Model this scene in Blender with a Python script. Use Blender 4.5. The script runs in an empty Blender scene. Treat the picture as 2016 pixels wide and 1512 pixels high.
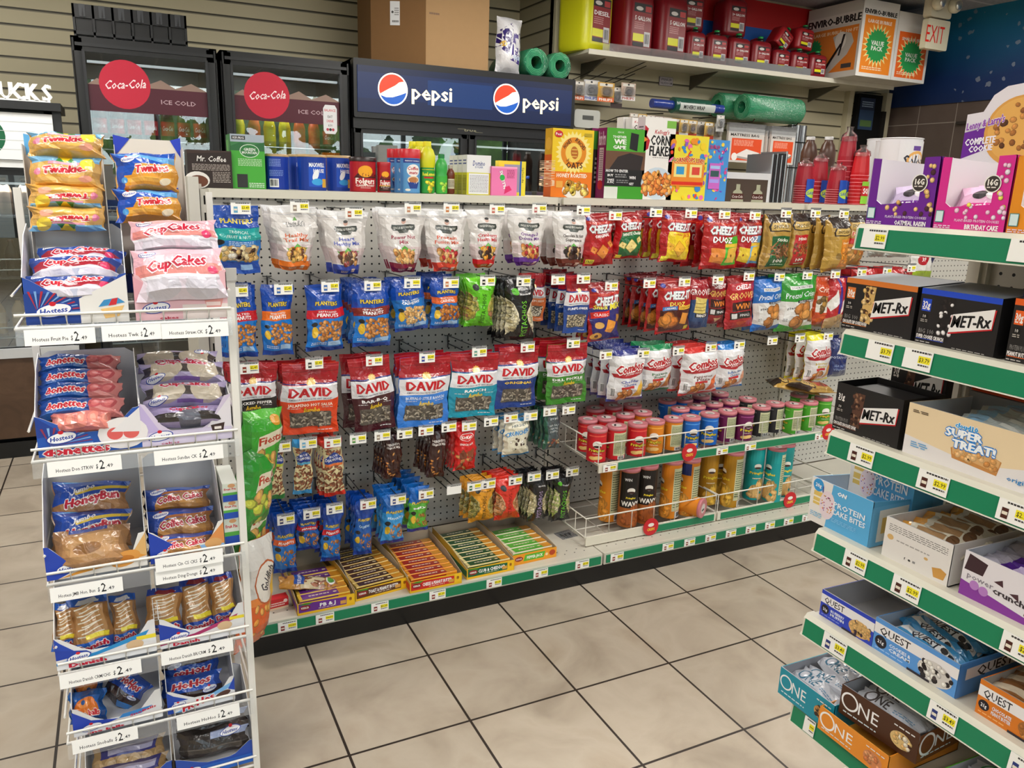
import bpy, bmesh, math, random
from mathutils import Vector, Matrix
PI = math.pi; IN = .0254
SC = bpy.context.scene; COL = SC.collection
rnd = random.Random(7)
# ---------------------------------------------------------------- camera
CL = Vector((-.26154, -2.57308, 1.36924)); YAW, PIT, ROL, FPX = .46229, .24667, .03159, 1540.877
_F = Vector((math.sin(YAW)*math.cos(PIT), math.cos(YAW)*math.cos(PIT), -math.sin(PIT)))
_R = Vector((math.cos(YAW), -math.sin(YAW), 0)); _U = _R.cross(_F)
_R, _U = _R*math.cos(ROL)+_U*math.sin(ROL), -_R*math.sin(ROL)+_U*math.cos(ROL)
def ray(u, v): return _R*((u-1008)/FPX) - _U*((v-756)/FPX) + _F
def ay(u, v, y): d = ray(u, v); return CL + d*((y-CL.y)/d.y)      # the point of the photo on a wall plane y
def ax(u, v, x): d = ray(u, v); return CL + d*((x-CL.x)/d.x)
def az(u, v, z): d = ray(u, v); return CL + d*((z-CL.z)/d.z)
cd = bpy.data.cameras.new('camera'); cam = bpy.data.objects.new('camera', cd); COL.objects.link(cam)
cd.sensor_width = 36; cd.lens = FPX/2016*36; cd.clip_start = .05; cd.clip_end = 60
M = Matrix((( _R.x, _U.x, -_F.x), (_R.y, _U.y, -_F.y), (_R.z, _U.z, -_F.z))).to_4x4(); M.translation = CL
cam.matrix_world = M; SC.camera = cam
# ---------------------------------------------------------------- colours and materials
_lc = {}
def C(h):
    if not isinstance(h, str): return h
    if h not in _lc:
        r = [int(h[i:i+2], 16)/255 for i in (0, 2, 4)]
        _lc[h] = tuple(c/12.92 if c <= .04045 else ((c+.055)/1.055)**2.4 for c in r)+(1,)
    return _lc[h]
def nodes(name):
    m = bpy.data.materials.new(name); m.use_nodes = True; nt = m.node_tree; b = nt.nodes['Principled BSDF']
    return m, nt, nt.nodes, nt.links, b
def attr_mat(name, rough=.5, metal=0, coat=0, bump=0, bscale=60, spec=.5, emis=0, var=0):
    m, nt, N, L, b = nodes(name)
    a = N.new('ShaderNodeAttribute'); a.attribute_name = 'Col'
    src = a.outputs['Color']
    if var:
        n = N.new('ShaderNodeTexNoise'); n.inputs['Scale'].default_value = 14; n.inputs['Detail'].default_value = 4
        hs = N.new('ShaderNodeHueSaturation'); mr = N.new('ShaderNodeMapRange')
        mr.inputs[3].default_value = 1-var; mr.inputs[4].default_value = 1+var
        L.new(n.outputs[0], mr.inputs[0]); L.new(mr.outputs[0], hs.inputs['Value']); L.new(src, hs.inputs['Color']); src = hs.outputs[0]
    L.new(src, b.inputs['Base Color'])
    b.inputs['Roughness'].default_value = rough; b.inputs['Metallic'].default_value = metal
    b.inputs['Coat Weight'].default_value = coat; b.inputs['Coat Roughness'].default_value = .12
    b.inputs['Specular IOR Level'].default_value = spec
    if emis:
        L.new(src, b.inputs['Emission Color']); b.inputs['Emission Strength'].default_value = emis
    if bump:
        tc = N.new('ShaderNodeTexCoord'); n = N.new('ShaderNodeTexNoise'); n.inputs['Scale'].default_value = bscale
        n.inputs['Detail'].default_value = 2; n.inputs['Distortion'].default_value = 1.2
        bp = N.new('ShaderNodeBump'); bp.inputs['Strength'].default_value = bump; bp.inputs['Distance'].default_value = .004
        L.new(tc.outputs['Object'], n.inputs[0]); L.new(n.outputs[0], bp.inputs['Height']); L.new(bp.outputs[0], b.inputs['Normal'])
        L.new(bp.outputs[0], b.inputs['Coat Normal'])
    return m
FILM = attr_mat('glossy_film', .28, coat=.6, bump=.7, bscale=42)
CARD = attr_mat('printed_card', .45, coat=.1, spec=.4)
PAINT = attr_mat('painted_metal', .42, spec=.45, var=.04)
PLAST = attr_mat('moulded_plastic', .35, spec=.5)
MATTE = attr_mat('matte_card', .8, spec=.2, var=.05)
METAL = attr_mat('bare_metal', .3, metal=1)
GLOW = attr_mat('lit_sign', .3, emis=1.0)
LAMP = attr_mat('lamp_panel', .5, emis=14)
def clear_mat(name, tint, glossy=.12, rough=.05, bump=.0, bs=60, haze=0, hazecol=(.9, .9, .92, 1)):
    m, nt, N, L, b = nodes(name); N.remove(b); out = N['Material Output']
    t = N.new('ShaderNodeBsdfTransparent'); t.inputs[0].default_value = tint
    g = N.new('ShaderNodeBsdfGlossy'); g.inputs['Roughness'].default_value = rough
    fr = N.new('ShaderNodeFresnel'); fr.inputs[0].default_value = 1.5
    ad = N.new('ShaderNodeMath'); ad.operation = 'ADD'; ad.inputs[1].default_value = glossy
    mx = N.new('ShaderNodeMixShader'); L.new(fr.outputs[0], ad.inputs[0]); L.new(ad.outputs[0], mx.inputs[0])
    L.new(t.outputs[0], mx.inputs[1]); L.new(g.outputs[0], mx.inputs[2]); last = mx
    if haze:
        d = N.new('ShaderNodeBsdfDiffuse'); d.inputs[0].default_value = hazecol
        m2 = N.new('ShaderNodeMixShader'); m2.inputs[0].default_value = haze
        L.new(mx.outputs[0], m2.inputs[1]); L.new(d.outputs[0], m2.inputs[2]); last = m2
    if bump:
        tc = N.new('ShaderNodeTexCoord'); n = N.new('ShaderNodeTexNoise'); n.inputs['Scale'].default_value = bs; n.inputs['Distortion'].default_value = 2
        bp = N.new('ShaderNodeBump'); bp.inputs['Strength'].default_value = bump; bp.inputs['Distance'].default_value = .006
        L.new(tc.outputs['Object'], n.inputs[0]); L.new(n.outputs[0], bp.inputs['Height']); L.new(bp.outputs[0], g.inputs['Normal'])
        if haze > .3: L.new(bp.outputs[0], d.inputs['Normal'])
    L.new(last.outputs[0], out.inputs[0]); return m
GLASS = clear_mat('door_glass', (.93, .97, .95, 1), .15, .0)
WRAP = clear_mat('clear_wrapper', (1, 1, 1, 1), .02, .12, .9, 45, .02)
LENS = clear_mat('clear_plastic', (.97, .98, .98, 1), .04, .1, 0, 60, .12)
GWRAP = clear_mat('green_bubble_wrap', (.12, .62, .33, 1), .10, .2, 1.0, 90, .62, (.02, .38, .17, 1))
MATS = dict(f=FILM, c=CARD, p=PAINT, l=PLAST, m=MATTE, s=METAL, g=GLOW, L=LAMP, G=GLASS, w=WRAP, t=LENS, b=GWRAP)
# ---------------------------------------------------------------- mesh builder
class MB:
    def __init__(s): s.v = []; s.f = []; s.c = []; s.m = []; s.sm = []; s.T = None
    def add(s, vs, fs, col, mat='c', smooth=False):
        o = len(s.v); T = s.T
        s.v += [tuple(T @ Vector(p)) for p in vs] if T else [tuple(p) for p in vs]
        many = isinstance(col, list)
        for i, f in enumerate(fs):
            s.f.append([o+k for k in f]); s.c.append(C(col[i] if many else col)); s.m.append(mat); s.sm.append(smooth)
        return s
    def box(s, x0, y0, z0, x1, y1, z1, col='ffffff', mat='c', skip=''):
        v = [(x, y, z) for z in (z0, z1) for y in (y0, y1) for x in (x0, x1)]
        F = {'b': (0, 2, 3, 1), 't': (4, 5, 7, 6), 'f': (0, 1, 5, 4), 'k': (2, 6, 7, 3), 'l': (0, 4, 6, 2), 'r': (1, 3, 7, 5)}
        return s.add(v, [f for k, f in F.items() if k not in skip], col, mat)
    def rbox(s, x0, y0, z0, x1, y1, z1, r, col, mat='c', ax='z', n=4):      # rounded along one axis
        lo = [x0, y0, z0]; hi = [x1, y1, z1]; k = 'xyz'.index(ax); a, b = [i for i in range(3) if i != k]; P = []
        for cx, cy, st in ((hi[a]-r, hi[b]-r, 0), (lo[a]+r, hi[b]-r, 1), (lo[a]+r, lo[b]+r, 2), (hi[a]-r, lo[b]+r, 3)):
            for i in range(n+1):
                t = (st+i/n)*PI/2; P.append((cx+r*math.cos(t), cy+r*math.sin(t)))
        m = len(P); v = []
        for z in (lo[k], hi[k]):
            for p in P:
                q = [0, 0, 0]; q[k] = z; q[a], q[b] = p; v.append(q)
        s.add(v, [(i, (i+1) % m, m+(i+1) % m, m+i) for i in range(m)], col, mat, True)
        return s.add(v, [tuple(range(m))[::-1], tuple(range(m, 2*m))], col, mat)
    def tube(s, pts, r, col='dddddd', mat='s', n=6, close=False):
        pts = [Vector(p) for p in pts]; v = []; k = len(pts)
        for i, p in enumerate(pts):
            if close: d = (pts[(i+1) % k]-pts[i-1])
            else: d = (pts[min(i+1, k-1)]-pts[max(i-1, 0)])
            d = d.normalized() if d.length > 1e-9 else Vector((0, 0, 1))
            a = d.cross(Vector((0, 0, 1)) if abs(d.z) < .9 else Vector((1, 0, 0))).normalized(); b = d.cross(a)
            v += [p+a*(r*math.cos(2*PI*j/n))+b*(r*math.sin(2*PI*j/n)) for j in range(n)]
        F = [(i*n+j, i*n+(j+1) % n, ((i+1) % k)*n+(j+1) % n, ((i+1) % k)*n+j) for i in range(k if close else k-1) for j in range(n)]
        s.add(v, F, col, mat, True)
        if not close: s.add([v[j] for j in range(n)]+[v[-n+j] for j in range(n)], [tuple(range(n)), tuple(range(n, 2*n))[::-1]], col, mat)
        return s
    def lathe(s, prof, n=20, col='ffffff', mat='l', cx=0, cy=0, sx=1, sy=1, smooth=True):
        v = []
        for r, z in prof: v += [(cx+sx*r*math.cos(2*PI*j/n), cy+sy*r*math.sin(2*PI*j/n), z) for j in range(n)]
        F = [(i*n+j, i*n+(j+1) % n, (i+1)*n+(j+1) % n, (i+1)*n+j) for i in range(len(prof)-1) for j in range(n)]
        cc = [col[i] for i in range(len(prof)-1) for j in range(n)] if isinstance(col, list) else col
        s.add(v, F, cc, mat, smooth)
        c0, c1 = (col[0], col[-1]) if isinstance(col, list) else (col, col)
        s.add(v[:n], [tuple(range(n))[::-1]], c0, mat); s.add(v[-n:], [tuple(range(n))], c1, mat); return s
    def sheet(s, fn, nu, nv, col, mat='f', smooth=True, flip=False, diag=False):
        v = [fn(i/nu, j/nv) for j in range(nv+1) for i in range(nu+1)]; w = nu+1; F = []
        cc = []
        for j in range(nv):
            for i in range(nu):
                q = (j*w+i, j*w+i+1, (j+1)*w+i+1, (j+1)*w+i)
                if diag: F += [(q[0], q[1], q[3]), (q[1], q[2], q[3])]; cc += [col(0, (j+.5)/nv) if callable(col) else col]*2; continue
                F.append(q[::-1] if flip else q)
                cc.append(col((i+.5)/nu, (j+.5)/nv) if callable(col) else col)
        return s.add(v, F, cc, mat, smooth)
    def prism(s, pts, y0, y1, col, mat='c', inner=None):           # polygon in x,z extruded along y
        n = len(pts); v = [(x, y0, z) for x, z in pts]+[(x, y1, z) for x, z in pts]
        s.add(v, [tuple(range(n))], col, mat); s.add(v, [tuple(range(n, 2*n))[::-1]], inner or col, mat)
        return s.add(v, [(i, i+n, (i+1) % n+n, (i+1) % n) for i in range(n)], inner or col, mat)
    def ball(s, c, rx, ry, rz, col, mat='l', n=10, m=6):
        def fn(a, b):
            t = 2*PI*a; p = PI*b
            return (c[0]+rx*math.sin(p)*math.cos(t), c[1]+ry*math.sin(p)*math.sin(t), c[2]-rz*math.cos(p))
        return s.sheet(fn, n, m, col, mat)
    def mesh(s, name):
        me = bpy.data.meshes.new(name); me.from_pydata(s.v, [], s.f)
        ms = list(dict.fromkeys(s.m))
        for k in ms: me.materials.append(MATS[k])
        me.polygons.foreach_set('material_index', [ms.index(k) for k in s.m])
        me.polygons.foreach_set('use_smooth', s.sm)
        at = me.attributes.new('Col', 'FLOAT_COLOR', 'CORNER'); d = []
        for f, c in zip(s.f, s.c): d += list(c)*len(f)
        at.data.foreach_set('color', d); me.update(); return me
    def obj(s, name, parent=None, me=None):
        o = bpy.data.objects.new(name, me or s.mesh(name)); COL.objects.link(o)
        if parent: o.parent = parent
        return o
def tag(o, label, cat, group=None):
    o['label'] = label; o['category'] = cat
    if group: o['group'] = group
    return o
_seen = {}
def thing(name, label, cat, loc=(0, 0, 0), rz=0, group=None, rot=None):
    o = bpy.data.objects.new(name, None); o.empty_display_size = .02; COL.objects.link(o)
    o.location = loc; o.rotation_euler = rot or (0, 0, rz); return tag(o, label, cat, group)
def single(name, mb, label, cat, loc=(0, 0, 0), rz=0, group=None, rot=None):
    o = mb.obj(name); o.location = loc; o.rotation_euler = rot or (0, 0, rz); return tag(o, label, cat, group)
def struct(name, mb, parent=None):
    o = mb.obj(name, parent)
    if not parent: o['kind'] = 'structure'
    return o
def kids(o): return [c for c in COL.objects if c.parent == o]
def copy_tree(o, parent=None, ch=None):
    c = o.copy(); COL.objects.link(c); c.parent = parent
    for k in list(o.children): copy_tree(k, c)
    return c
# ---------------------------------------------------------------- lettering and printed art
_tx = {}
def glyphs(s, b):
    k = (s, b)
    if k not in _tx:
        c = bpy.data.curves.new('t', 'FONT'); c.body = s; c.size = 1; c.offset = b; c.resolution_u = 1; c.fill_mode = 'FRONT'; c.align_x = 'CENTER'
        o = bpy.data.objects.new('t', c); COL.objects.link(o); dg = bpy.context.evaluated_depsgraph_get()
        me = bpy.data.meshes.new_from_object(o.evaluated_get(dg)); v = [(p.co.x, p.co.y) for p in me.vertices]
        f = [tuple(p.vertices) for p in me.polygons]; bpy.data.objects.remove(o); bpy.data.curves.remove(c); bpy.data.meshes.remove(me)
        xs = [p[0] for p in v] or [0, 1]
        _tx[k] = ([(x-(min(xs)+max(xs))/2, y-.36) for x, y in v], f, max(xs)-min(xs))
    return _tx[k]
class Art:
    def __init__(s, w, h): s.w = w; s.h = h; s.it = []; s.l = 0
    def _a(s, v, f, c, l=None):
        s.l += 1
        s.it.append((v, f, c, s.l if l is None else l)); return s
    def R(s, x0, y0, x1, y1, c): w, h = s.w, s.h; return s._a([(x0*w, y0*h), (x1*w, y0*h), (x1*w, y1*h), (x0*w, y1*h)], [(0, 1, 2, 3)], c)
    def P(s, pts, c): return s._a([(x*s.w, y*s.h) for x, y in pts], [tuple(range(len(pts)))], c)
    def E(s, cx, cy, rx, ry, c, n=18, rot=0):          # rx, ry as fractions of the width
        w, h = s.w, s.h; ca, sa = math.cos(rot), math.sin(rot); v = []
        for i in range(n):
            a = 2*PI*i/n; x, y = rx*w*math.cos(a), ry*w*math.sin(a); v.append((cx*w+x*ca-y*sa, cy*h+x*sa+y*ca))
        return s._a(v, [tuple(range(n))], c)
    def S(s, cx, cy, r0, r1, n, c):                    # star burst
        v = []
        for i in range(2*n):
            a = PI*i/n; r = (r1 if i % 2 else r0)*s.w; v.append((cx*s.w+r*math.cos(a), cy*s.h+r*math.sin(a)))
        v.append((cx*s.w, cy*s.h)); k = 2*n
        return s._a(v, [(k, i, (i+1) % k) for i in range(k)], c)
    def T(s, t, cx, cy, hh, c, w=None, b=.015, sh=0, sl=0, arc=0, o=None, rot=0, ring=0):
        if o: s.T(t, cx, cy, hh, o, w=w, b=b, sh=sh, sl=sl, arc=arc, rot=rot, ring=.04+min(.05, max(0, b-.015)*1.7))
        v, f, tw = glyphs(t, min(b, .012)); k = hh*s.h/.72; kx = k if w is None else w*s.w/max(tw, .01); ca, sa = math.cos(rot), math.sin(rot); s.l += 1; L0 = s.l
        e = min(.05, (b-.015)*1.7)
        sf = [(ring*1.2*math.cos(i*PI/3+.3), ring*1.2*math.sin(i*PI/3+.3)) for i in range(6)] if ring else [(-e, e*.3), (e, -e*.3)] if e > .002 else [(0, 0)]
        for i, (dx, dy) in enumerate(sf):
            q = []
            for x, y in v:
                xx = (x+dx)*kx; yy = (y+dy)*k+sl*xx+arc*xx*xx/s.w; xx += (y+dy)*k*sh; q.append((cx*s.w+xx*ca-yy*sa, cy*s.h+xx*sa+yy*ca))
            s.it.append((q, f, c, L0+i*.16))
        return s
    def N(s, x0, y0, x1, y1, n, rx, ry, cols, seed=1, dark=.45, inside=None):   # a heap of nuts, crackers or seeds
        r = random.Random(seed); s.l += 1; b = s.l; w, h = s.w, s.h
        for i in range(n):
            px, py = r.uniform(x0, x1), r.uniform(y0, y1)
            if inside and not inside(px, py): continue
            a = r.uniform(0, PI); ca, sa = math.cos(a), math.sin(a); k = r.uniform(.8, 1.15); c = C(r.choice(cols)); d = tuple(x*dark for x in c[:3])+(1,)
            for q, cc, off in ((1.12, d, -.12), (.9, c, 0), (.45, tuple(min(1, x*1.35) for x in c[:3])+(1,), .18)):
                v = []
                for j in range(8):
                    t = 2*PI*j/8; xx, yy = rx*w*k*q*math.cos(t), ry*w*k*q*math.sin(t)
                    v.append((px*w+xx*ca-yy*sa-off*rx*w, py*h+xx*sa+yy*ca+off*ry*w))
                s.it.append((v, [tuple(range(8))], cc, b+(i % 9)*.9+{1.12: 0, .9: .25, .45: .5}[q]))
        s.l += 8; return s
    def Q(s, x0, y0, x1, y1, n, c, seed=3, th=.5):      # rows of small print
        r = random.Random(seed); w, h = s.w, s.h; v = []; f = []; dy = (y1-y0)/n
        for i in range(n):
            yy = y1-(i+.5)*dy; x = x0
            while x < x1-.01:
                L = min(r.uniform(.03, .09), x1-x); k = len(v)
                v += [(x*w, (yy-dy*th/2)*h), ((x+L)*w, (yy-dy*th/2)*h), ((x+L)*w, (yy+dy*th/2)*h), (x*w, (yy+dy*th/2)*h)]; f.append((k, k+1, k+2, k+3)); x += L+.015
        return s._a(v, f, c)
    def B(s, x0, y0, x1, y1, c='222222', bg='f4f4f4', n=14):  # barcode
        s.R(x0, y0, x1, y1, bg); r = random.Random(5); w, h = s.w, s.h; v = []; f = []
        for i in range(n):
            a = x0+(x1-x0)*(.08+.84*i/n); b = a+(x1-x0)*.84/n*r.uniform(.25, .8); k = len(v)
            v += [(a*w, (y0+.15*(y1-y0))*h), (b*w, (y0+.15*(y1-y0))*h), (b*w, (y1-.1*(y1-y0))*h), (a*w, (y1-.1*(y1-y0))*h)]; f.append((k, k+1, k+2, k+3))
        return s._a(v, f, c)
    def put(s, mb, fn, mat='f', nu=0, nv=0, smooth=False, clip=None, diag=False):
        # fn(x, y, layer) gives the point in space; nu x nv lines cut the print so that it follows a curved surface
        if clip: nu = max(nu, 1)
        if not nu and not nv:
            for v, f, c, l in s.it: mb.add([fn(x, y, l) for x, y in v], f, c, mat, smooth)
            return
        bm = bmesh.new(); info = []
        for v, f, c, l in s.it:
            vs = [bm.verts.new((x, y, 0)) for x, y in v]; id_ = len(info); info.append((c, l))
            for q in f:
                try: bm.faces.new([vs[i] for i in q]).material_index = id_
                except ValueError: pass
        bmesh.ops.triangulate(bm, faces=[f for f in bm.faces if len(f.verts) > 4])
        x0, x1 = (0, s.w); cut = [((x0+(x1-x0)*i/nu, 0, 0), (1, 0, 0)) for i in range(1, nu)]+[((0, s.h*j/nv, 0), (0, 1, 0)) for j in range(1, nv)]
        if diag: cut += [((s.w*k/nu, 0, 0), (s.h/nv, s.w/nu, 0)) for k in range(1, nu+nv)]
        for co, no in cut: bmesh.ops.bisect_plane(bm, geom=bm.verts[:]+bm.edges[:]+bm.faces[:], dist=1e-7, plane_co=co, plane_no=no)
        for co, no in (((0, 0, 0), (-1, 0, 0)), ((s.w, 0, 0), (1, 0, 0)), ((0, 0, 0), (0, -1, 0)), ((0, s.h, 0), (0, 1, 0))):
            bmesh.ops.bisect_plane(bm, geom=bm.verts[:]+bm.edges[:]+bm.faces[:], dist=1e-7, plane_co=co, plane_no=no, clear_outer=True)
        for f in bm.faces:
            c, l = info[f.material_index]; vv = [v.co for v in f.verts]
            if f.normal.z < 0: vv = vv[::-1]
            mb.add([fn(p.x, p.y, l) for p in vv], [tuple(range(len(vv)))], c, mat, smooth)
        bm.free()
EPS = .00006
def on_front(x0, y, z0): return lambda x, z, l: (x0+x, y-.0003-l*EPS, z0+z)     # art on a face looking to -y
def on_right(x, y0, z0): return lambda u, z, l: (x+.0003+l*EPS, y0+u, z0+z)     # art on a face looking to +x
def on_left(x, y1, z0): return lambda u, z, l: (x-.0003-l*EPS, y1-u, z0+z)      # art on a face looking to -x
def on_top(x0, y0, z): return lambda u, w, l: (x0+u, y0+w, z+.0003+l*EPS)
SC.view_settings.view_transform = 'Standard'; SC.view_settings.look = 'None'; SC.view_settings.exposure = -.75
SC.cycles.use_denoising = True; SC.cycles.max_bounces = 7; SC.cycles.transparent_max_bounces = 12; SC.cycles.sample_clamp_indirect = 6; SC.cycles.caustics_reflective = False; SC.cycles.caustics_refractive = False
# ---------------------------------------------------------------- setting materials
def mth(nt, op, *a):
    n = nt.nodes.new('ShaderNodeMath'); n.operation = op
    for i, x in enumerate(a):
        if isinstance(x, (int, float)): n.inputs[i].default_value = x
        else: nt.links.new(x, n.inputs[i])
    return n.outputs[0]
def mixc(nt, fac, a, b):
    n = nt.nodes.new('ShaderNodeMix'); n.data_type = 'RGBA'
    for k, x in ((0, fac), (6, a), (7, b)):
        if hasattr(x, 'links'): nt.links.new(x, n.inputs[k])
        else: n.inputs[k].default_value = x
    return n.outputs[2]
def coords(nt):
    t = nt.nodes.new('ShaderNodeTexCoord'); s = nt.nodes.new('ShaderNodeSeparateXYZ'); nt.links.new(t.outputs['Object'], s.inputs[0])
    return t.outputs['Object'], s.outputs
def noise(nt, v, sc, det=4, dist=0):
    n = nt.nodes.new('ShaderNodeTexNoise'); n.inputs['Scale'].default_value = sc; n.inputs['Detail'].default_value = det; n.inputs['Distortion'].default_value = dist
    nt.links.new(v, n.inputs[0]); return n.outputs[0]
def ramp(nt, x, stops):
    n = nt.nodes.new('ShaderNodeValToRGB'); nt.links.new(x, n.inputs[0]); e = n.color_ramp.elements
    while len(e) < len(stops): e.new(.5)
    for k, (p, c) in zip(e, stops): k.position = p; k.color = C(c)
    return n.outputs[0]
def bumpn(nt, h, b, st=.5, d=.003):
    n = nt.nodes.new('ShaderNodeBump'); n.inputs['Strength'].default_value = st; n.inputs['Distance'].default_value = d
    nt.links.new(h, n.inputs['Height']); nt.links.new(n.outputs[0], b.inputs['Normal'])
def edge(nt, x, off, period, half):     # 1 inside the joint around every multiple of period
    a = mth(nt, 'PINGPONG', mth(nt, 'SUBTRACT', x, off), period/2); return mth(nt, 'LESS_THAN', a, half)
m, nt, N, L, b = nodes('floor_tiles'); v, s = coords(nt); TS = .32292
j = mth(nt, 'MAXIMUM', edge(nt, s[0], .13882, TS, .0034), edge(nt, s[1], -.61484, TS, .0034))
c = ramp(nt, noise(nt, v, 5, 9, .5), [(.3, '9b8f7f'), (.44, 'ab9f8e'), (.56, 'b4a998'), (.66, 'ada08e'), (.78, '9d8f7b')])
wn = N.new('ShaderNodeTexWhiteNoise'); cb = N.new('ShaderNodeCombineXYZ')
for k, o in ((0, .13882), (1, -.61484)): L.new(mth(nt, 'FLOOR', mth(nt, 'DIVIDE', mth(nt, 'SUBTRACT', s[k], o), TS)), cb.inputs[k])
L.new(cb.outputs[0], wn.inputs[0]); hs = N.new('ShaderNodeHueSaturation'); L.new(c, hs.inputs['Color']); L.new(mth(nt, 'ADD', mth(nt, 'MULTIPLY', wn.outputs[0], .1), .93), hs.inputs['Value'])
L.new(mixc(nt, j, hs.outputs[0], C('2c241e')), b.inputs['Base Color']); b.inputs['Roughness'].default_value = .38; b.inputs['Specular IOR Level'].default_value = .35
bumpn(nt, mth(nt, 'SUBTRACT', mth(nt, 'MULTIPLY', noise(nt, v, 14), .25), j), b, .4); MATS['floor'] = m
def slat(name, per, off, base, dark):
    m, nt, N, L, b = nodes(name); v, s = coords(nt); j = edge(nt, s[2], off, per, .0045); j2 = edge(nt, s[2], off-.006, per, .004)
    c = mixc(nt, noise(nt, v, 1.3), C(base), C(dark)); c = mixc(nt, j2, c, C('8d8771')); L.new(mixc(nt, j, c, C('3b3626')), b.inputs['Base Color'])  # grooves drawn flat, their shadow put into the colour
    b.inputs['Roughness'].default_value = .55; MATS[name] = m
slat('slats_left', .083, 2.2242, 'd2c9a8', 'c6bc9a'); slat('slats_right', .0925, 2.103, 'b9b297', 'aea78c')
m, nt, N, L, b = nodes('sea_mural'); v, s = coords(nt)
c = ramp(nt, mth(nt, 'ADD', mth(nt, 'MULTIPLY', s[2], 1.2), mth(nt, 'ADD', mth(nt, 'MULTIPLY', noise(nt, v, 1.2), .35), -2.55)), [(0, '06183f'), (.35, '082a5c'), (.75, '0a5f86'), (1, '14789a')])
vo = N.new('ShaderNodeTexVoronoi'); vo.inputs['Scale'].default_value = 14; L.new(v, vo.inputs[0])
sp = mth(nt, 'MULTIPLY', mth(nt, 'LESS_THAN', mth(nt, 'ADD', vo.outputs[0], mth(nt, 'MULTIPLY', noise(nt, v, 30), .5)), .47), mth(nt, 'MULTIPLY', mth(nt, 'GREATER_THAN', noise(nt, v, 2.2), .44), mth(nt, 'LESS_THAN', s[1], 1.75)))
L.new(mixc(nt, mth(nt, 'MULTIPLY', sp, .55), c, C('8a93a0')), b.inputs['Base Color']); b.inputs['Roughness'].default_value = .5; MATS['mural'] = m
m, nt, N, L, b = nodes('brown_wall_tiles'); v, s = coords(nt)
j = mth(nt, 'MAXIMUM', edge(nt, s[1], 1.9, .32, .003), edge(nt, s[2], 1.95, .61, .003))
L.new(mixc(nt, j, ramp(nt, noise(nt, v, 2.5), [(.3, '4a3f3a'), (.7, '5d504a')]), C('8b837b')), b.inputs['Base Color']); b.inputs['Roughness'].default_value = .3; MATS['wtile'] = m
m, nt, N, L, b = nodes('ceiling_panels'); v, s = coords(nt); j = mth(nt, 'MAXIMUM', edge(nt, s[0], .3, .61, .012), edge(nt, s[1], .2, 1.22, .012))
L.new(mixc(nt, j, ramp(nt, noise(nt, v, 60), [(.3, '8f9094'), (.7, 'a6a7aa')]), C('c0c0c0')), b.inputs['Base Color']); b.inputs['Roughness'].default_value = .9; MATS['ceil'] = m
def peg(name, a, oa, ob, base='c4c2ba', per=IN, r=.0033):
    m, nt, N, L, b = nodes(name); v, s = coords(nt)
    da = mth(nt, 'PINGPONG', mth(nt, 'SUBTRACT', s[a], oa), per/2); db = mth(nt, 'PINGPONG', mth(nt, 'SUBTRACT', s[2 if a < 2 else 1], ob), per/2)
    h = mth(nt, 'LESS_THAN', mth(nt, 'ADD', mth(nt, 'POWER', da, 2.0), mth(nt, 'POWER', db, 2.0)), r*r)
    L.new(mixc(nt, h, C(base), C('0c0b0a')), b.inputs['Base Color']); b.inputs['Roughness'].default_value = .5; MATS[name] = m
peg('peg_main', 0, 0, 1.308); peg('peg_side', 1, -1.567, 1.26, 'b9b4a9')
m, nt, N, L, b = nodes('laminate'); v, s = coords(nt); L.new(ramp(nt, noise(nt, v, 8, 3, 2), [(.3, '4b3524'), (.7, '5c4431')]), b.inputs['Base Color']); b.inputs['Roughness'].default_value = .5; MATS['lam'] = m
# ---------------------------------------------------------------- the room
XL, XR, YB, YF, ZC = -3.2, 5.5, 2.75, -5.6, 2.74
struct('floor', MB().box(XL-.1, YF-.1, -.1, XR+.1, YB+.1, 0, mat='floor'))
struct('ceiling', MB().box(XL-.1, YF-.1, ZC, XR+.1, YB+.1, ZC+.1, mat='ceil'))
struct('wall_back', MB().box(XL, YB, 0, 2.36, YB+.1, ZC, mat='slats_left').box(1.221, YB-.003, 0, 1.229, YB, ZC, '3b3626', 'm'))
w = struct('wall_back_right', MB().box(2.36, 2.2, 0, XR, 2.3, ZC, mat='slats_right'))
struct('wall_return', MB().box(2.36, 2.2, 0, 2.46, 2.85, ZC, mat='slats_right'))
struct('trim_1', MB().box(2.33, 2.17, 0, 2.37, 2.2, ZC, 'bdb69c', 'p'))
struct('wall_right', MB().box(XR, YF, 0, XR+.1, 2.3, 2.09, mat='wtile'))
struct('wall_right_mural', MB().box(XR-.012, YF, 2.09, XR+.1, 2.3, ZC, mat='mural'))
struct('trim_2', MB().box(XR-.03, YF, 1.93, XR, 1.55, 1.95, '2a2522', 'p'))
struct('wall_left', MB().box(XL-.1, YF, 0, XL, YB+.1, ZC, 'a9a18a', 'm'))
fw = MB().box(XL, YF-.1, 0, XR, YF, .55, 'a9a18a', 'm').box(XL, YF-.1, 2.55, XR, YF, ZC, 'a9a18a', 'm')
struct('wall_front', fw)
wm = MB()
for x in [XL+.03+i*(XR-XL-.06)/5 for i in range(6)]: wm.box(x-.03, YF-.08, .55, x+.03, YF-.02, 2.55, '3a3a3c', 'p')
win = struct('window_1', wm); MB().box(XL, YF-.055, .55, XR, YF-.05, 2.55, mat='G').obj('window_pane', win)
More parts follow.
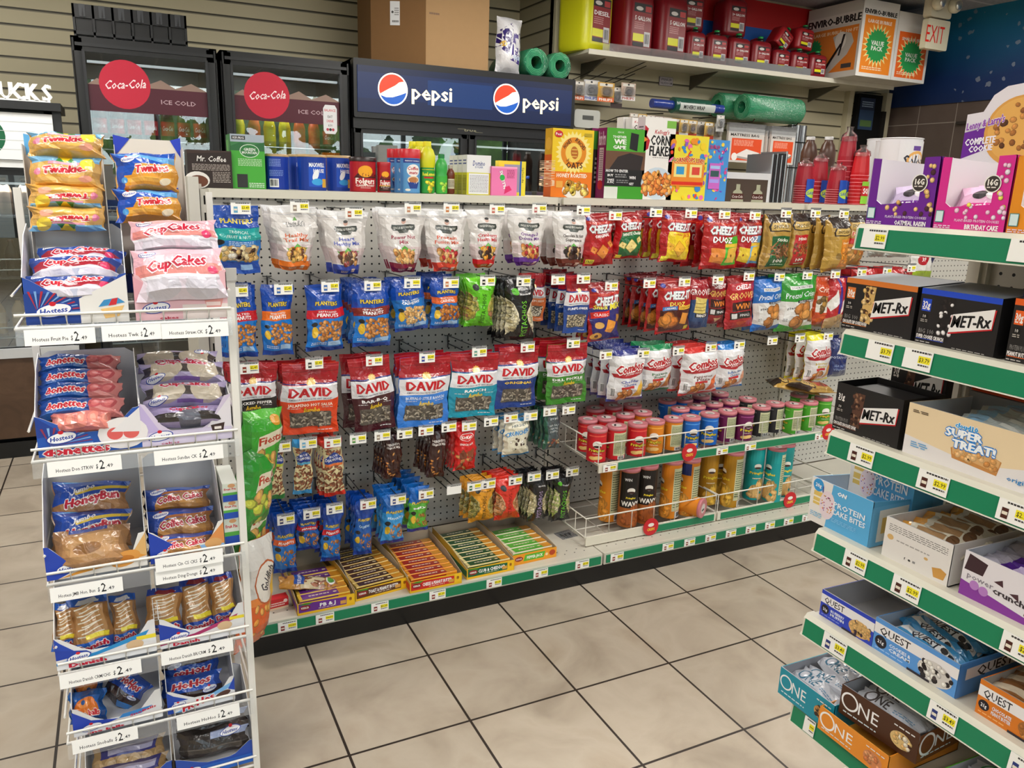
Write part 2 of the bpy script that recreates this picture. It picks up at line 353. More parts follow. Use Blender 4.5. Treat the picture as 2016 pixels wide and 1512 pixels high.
# dark doorway at the end of the slatted wall, with a small poster
dr = MB().box(5.06, 2.12, 0, 5.33, 2.16, 2.17, '0b0b0b', 'm').box(5.33, 2.1, 0, 5.37, 2.18, 2.05, '171513', 'm')
struct('door_1', dr); struct('trim_3', MB().box(4.99, 2.15, 0, 5.04, 2.2, 2.2, 'b5ae94', 'p').box(5.4, 2.14, 0, 5.46, 2.2, 2.2, 'b5ae94', 'p'))
pa = Art(.16, .24).R(0, 0, 1, 1, '263c58').R(0, .62, 1, 1, '18233a').R(.1, .1, .9, .3, '4e6a3a').Q(.1, .7, .9, .9, 3, '8fa0b4'); mb = MB().box(0, -.004, 0, .16, 0, .24, '263c58'); pa.put(mb, on_front(0, -.004, 0), 'c')
single('poster', mb, 'small dim blue poster on the dark doorway beside the mural', 'poster', (5.08, 2.115, 1.9))
# ---------------------------------------------------------------- light
def area(name, loc, sx, sy, e, rot=(0, 0, 0), col=(1, .98, .955)):
    l = bpy.data.lights.new(name, 'AREA'); l.shape = 'RECTANGLE'; l.size = sx; l.size_y = sy; l.energy = e; l.color = col
    o = bpy.data.objects.new(name, l); COL.objects.link(o); o.location = loc; o.rotation_euler = rot; return o
for i, (x, y, e) in enumerate(((-1.6, -3.7, 34), (.7, -3.7, 34), (3.0, -3.7, 34), (-.9, -1.5, 36), (1.7, -1.55, 36), (4.0, -1.4, 30), (-1.0, .9, 40), (1.6, .75, 34), (4.1, .6, 30))):
    mb = MB().box(-.6, -.3, .02, .6, .3, .05, 'e8e8e6', 'p'); mb2 = MB().box(-.57, -.27, .012, .57, .27, .02, 'fff6e8', 'L')
    t = thing('ceiling_light', 'rectangular fluorescent panel light in the ceiling', 'light', (x, y, ZC-.055), 0, 'fluorescent ceiling panels'); mb.obj('frame', t); mb2.obj('diffuser', t)
    area('panel_light', (x, y, ZC-.07), 1.1, .5, e)
area('window_daylight', (1.1, YF+.12, 1.6), 8.2, 1.9, 1, (-PI/2, 0, PI)).data.cycles.is_portal = True
w = bpy.data.worlds.new('world'); SC.world = w; w.use_nodes = True; nt = w.node_tree; bg = nt.nodes['Background']
tc = nt.nodes.new('ShaderNodeTexCoord'); sp = nt.nodes.new('ShaderNodeSeparateXYZ'); nt.links.new(tc.outputs['Generated'], sp.inputs[0])
n1 = noise(nt, tc.outputs['Generated'], 5, 9, .3); n2 = noise(nt, tc.outputs['Generated'], 26, 6)
tree = mth(nt, 'LESS_THAN', sp.outputs[2], mth(nt, 'ADD', mth(nt, 'MULTIPLY', n1, .75), -.25))
gap = mth(nt, 'LESS_THAN', n2, .53); tr = mth(nt, 'MULTIPLY', tree, gap)
sky = mixc(nt, mth(nt, 'MULTIPLY', sp.outputs[2], 1.4), C('f4f9ff'), C('a9cdf5'))
grn = ramp(nt, noise(nt, tc.outputs['Generated'], 45, 5), [(.35, '16240f'), (.65, '5d7a45')])
c = mixc(nt, tr, sky, grn); c = mixc(nt, mth(nt, 'LESS_THAN', sp.outputs[2], 0.0), c, C('77787a')); nt.links.new(c, bg.inputs[0]); bg.inputs[1].default_value = 5.5
# ---------------------------------------------------------------- price cards
_tags = {}
def tag_art(w, h, price, pic, kind=0):
    a = Art(w, h).R(0, 0, 1, 1, 'f6f6f2').Q(.25, .82, .95, .97, 1, '333333', 5, .6)
    if kind == 2: return a
    a.R(.53, .36, .95, .72, 'f3e62a').Q(.55, .2, .93, .32, 1, '444444', 6, .7)
    if price: a.T(price, .74, .54, .22, '33330a', w=.36, b=.01)
    else: a.Q(.56, .46, .92, .62, 1, '8d8615', 9, .5)
    if pic: a.R(.14, .12, .34, .62, pic).R(.16, .3, .32, .45, 'e9e2d0')
    return a
def price_card(parent, w, h, loc, price='$2.49', pic='9a6a4a', kind=0):
    mb = MB().box(-w/2, 0, -h, w/2, .0012, 0, 'f6f6f2').box(-w/2-.001, -.0005, -.003, w/2+.001, .002, .004, 'c9c9cc', 't')
    tag_art(w, h, price, pic, kind).put(mb, on_front(-w/2, 0, -h), 'c'); o = mb.obj('price_card', parent); o.location = loc; return o
def lip_card(mb, x, z, y, w=.05, h=.026, price='$1.39', pic='8a3030'):
    mb.box(x, y-.002, z, x+w, y, z+h, 'f4f4f0'); tag_art(w, h, price, pic).put(mb, on_front(x, y-.002, z), 'c')
# ---------------------------------------------------------------- main gondola
GX = [-.03, 1.185, 2.40, 3.615]
g = thing('gondola_shelving', 'long cream pegboard gondola with a perforated base deck across the shop', 'shelving', (0, 0, 0))
for i in range(3):
    x0, x1 = GX[i]+.012, GX[i+1]-.012
    MB().box(x0, 0, .12, x1, .012, 1.325, mat='peg_main').obj('peg_panel', g)
    MB().box(x0, -.022, 1.312, x1, .0, 1.337, 'd9d5c4', 'p').box(x0, 0, 1.322, x1, .46, 1.337, 'd9d5c4', 'p').obj('top_ledge', g)
    mb = MB().box(x0-.01, -.43, .10, x1+.01, 0, .115, 'c9c5b8', 'p')
    for k in range(int((x1-x0)/.04)):
        for r in range(2 if i == 0 else 3):
            mb.box(x0+.03+k*.04+.02*(r % 2), -.395+r*.022, .1152, x0+.035+k*.04+.02*(r % 2), -.391+r*.022, .1155, '15130f', 'm', 'bfklr')
    mb.obj('base_deck', g)
    mb = MB().box(x0-.008, -.442, .072, x1+.008, -.43, .115, 'cfcbbd', 'p').box(x0, -.4465, .079, x1, -.4425, .108, '0f7f56', 'l').obj('price_channel', g)
    MB().box(x0-.012, -.424, 0, x1+.012, -.41, .1, '0c0c0d', 'l').obj('kick_plate', g)
for x in GX:
    mb = MB().box(x-.012, -.008, 0, x+.012, .03, 1.335, 'c6c2b5', 'p')
    for k in range(24): mb.box(x-.003, -.0085, 1.29-k*.05, x+.003, -.0075, 1.316-k*.05, '14120f', 'm')
    mb.obj('upright', g)
MB().box(-.075, -.02, 0, -.045, .46, 1.37, 'd2cfc4', 'p').box(-.045, .44, .1, 3.6, .46, 1.32, 'c4c1b7', 'p').obj('end_frame', g)
for i, (cx, pr) in enumerate(((.09, ''), (.2, ''), (.37, '$1.39'), (.56, '$1.39'), (.76, '$1.35'), (.935, '$1.35'), (1.1, '$1.35'), (1.245, '$2.69'))):
    mb = MB(); lip_card(mb, cx-.033, .08, -.4468, .055, .03, pr); single('shelf_price_label', mb, ['price label at the far left of the base deck', 'price label under the purple cracker tray', 'price label under the brown cracker tray', 'price label under the red cracker tray', 'price label left of the dark green cracker tray', 'price label under the orange cracker tray', 'price label right of the orange cracker tray', 'first price label of the base deck right of the joint'][i], 'price label')
for i in range(8):
    mb = MB(); lip_card(mb, 1.44+i*.1, .08, -.4468, .05, .028, '', '8a3030')
    single('shelf_price_label', mb, 'white and yellow price label on the green channel under the lower can basket', 'price label', group='price labels under the lower can basket')
# ---------------------------------------------------------------- drinks coolers
def cooler(x0, x1, y0, zt, label, doors, head=0, tag_=None):
    t = thing('drinks_cooler', label, 'cooler', (x0, y0, 0)); W = x1-x0; D = .72; K = '101113'
    MB().box(0, .03, .1, .035, D, zt, K, 'l').box(W-.035, .03, .1, W, D, zt, K, 'l').box(0, .03, zt-.05, W, D, zt, K, 'l').box(0, D-.03, .1, W, D, zt, '2a2f33', 'l').box(0, .03, .1, W, D, .3, K, 'l').obj('cabinet', t)
    MB().box(.03, .05, 0, W-.03, D-.03, .1, '08080a', 'l').obj('base', t)
    zt2 = zt-head-.012; n = doors; w = (W-.01)/n
    for i in range(n):
        a, b2 = .005+i*w, .005+(i+1)*w-.004; fr = .05; z0 = .3
        mb = MB().rbox(a, -.0, z0, a+fr, .03, zt2, .008, K, 'l').rbox(b2-fr, 0, z0, b2, .03, zt2, .008, K, 'l').box(a, .0, zt2-fr*1.15, b2, .03, zt2, K, 'l').box(a, 0, z0, b2, .03, z0+fr, K, 'l')
        mb.box(a+.012, -.006, zt2-.035, b2-.012, 0, zt2-.02, '1c1d20', 'l').box(a+fr-.012, -.004, z0+.02, a+fr, .0, zt2-.05, '1d1e22', 'l').box(b2-fr, -.004, z0+.02, b2-fr+.012, .0, zt2-.05, '1d1e22', 'l')
        d = mb.obj('door', t); MB().box(a+fr, .012, z0+fr, b2-fr, .016, zt2-fr, mat='G').obj('pane', d)
    for k in range(4):
        z = zt2-.5-k*.33
        mb = MB()
        for j in range(int((W-.1)/.06)+1): mb.tube([(.05+j*.06, .1, z), (.05+j*.06, D-.06, z)], .003, 'c8ccd0', 's', 4)
        mb.tube([(.04, .1, z), (W-.04, .1, z)], .005, 'c8ccd0', 's', 4).tube([(.04, .1, z+.05), (W-.04, .1, z+.05)], .004, 'c8ccd0', 's', 4).obj('wire_shelf', t)
    MB().box(.06, .045, zt2-.1, W-.06, .07, zt2-.09, 'f2f7ff', 'g').obj('interior_light', t)
    area('cooler_light', (x0+W/2, y0+.1, zt2-.11), W-.2, .05, 5, (.5, 0, 0), (.94, .98, 1))
    return t, W, zt2
def bottle(x, y, z, h, r, body, lab, cap, label, cat='bottle', group=None, txt=None, tc='f4f4f4', name='drink_bottle'):
    t = thing(name, label, cat, (x, y, z), 0, group)
    MB().lathe([(r*.92, 0), (r, h*.03), (r, h*.25), (r*.9, h*.45), (r, h*.62), (r*.8, h*.74), (r*.38, h*.88), (r*.33, h*.93)], 12, body, 'l').obj('body', t)
    MB().lathe([(r*.42, h*.93), (r*.42, h), (r*.3, h*1.005)], 10, cap, 'l').obj('cap', t)
    mb = MB().lathe([(r*1.02, h*.3), (r*.96, h*.45), (r*1.02, h*.6)], 12, lab, 'c')
    if txt:
        a = Art(r*1.7, h*.2); a.T(txt, .5, .5, .5, tc, w=.95, sh=.2)
        a.put(mb, lambda u, q, l: ((r*1.03+.0005+l*EPS)*math.sin((u-r*.85)/r), -(r*1.03+.0005+l*EPS)*math.cos((u-r*.85)/r), h*.36+q), 'c', 4, 0)
    mb.obj('label', t); return t
def coke_cooler(x0, x1, label, seed, decor):
    t, W, zt = cooler(x0, x1, 1.9, 2.0, label, 1)
    a = Art(W-.11, .3); a.P([(0, .5), (.08, .6), (.16, .5), (.3, .62), (.45, .52), (.6, .64), (.72, .52), (.86, .62), (1, .5), (1, .1), (0, .1)], '8c7468').R(0, .1, 1, .5, '4a1424').E(.3, .53, .21, .21, 'bc1c38', 30)
    a.T('Coca-Cola', .31, .54, .14, 'f4e4e6', w=.34, sh=.25, sl=.1).T('ICE COLD', .74, .3, .07, 'b89ca4', w=.3)
    mb = MB(); a.put(mb, on_front(.055, .0115, zt-.352), 'c'); mb.obj('door_decal', t)
    if decor:
        a = Art(.075, .15).P([(.15, 0), (.85, 0), (1, .12), (1, .88), (.85, 1), (.15, 1), (0, .88), (0, .12)], 'd8dadc').T('BALANCE', .5, .82, .09, 'c2263a', w=.8).T('EAT', .5, .6, .09, '3a3a3a', w=.35).T('DRINK', .5, .45, .09, 'c2263a', w=.5).T('& DO', .5, .3, .08, '3a3a3a', w=.3).E(.3, .15, .1, .1, 'b04050').E(.5, .15, .1, .1, '303030').E(.7, .15, .1, .1, 'b04050')
        mb = MB(); a.put(mb, on_front(W-.15, -.001+.012, 1.62), 'c'); mb.obj('door_sticker', t)
    r = random.Random(seed); z = zt-.495
    for i in range(7):
        x = x0+.09+i*(W-.18)/6
        if decor: body, lab, cap, tx, nm = [('c8b414', 'e0cf20', 'd8c820', None, 'yellow'), ('b8401c', 'd2542a', 'e06a20', None, 'orange'), ('30130c', 'b3202c', 'b3202c', 'Coca-Cola', 'cola')][[0, 1, 0, 0, 1, 1, 2][i]]
        else: body, lab, cap, tx, nm = '30130c', 'b81f28', 'c02a30', 'Coca-Cola', 'cola'
        bottle(x, 1.9+.16, z+.006, .235, .033, body, lab, cap, ['dark cola bottle with a red label behind the left cooler door', nm+' soda bottle behind the middle cooler door'][decor], 'bottle', ['cola bottles in the left cooler', nm+' bottles in the middle cooler'][decor], tx)
coke_cooler(-.405, .245, 'black glass-door drinks cooler with a slotted crate on top', 1, 0)
coke_cooler(.262, .925, 'black glass-door drinks cooler with a health sticker, beside the blue lit sign', 2, 1)
t, W, zt = cooler(.935, 2.325, 1.9, 2.02, 'wide black sliding-door cooler with a lit blue sign along its top', 2, .315)
mb = MB().rbox(0, -.03, 1.715, W, .06, 2.02, .01, '111214', 'l', 'y').box(.02, -.036, 1.745, W-.025, -.03, 1.985, '0a2c63', 'g')
mb.box(0, -.01, 1.66, W, .05, 1.715, '131417', 'l')
hd = mb.obj('sign_housing', t)
a = Art(W-.045, .24); a.R(0, 0, 1, 1, '071c46').R(0, 0, 1, .3, '06163a').R(.3, .25, .6, .8, '08295a').R(0, .86, 1, 1, '061434')
for cx in (.148, .668):
    r0 = .064; a.E(cx, .53, r0, r0, 'fff6e8', 36)
    def arc(f0, f1, n=18): return [(cx+.0585*math.cos(f0+(f1-f0)*i/n), .53+.0585*math.sin(f0+(f1-f0)*i/n)*(W-.045)/.24) for i in range(n+1)]
    k = (W-.045)/.24
    a.P(arc(math.radians(35), math.radians(200))+[(cx-.02, .53+.0*k), (cx+.01, .53+.016*k), (cx+.028, .53+.03*k)], 'e8391f')
    a.P(arc(math.radians(205), math.radians(352))+[(cx+.035, .53-.018*k), (cx, .53-.03*k), (cx-.03, .53-.032*k)], '1450a8')
    a.T('pepsi', cx+.172, .53, .34, 'fff0c8', w=.18, b=.02)
mb = MB(); a.put(mb, on_front(.02, -.0362, 1.745), 'g'); mb.obj('sign_face', hd)
mb = MB(); Art(.16, .03).T('true', .5, .5, .5, '8f8a70', w=.5, sh=.3).R(0, .62, .3, .68, '8f8a70').R(.7, .15, 1, .2, '8f8a70').put(mb, on_front(.62, -.0102, 1.67), 'c'); mb.obj('maker_badge', hd)
for i in range(12):
    x = .935+.1+i*.108
    if i in (4, 6): continue
    bottle(x, 1.9+.17, zt-.494, .24, .034, ['1c120c', '123a2a', '1c120c', '1c120c'][i % 4], ['1a4aa0', '2c7a3c', '1a3f8c', '6a2a6a'][i % 4], ['2050a8', '2f8a40', '2050a8', '5a2a7a'][i % 4], ['dark soda bottle with a blue label', 'green soda bottle with a green label', 'dark soda bottle with a blue label', 'dark soda bottle with a purple label'][i % 4]+' behind the wide cooler door', 'bottle', ['blue-label bottles in the wide cooler', 'green-label bottles in the wide cooler', 'blue-label bottles in the wide cooler', 'purple-label bottles in the wide cooler'][i % 4])
a = Art(.2, .3).R(0, 0, 1, 1, '3f8f3a').E(.5, .5, .35, .6, '6bb04a').P([(.3, .1), (.5, .1), (.62, .62), (.55, .85), (.42, .8), (.3, .5)], '3a1a10').P([(.3, .35), (.55, .32), (.6, .62), (.36, .62)], '1c3f9a').E(.45, .48, .08, .08, 'e03a2a').E(.68, .75, .2, .1, 'd9a27c')
mb = MB().box(0, 0, 0, .2, .004, .3, '3f8f3a'); a.put(mb, on_front(0, 0, 0), 'c'); single('advert_poster', mb, 'green poster of a hand holding a cola bottle inside the wide cooler', 'poster', (1.475, 1.97, 1.37))
# coffee drinks cooler at the far left
t, W, zt = cooler(-1.2, -.505, 1.78, 1.66, 'low black coffee drinks cooler under white block letters, left edge of the photo', 1, .24)
mb = MB().box(0, -.03, 1.42, W, .05, 1.625, 'e9ecee', 'p').box(0, -.05, 1.64, W+.04, .3, 1.675, '1a1b1d', 'l').box(W, -.01, .3, W+.035, .03, 1.64, '202124', 'l').box(-.01, -.025, .5, W+.01, .0, .545, 'c3c6c8', 'p').box(0, -.02, 1.385, W, .0, 1.418, 'e3e6e6', 'p')
a = Art(W, .2).E(.6, .5, .125, .125, '10603c', 28).E(.6, .5, .085, .085, 'e9ecee', 24).E(.6, .5, .07, .07, '10603c', 24).P([(.57, .25), (.63, .25), (.65, .6), (.6, .72), (.55, .6)], 'e9ecee')
for k in range(4): a.R(0, .22+k*.2, 1, .23+k*.2, 'cfd4d6')
a.put(mb, on_front(0, -.0302, 1.42), 'c'); mb.obj('sign_panel', t)
mb = MB(); Art(.7, .09)
for u, ch in ((8, 'U'), (33, 'C'), (61, 'K'), (89, 'S')):
    v, f, tw = glyphs(ch, .012); v = [(q[0]*.8, q[1]) for q in v]; k = .074/.72; x = ay(u, 172, 1.76).x+1.2
    mb.add([(x+q[0]*k, -.02, 1.72+q[1]*k) for q in v], f, 'f4f4f2', 'l').add([(x+.008+q[0]*k, -.019, 1.72+q[1]*k) for q in v], f, 'f4f4f2', 'l').add([(x+q[0]*k, -.005, 1.72+q[1]*k) for q in v], f, 'c8c8c6', 'l')
mb.box(.0, -.02, 1.672, W+.0, -.005, 1.685, 'f0f0ee', 'l').obj('block_letters', t)
MB().box(0, -.012, .0, W, .0, .08, '060606', 'l').box(0, -.015, .1, W, -.001, .5, mat='lam').obj('lower_panel', t)
for k, (z, n, body, lab, cap) in enumerate(((1.17, 5, '6b5a4c', '4a3a30', 'c0b8a8'), (.88, 5, '1c1a1c', '2a1a1a', '301414'), (.6, 5, 'c9a878', 'd8c09a', '3a3a3a'))):
    MB().box(.04, .06, z-.012, W-.04, .5, z-.004, 'aeb6b8', 't').obj('glass_shelf', t)
    for i in range(n): bottle(-1.0+i*.085, 1.78+.13, z, .17, .032, body, lab, cap, ['slim grey-brown coffee can on the upper shelf', 'dark bottle on the middle shelf', 'tan iced coffee bottle on the lower shelf'][k]+' of the left-edge cooler', 'bottle', ['upper', 'middle', 'lower'][k]+' shelf drinks in the left-edge cooler')
# ---------------------------------------------------------------- hanging bags
def bag_fn(kind, w, h, T, seed):
    r = random.Random(seed); ph = [r.uniform(0, 6.28) for _ in range(6)]; am = r.uniform(.7, 1.1)
    def f(x, z, side=0, l=0):
        a = max(-1, min(1, x/w*2-1)); t = max(0, min(1, z/h)); s = math.sin(PI*t)
        if kind == 'pouch': W = .5+.5*t**.75; th = T*min(1, (1-t)*1.5)**.8*min(1, t*9+.25); lift = 0
        elif kind == 'flat': W = 1-.015*s; th = T*max(0, math.sin(PI*min(1, (1-t)*1.15)))**.7*(.45+.55*(t < .75)); lift = 0
        elif kind == 'slim': W = 1-.12*s**.7; th = T*min(1, s*1.5)**.7
        else: W = 1-.07*s**.6; th = T*min(1, s*1.6)**.75
        seal = 1 if (t < .045 or t > .955) and kind != 'pouch' else 0
        if seal: th = .001
        cs = (1-a*a)**.55
        cr = am*.0022*(math.sin(9*a+7*t+ph[0])+.7*math.sin(17*t-5*a+ph[1])+.6*math.sin(23*a*(1-t)+ph[2])*(1-a*a)+.5*math.sin(31*t+9*a+ph[3]))
        sc = .0018*math.sin(40*t+ph[4])+.003*math.sin(11*t+ph[5])
        X = a*(w/2)*W+sc*a*(0 if seal else 1)+.002*math.sin(6*t+ph[2])
        Y = .35*th*cs+.001 if side else -(th*cs)-cr*.8-.0012-l
        if not side and seal: Y = -.0015-.0006*math.sin(60*a)-cr*.5-l
        return (X, Y, z-h+.0015*math.sin(5*a+ph[1]))
    return f
def bag_mb(kind, w, h, T, art, base, back, seed, nu=9, nv=13):
    g = bag_fn(kind, w, h, T, seed); mb = MB(); G = [[g(w*i/nu, h*j/nv) for i in range(nu+1)] for j in range(nv+1)]
    def f(x, z, side=0, l=0):                                    # exactly the faceted sheet, so print never sinks in
        if side: return g(x, z, 1)
        p, q = min(max(x/w*nu, 0), nu), min(max(z/h*nv, 0), nv); i, j = min(int(p), nu-1), min(int(q), nv-1); p -= i; q -= j
        a, b, c, d = G[j][i], G[j][i+1], G[j+1][i+1], G[j+1][i]
        r = [a[k]+(b[k]-a[k])*p+(d[k]-a[k])*q for k in range(3)] if p+q <= 1 else [c[k]+(d[k]-c[k])*(1-p)+(b[k]-c[k])*(1-q) for k in range(3)]
        r[1] -= l; return tuple(r)
    mb.sheet(lambda u, v: f(u*w, v*h), nu, nv, base, 'f', True, False, True); mb.sheet(lambda u, v: f(u*w, v*h, 1), 4, 8, back, 'f', True, True)
    for u in (0, 1):                                            # close the sides
        mb.sheet(lambda q, v: f(u*w, v*h, 0) if q < .5 else f(u*w, v*h, 1), 1, nv, back, 'f', False, u == 0)
    if art: art.put(mb, lambda x, z, l: f(x, z, 0, .0002+l*.00005), 'f', nu, nv, True, None, True)
    return mb
D = {}
def design(key, kind, T, base, back, desc, draw): D[key] = (kind, T, base, back, desc, draw)
def d_planters(top, band, bt, bt2, nuts, lower='1a78cf', bc='ffffff', seedn=64, nutz=(.24, .46)):
    def dr(a):
        a.R(0, 0, 1, 1, '0d47a8').R(0, .06, 1, .62, lower).R(0, .955, 1, 1, '0a3a90').R(0, 0, 1, .07, '0b3f9c')
        if band: a.P([(0, .5), (1, .52), (1, .66), (0, .63)], band)
        a.T('PLANTERS', .5, .74, .06, 'f0d24a', w=.62, b=.03, arc=-.12, o='2a2410')
        if bt2: a.T(bt2, .52, .61, .028, bc, w=.5)
        a.T(bt, .52, .56, .052, bc, w=.56, b=.03)
        a.N(.28, nutz[0]-.06, .95, nutz[1], seedn, .06, .05, nuts, 3).E(.17, .3, .09, .15, 'e2b92e').E(.17, .42, .08, .06, '1a1a1a')
        a.R(.55, .09, .92, .16, '9fc4ea').Q(.1, .1, .5, .15, 2, 'c9dcf2')
    return dr
PN = ['c98a4a', 'b87838', 'd79b5a', 'a8662e']
design('tropical', 'flat', .022, '0d47a8', '0c3c8c', 'blue pouch of tropical fruit and nuts with a teal band', lambda a: a.R(0, 0, 1, 1, '0d47a8').R(0, .18, 1, .52, '1272c4').R(0, .5, 1, .68, '19a7a4').T('PLANTERS', .53, .78, .07, 'e8d24a', w=.7, b=.03, arc=.1).T('TROPICAL', .55, .625, .045, 'd8f4f0', w=.42).T('FRUIT & NUT', .55, .555, .045, 'd8f4f0', w=.48).Q(.35, .42, .85, .49, 3, 'bcd8f2').R(.2, .2, .95, .41, 'c8a878').N(.22, .22, .93, .4, 46, .07, .05, ['e8d5a8', 'd9b87a', 'caa05a', '4a2f28', 'f0e8d8'], 4).E(.12, .28, .09, .15, 'd8b430').E(.14, .48, .13, .06, '1a1a1a').R(.6, .06, .85, .14, '8fb4e0'))
design('redpeanut', 'pillow', .024, '0d47a8', '0c3c8c', 'blue peanut bag with a red band', d_planters(1, 'c81a2c', 'PEANUTS', 'DRY ROASTED', PN))
design('redpeanut2', 'pillow', .024, '0d47a8', '0c3c8c', 'blue salted peanut bag with a red band', d_planters(1, 'c81a2c', 'PEANUTS', 'SALTED', PN))
design('honeypeanut', 'pillow', .022, '0d47a8', '0c3c8c', 'blue peanut bag with an orange band', d_planters(1, 'ec7420', 'PEANUTS', 'HONEY ROASTED', PN))
design('brownpeanut', 'pillow', .024, '0d47a8', '0c3c8c', 'blue peanut bag with a maroon band', d_planters(1, '8a2a22', 'PEANUTS', 'SPICED', PN))
design('cashew', 'pillow', .022, '0d4fae', '0c3c8c', 'plain blue cashew bag', d_planters(1, None, 'CASHEWS', 'SALTED', ['d8b078', 'c99a5c', 'e4c48c'], '1673c4'))
design('honeycashew', 'pillow', .022, '0d47a8', '0c3c8c', 'blue cashew bag with an orange stripe', d_planters(1, 'e8682a', 'CASHEWS', 'HONEY ROASTED', ['b06a38', 'c8843c', '8a4a26'], '1673c4'))
ME = [(.14, '7f7f7f')]
def d_mix(name, nc, foot, fruit, two=None, head='3a3f3a', logo=1):
    def dr(a):
        a.R(0, 0, 1, 1, 'd9d5d2').R(0, .18, 1, .42, 'd0c0c0').R(0, .93, 1, 1, 'e9e9ea').R(0, .895, 1, .905, 'bdbdc2').R(0, 0, 1, .16, foot)
        if logo: a.P([(.24, .68), (.76, .68), (.79, .72), (.76, .77), (.24, .77), (.21, .72)], head).P([(.4, .64), (.6, .64), (.64, .68), (.36, .68)], '555a55').T("UNCLE ED'S PANTRY", .5, .725, .035, 'e4e4dc', w=.46).E(.5, .82, .05, .05, 'c9a090').E(.5, .845, .05, .03, '2a2422')
        else: a.T("Uncle Ed's", .5, .76, .06, '3a3a3a', w=.42, sh=.2).P([(.45, .8), (.5, .86), (.55, .8)], '5a9a3a').Q(.3, .7, .7, .73, 1, '8a8a8a')
        a.T(name, .5, .575, .06, nc, w=min(.62, .075*len(name)), b=.02)
        if two: a.T(two, .5, .50, .06, nc, w=min(.64, .075*len(two)), b=.02)
        a.P([(.2, .38), (.35, .36), (.5, .44), (.65, .36), (.8, .38), (.68, .28), (.32, .28)], '5aa83a').N(.24, .18, .76, .36, 44, .06, .055, fruit, 8, .5).R(.62, .03, .76, .09, 'e0c8b8').Q(.25, .03, .5, .07, 2, 'e8d8c8')
    return dr
design('trail', 'pouch', .03, 'd9d5d2', 'c9c4c2', 'clear tapered pouch of healthy trail mix with orange foot', d_mix('Healthy', 'd8622a', 'e8771c', ['e8822a', 'c8a04a', '6a3a20', 'e0b060'], 'Trail Mix', logo=0))
design('heart', 'pouch', .03, 'd9d5d2', 'c9c4c2', 'tapered pouch of heart mix with royal blue foot', d_mix('Heart', '4a5ab8', '2a3f9c', ['c8925a', '8a2a2a', 'd8b078', '5a3a28'], 'Healthy Mix'))
design('power', 'pouch', .03, 'd9d5d2', 'c9c4c2', 'tapered pouch of power nut mix with maroon foot', d_mix('Power Nut', '9a2040', '7c1434', ['d8a060', 'c08040', 'e0b878'], 'Mix'))
design('protein', 'pouch', .03, 'd9d5d2', 'c9c4c2', 'tapered pouch of protein fusion mix with vermilion foot', d_mix('Protein', 'd4552c', 'd8432a', ['b82a30', 'd8b078', 'c08040'], 'Fusion Mix'))
design('cranberry', 'pouch', .03, 'd9d5d2', 'c9c4c2', 'tapered pouch of cranberry mix with scarlet foot', d_mix('Cranberry', 'c81e28', 'c8161e', ['c83a20', 'e8a030', 'd8b060', '3a2018'], 'Health Mix'))
design('omega', 'pouch', .03, 'd9d5d2', 'c9c4c2', 'tapered pouch of omega mix with purple foot', d_mix('Omega-3', '6a2a8a', '5e2a8c', ['a82430', 'd8a868', 'c88040'], 'Deluxe Mix'))
design('chocnut', 'pouch', .03, 'd6d3ce', 'c9c4c2', 'tapered pouch of chocolate and nuts with brown foot', d_mix('Chocolate N Nuts', '4a3a34', '6a2a1c', ['3a221c', '4a2c24', 'c8a070', '2c1a16'], 'Supreme'))
def d_cheez(sub, draw, top='9c1018'):
    def dr(a):
        a.R(0, 0, 1, 1, 'b0141a').R(0, .86, 1, 1, '8c0f16').R(0, .83, 1, .835, 'e0702a').R(0, .955, 1, .965, 'd88a8a').E(.12, .91, .06, .05, '3a3f9c')
        a.T('CHEEZ-IT', .49, .72, .14, 'fbfbfb', w=.76, b=.03, sh=.05, o='8fa0a8'); draw(a)
    return dr
def crk(a, c, cols, s=.2):
    for x, y, k, ro in ((.22, .32, .8, .3), (.78, .42, .8, -.2), (.5, .28, 1.5, .1)):
        p = s*k*.5
        for q, cc in ((1.08, cols[1]), (1, cols[0])):
            a._a([(x*a.w+q*p*a.w*1.35*math.cos(ro+i*PI/2), y*a.h+q*p*a.w*1.35*math.sin(ro+i*PI/2)) for i in range(4)], [(0, 1, 2, 3)], cc)
        a.E(x, y, .02, .02, cols[1])
CO = ('e08a3a', 'a8541c'); CY = ('ecd88a', 'b89a3a'); CJ = ('eeb43a', 'b87a1a')
design('cz_orig', 'pillow', .03, 'b0141a', '9a1016', 'red original cheese cracker bag', d_cheez('', lambda a: (a.T('ORIGINAL', .5, .59, .06, 'ffffff', w=.5, b=.03, sl=.05), crk(a, 0, CO), a.R(.04, .04, .26, .13, 'e8d840').T('FREE', .15, .085, .05, '2a2a10', w=.18))))
design('cz_white', 'pillow', .03, 'b0141a', '9a1016', 'red cheese cracker bag with a dark green panel', d_cheez('', lambda a: (a.P([(.1, .06), (.9, .06), (.95, .62), (.15, .6)], '1a6a38').T('WHITE Cheddar', .52, .56, .07, 'f4f4e8', w=.7, b=.03, sl=.06), crk(a, 0, CY), a.R(.04, .03, .24, .1, 'e8d840'))))
design('cz_jack', 'pillow', .03, 'b0141a', '9a1016', 'red cheese cracker bag with yellow cheddar-jack panel', d_cheez('', lambda a: (a.P([(.12, .07), (.88, .05), (.92, .6), (.16, .62)], 'f0d02a').T('cheddar', .42, .57, .04, 'c81e1e', w=.3).T('JACK', .72, .56, .08, 'd8481a', w=.28, b=.03), crk(a, 0, CJ), a.R(.04, .03, .24, .13, 'e8e040'))))
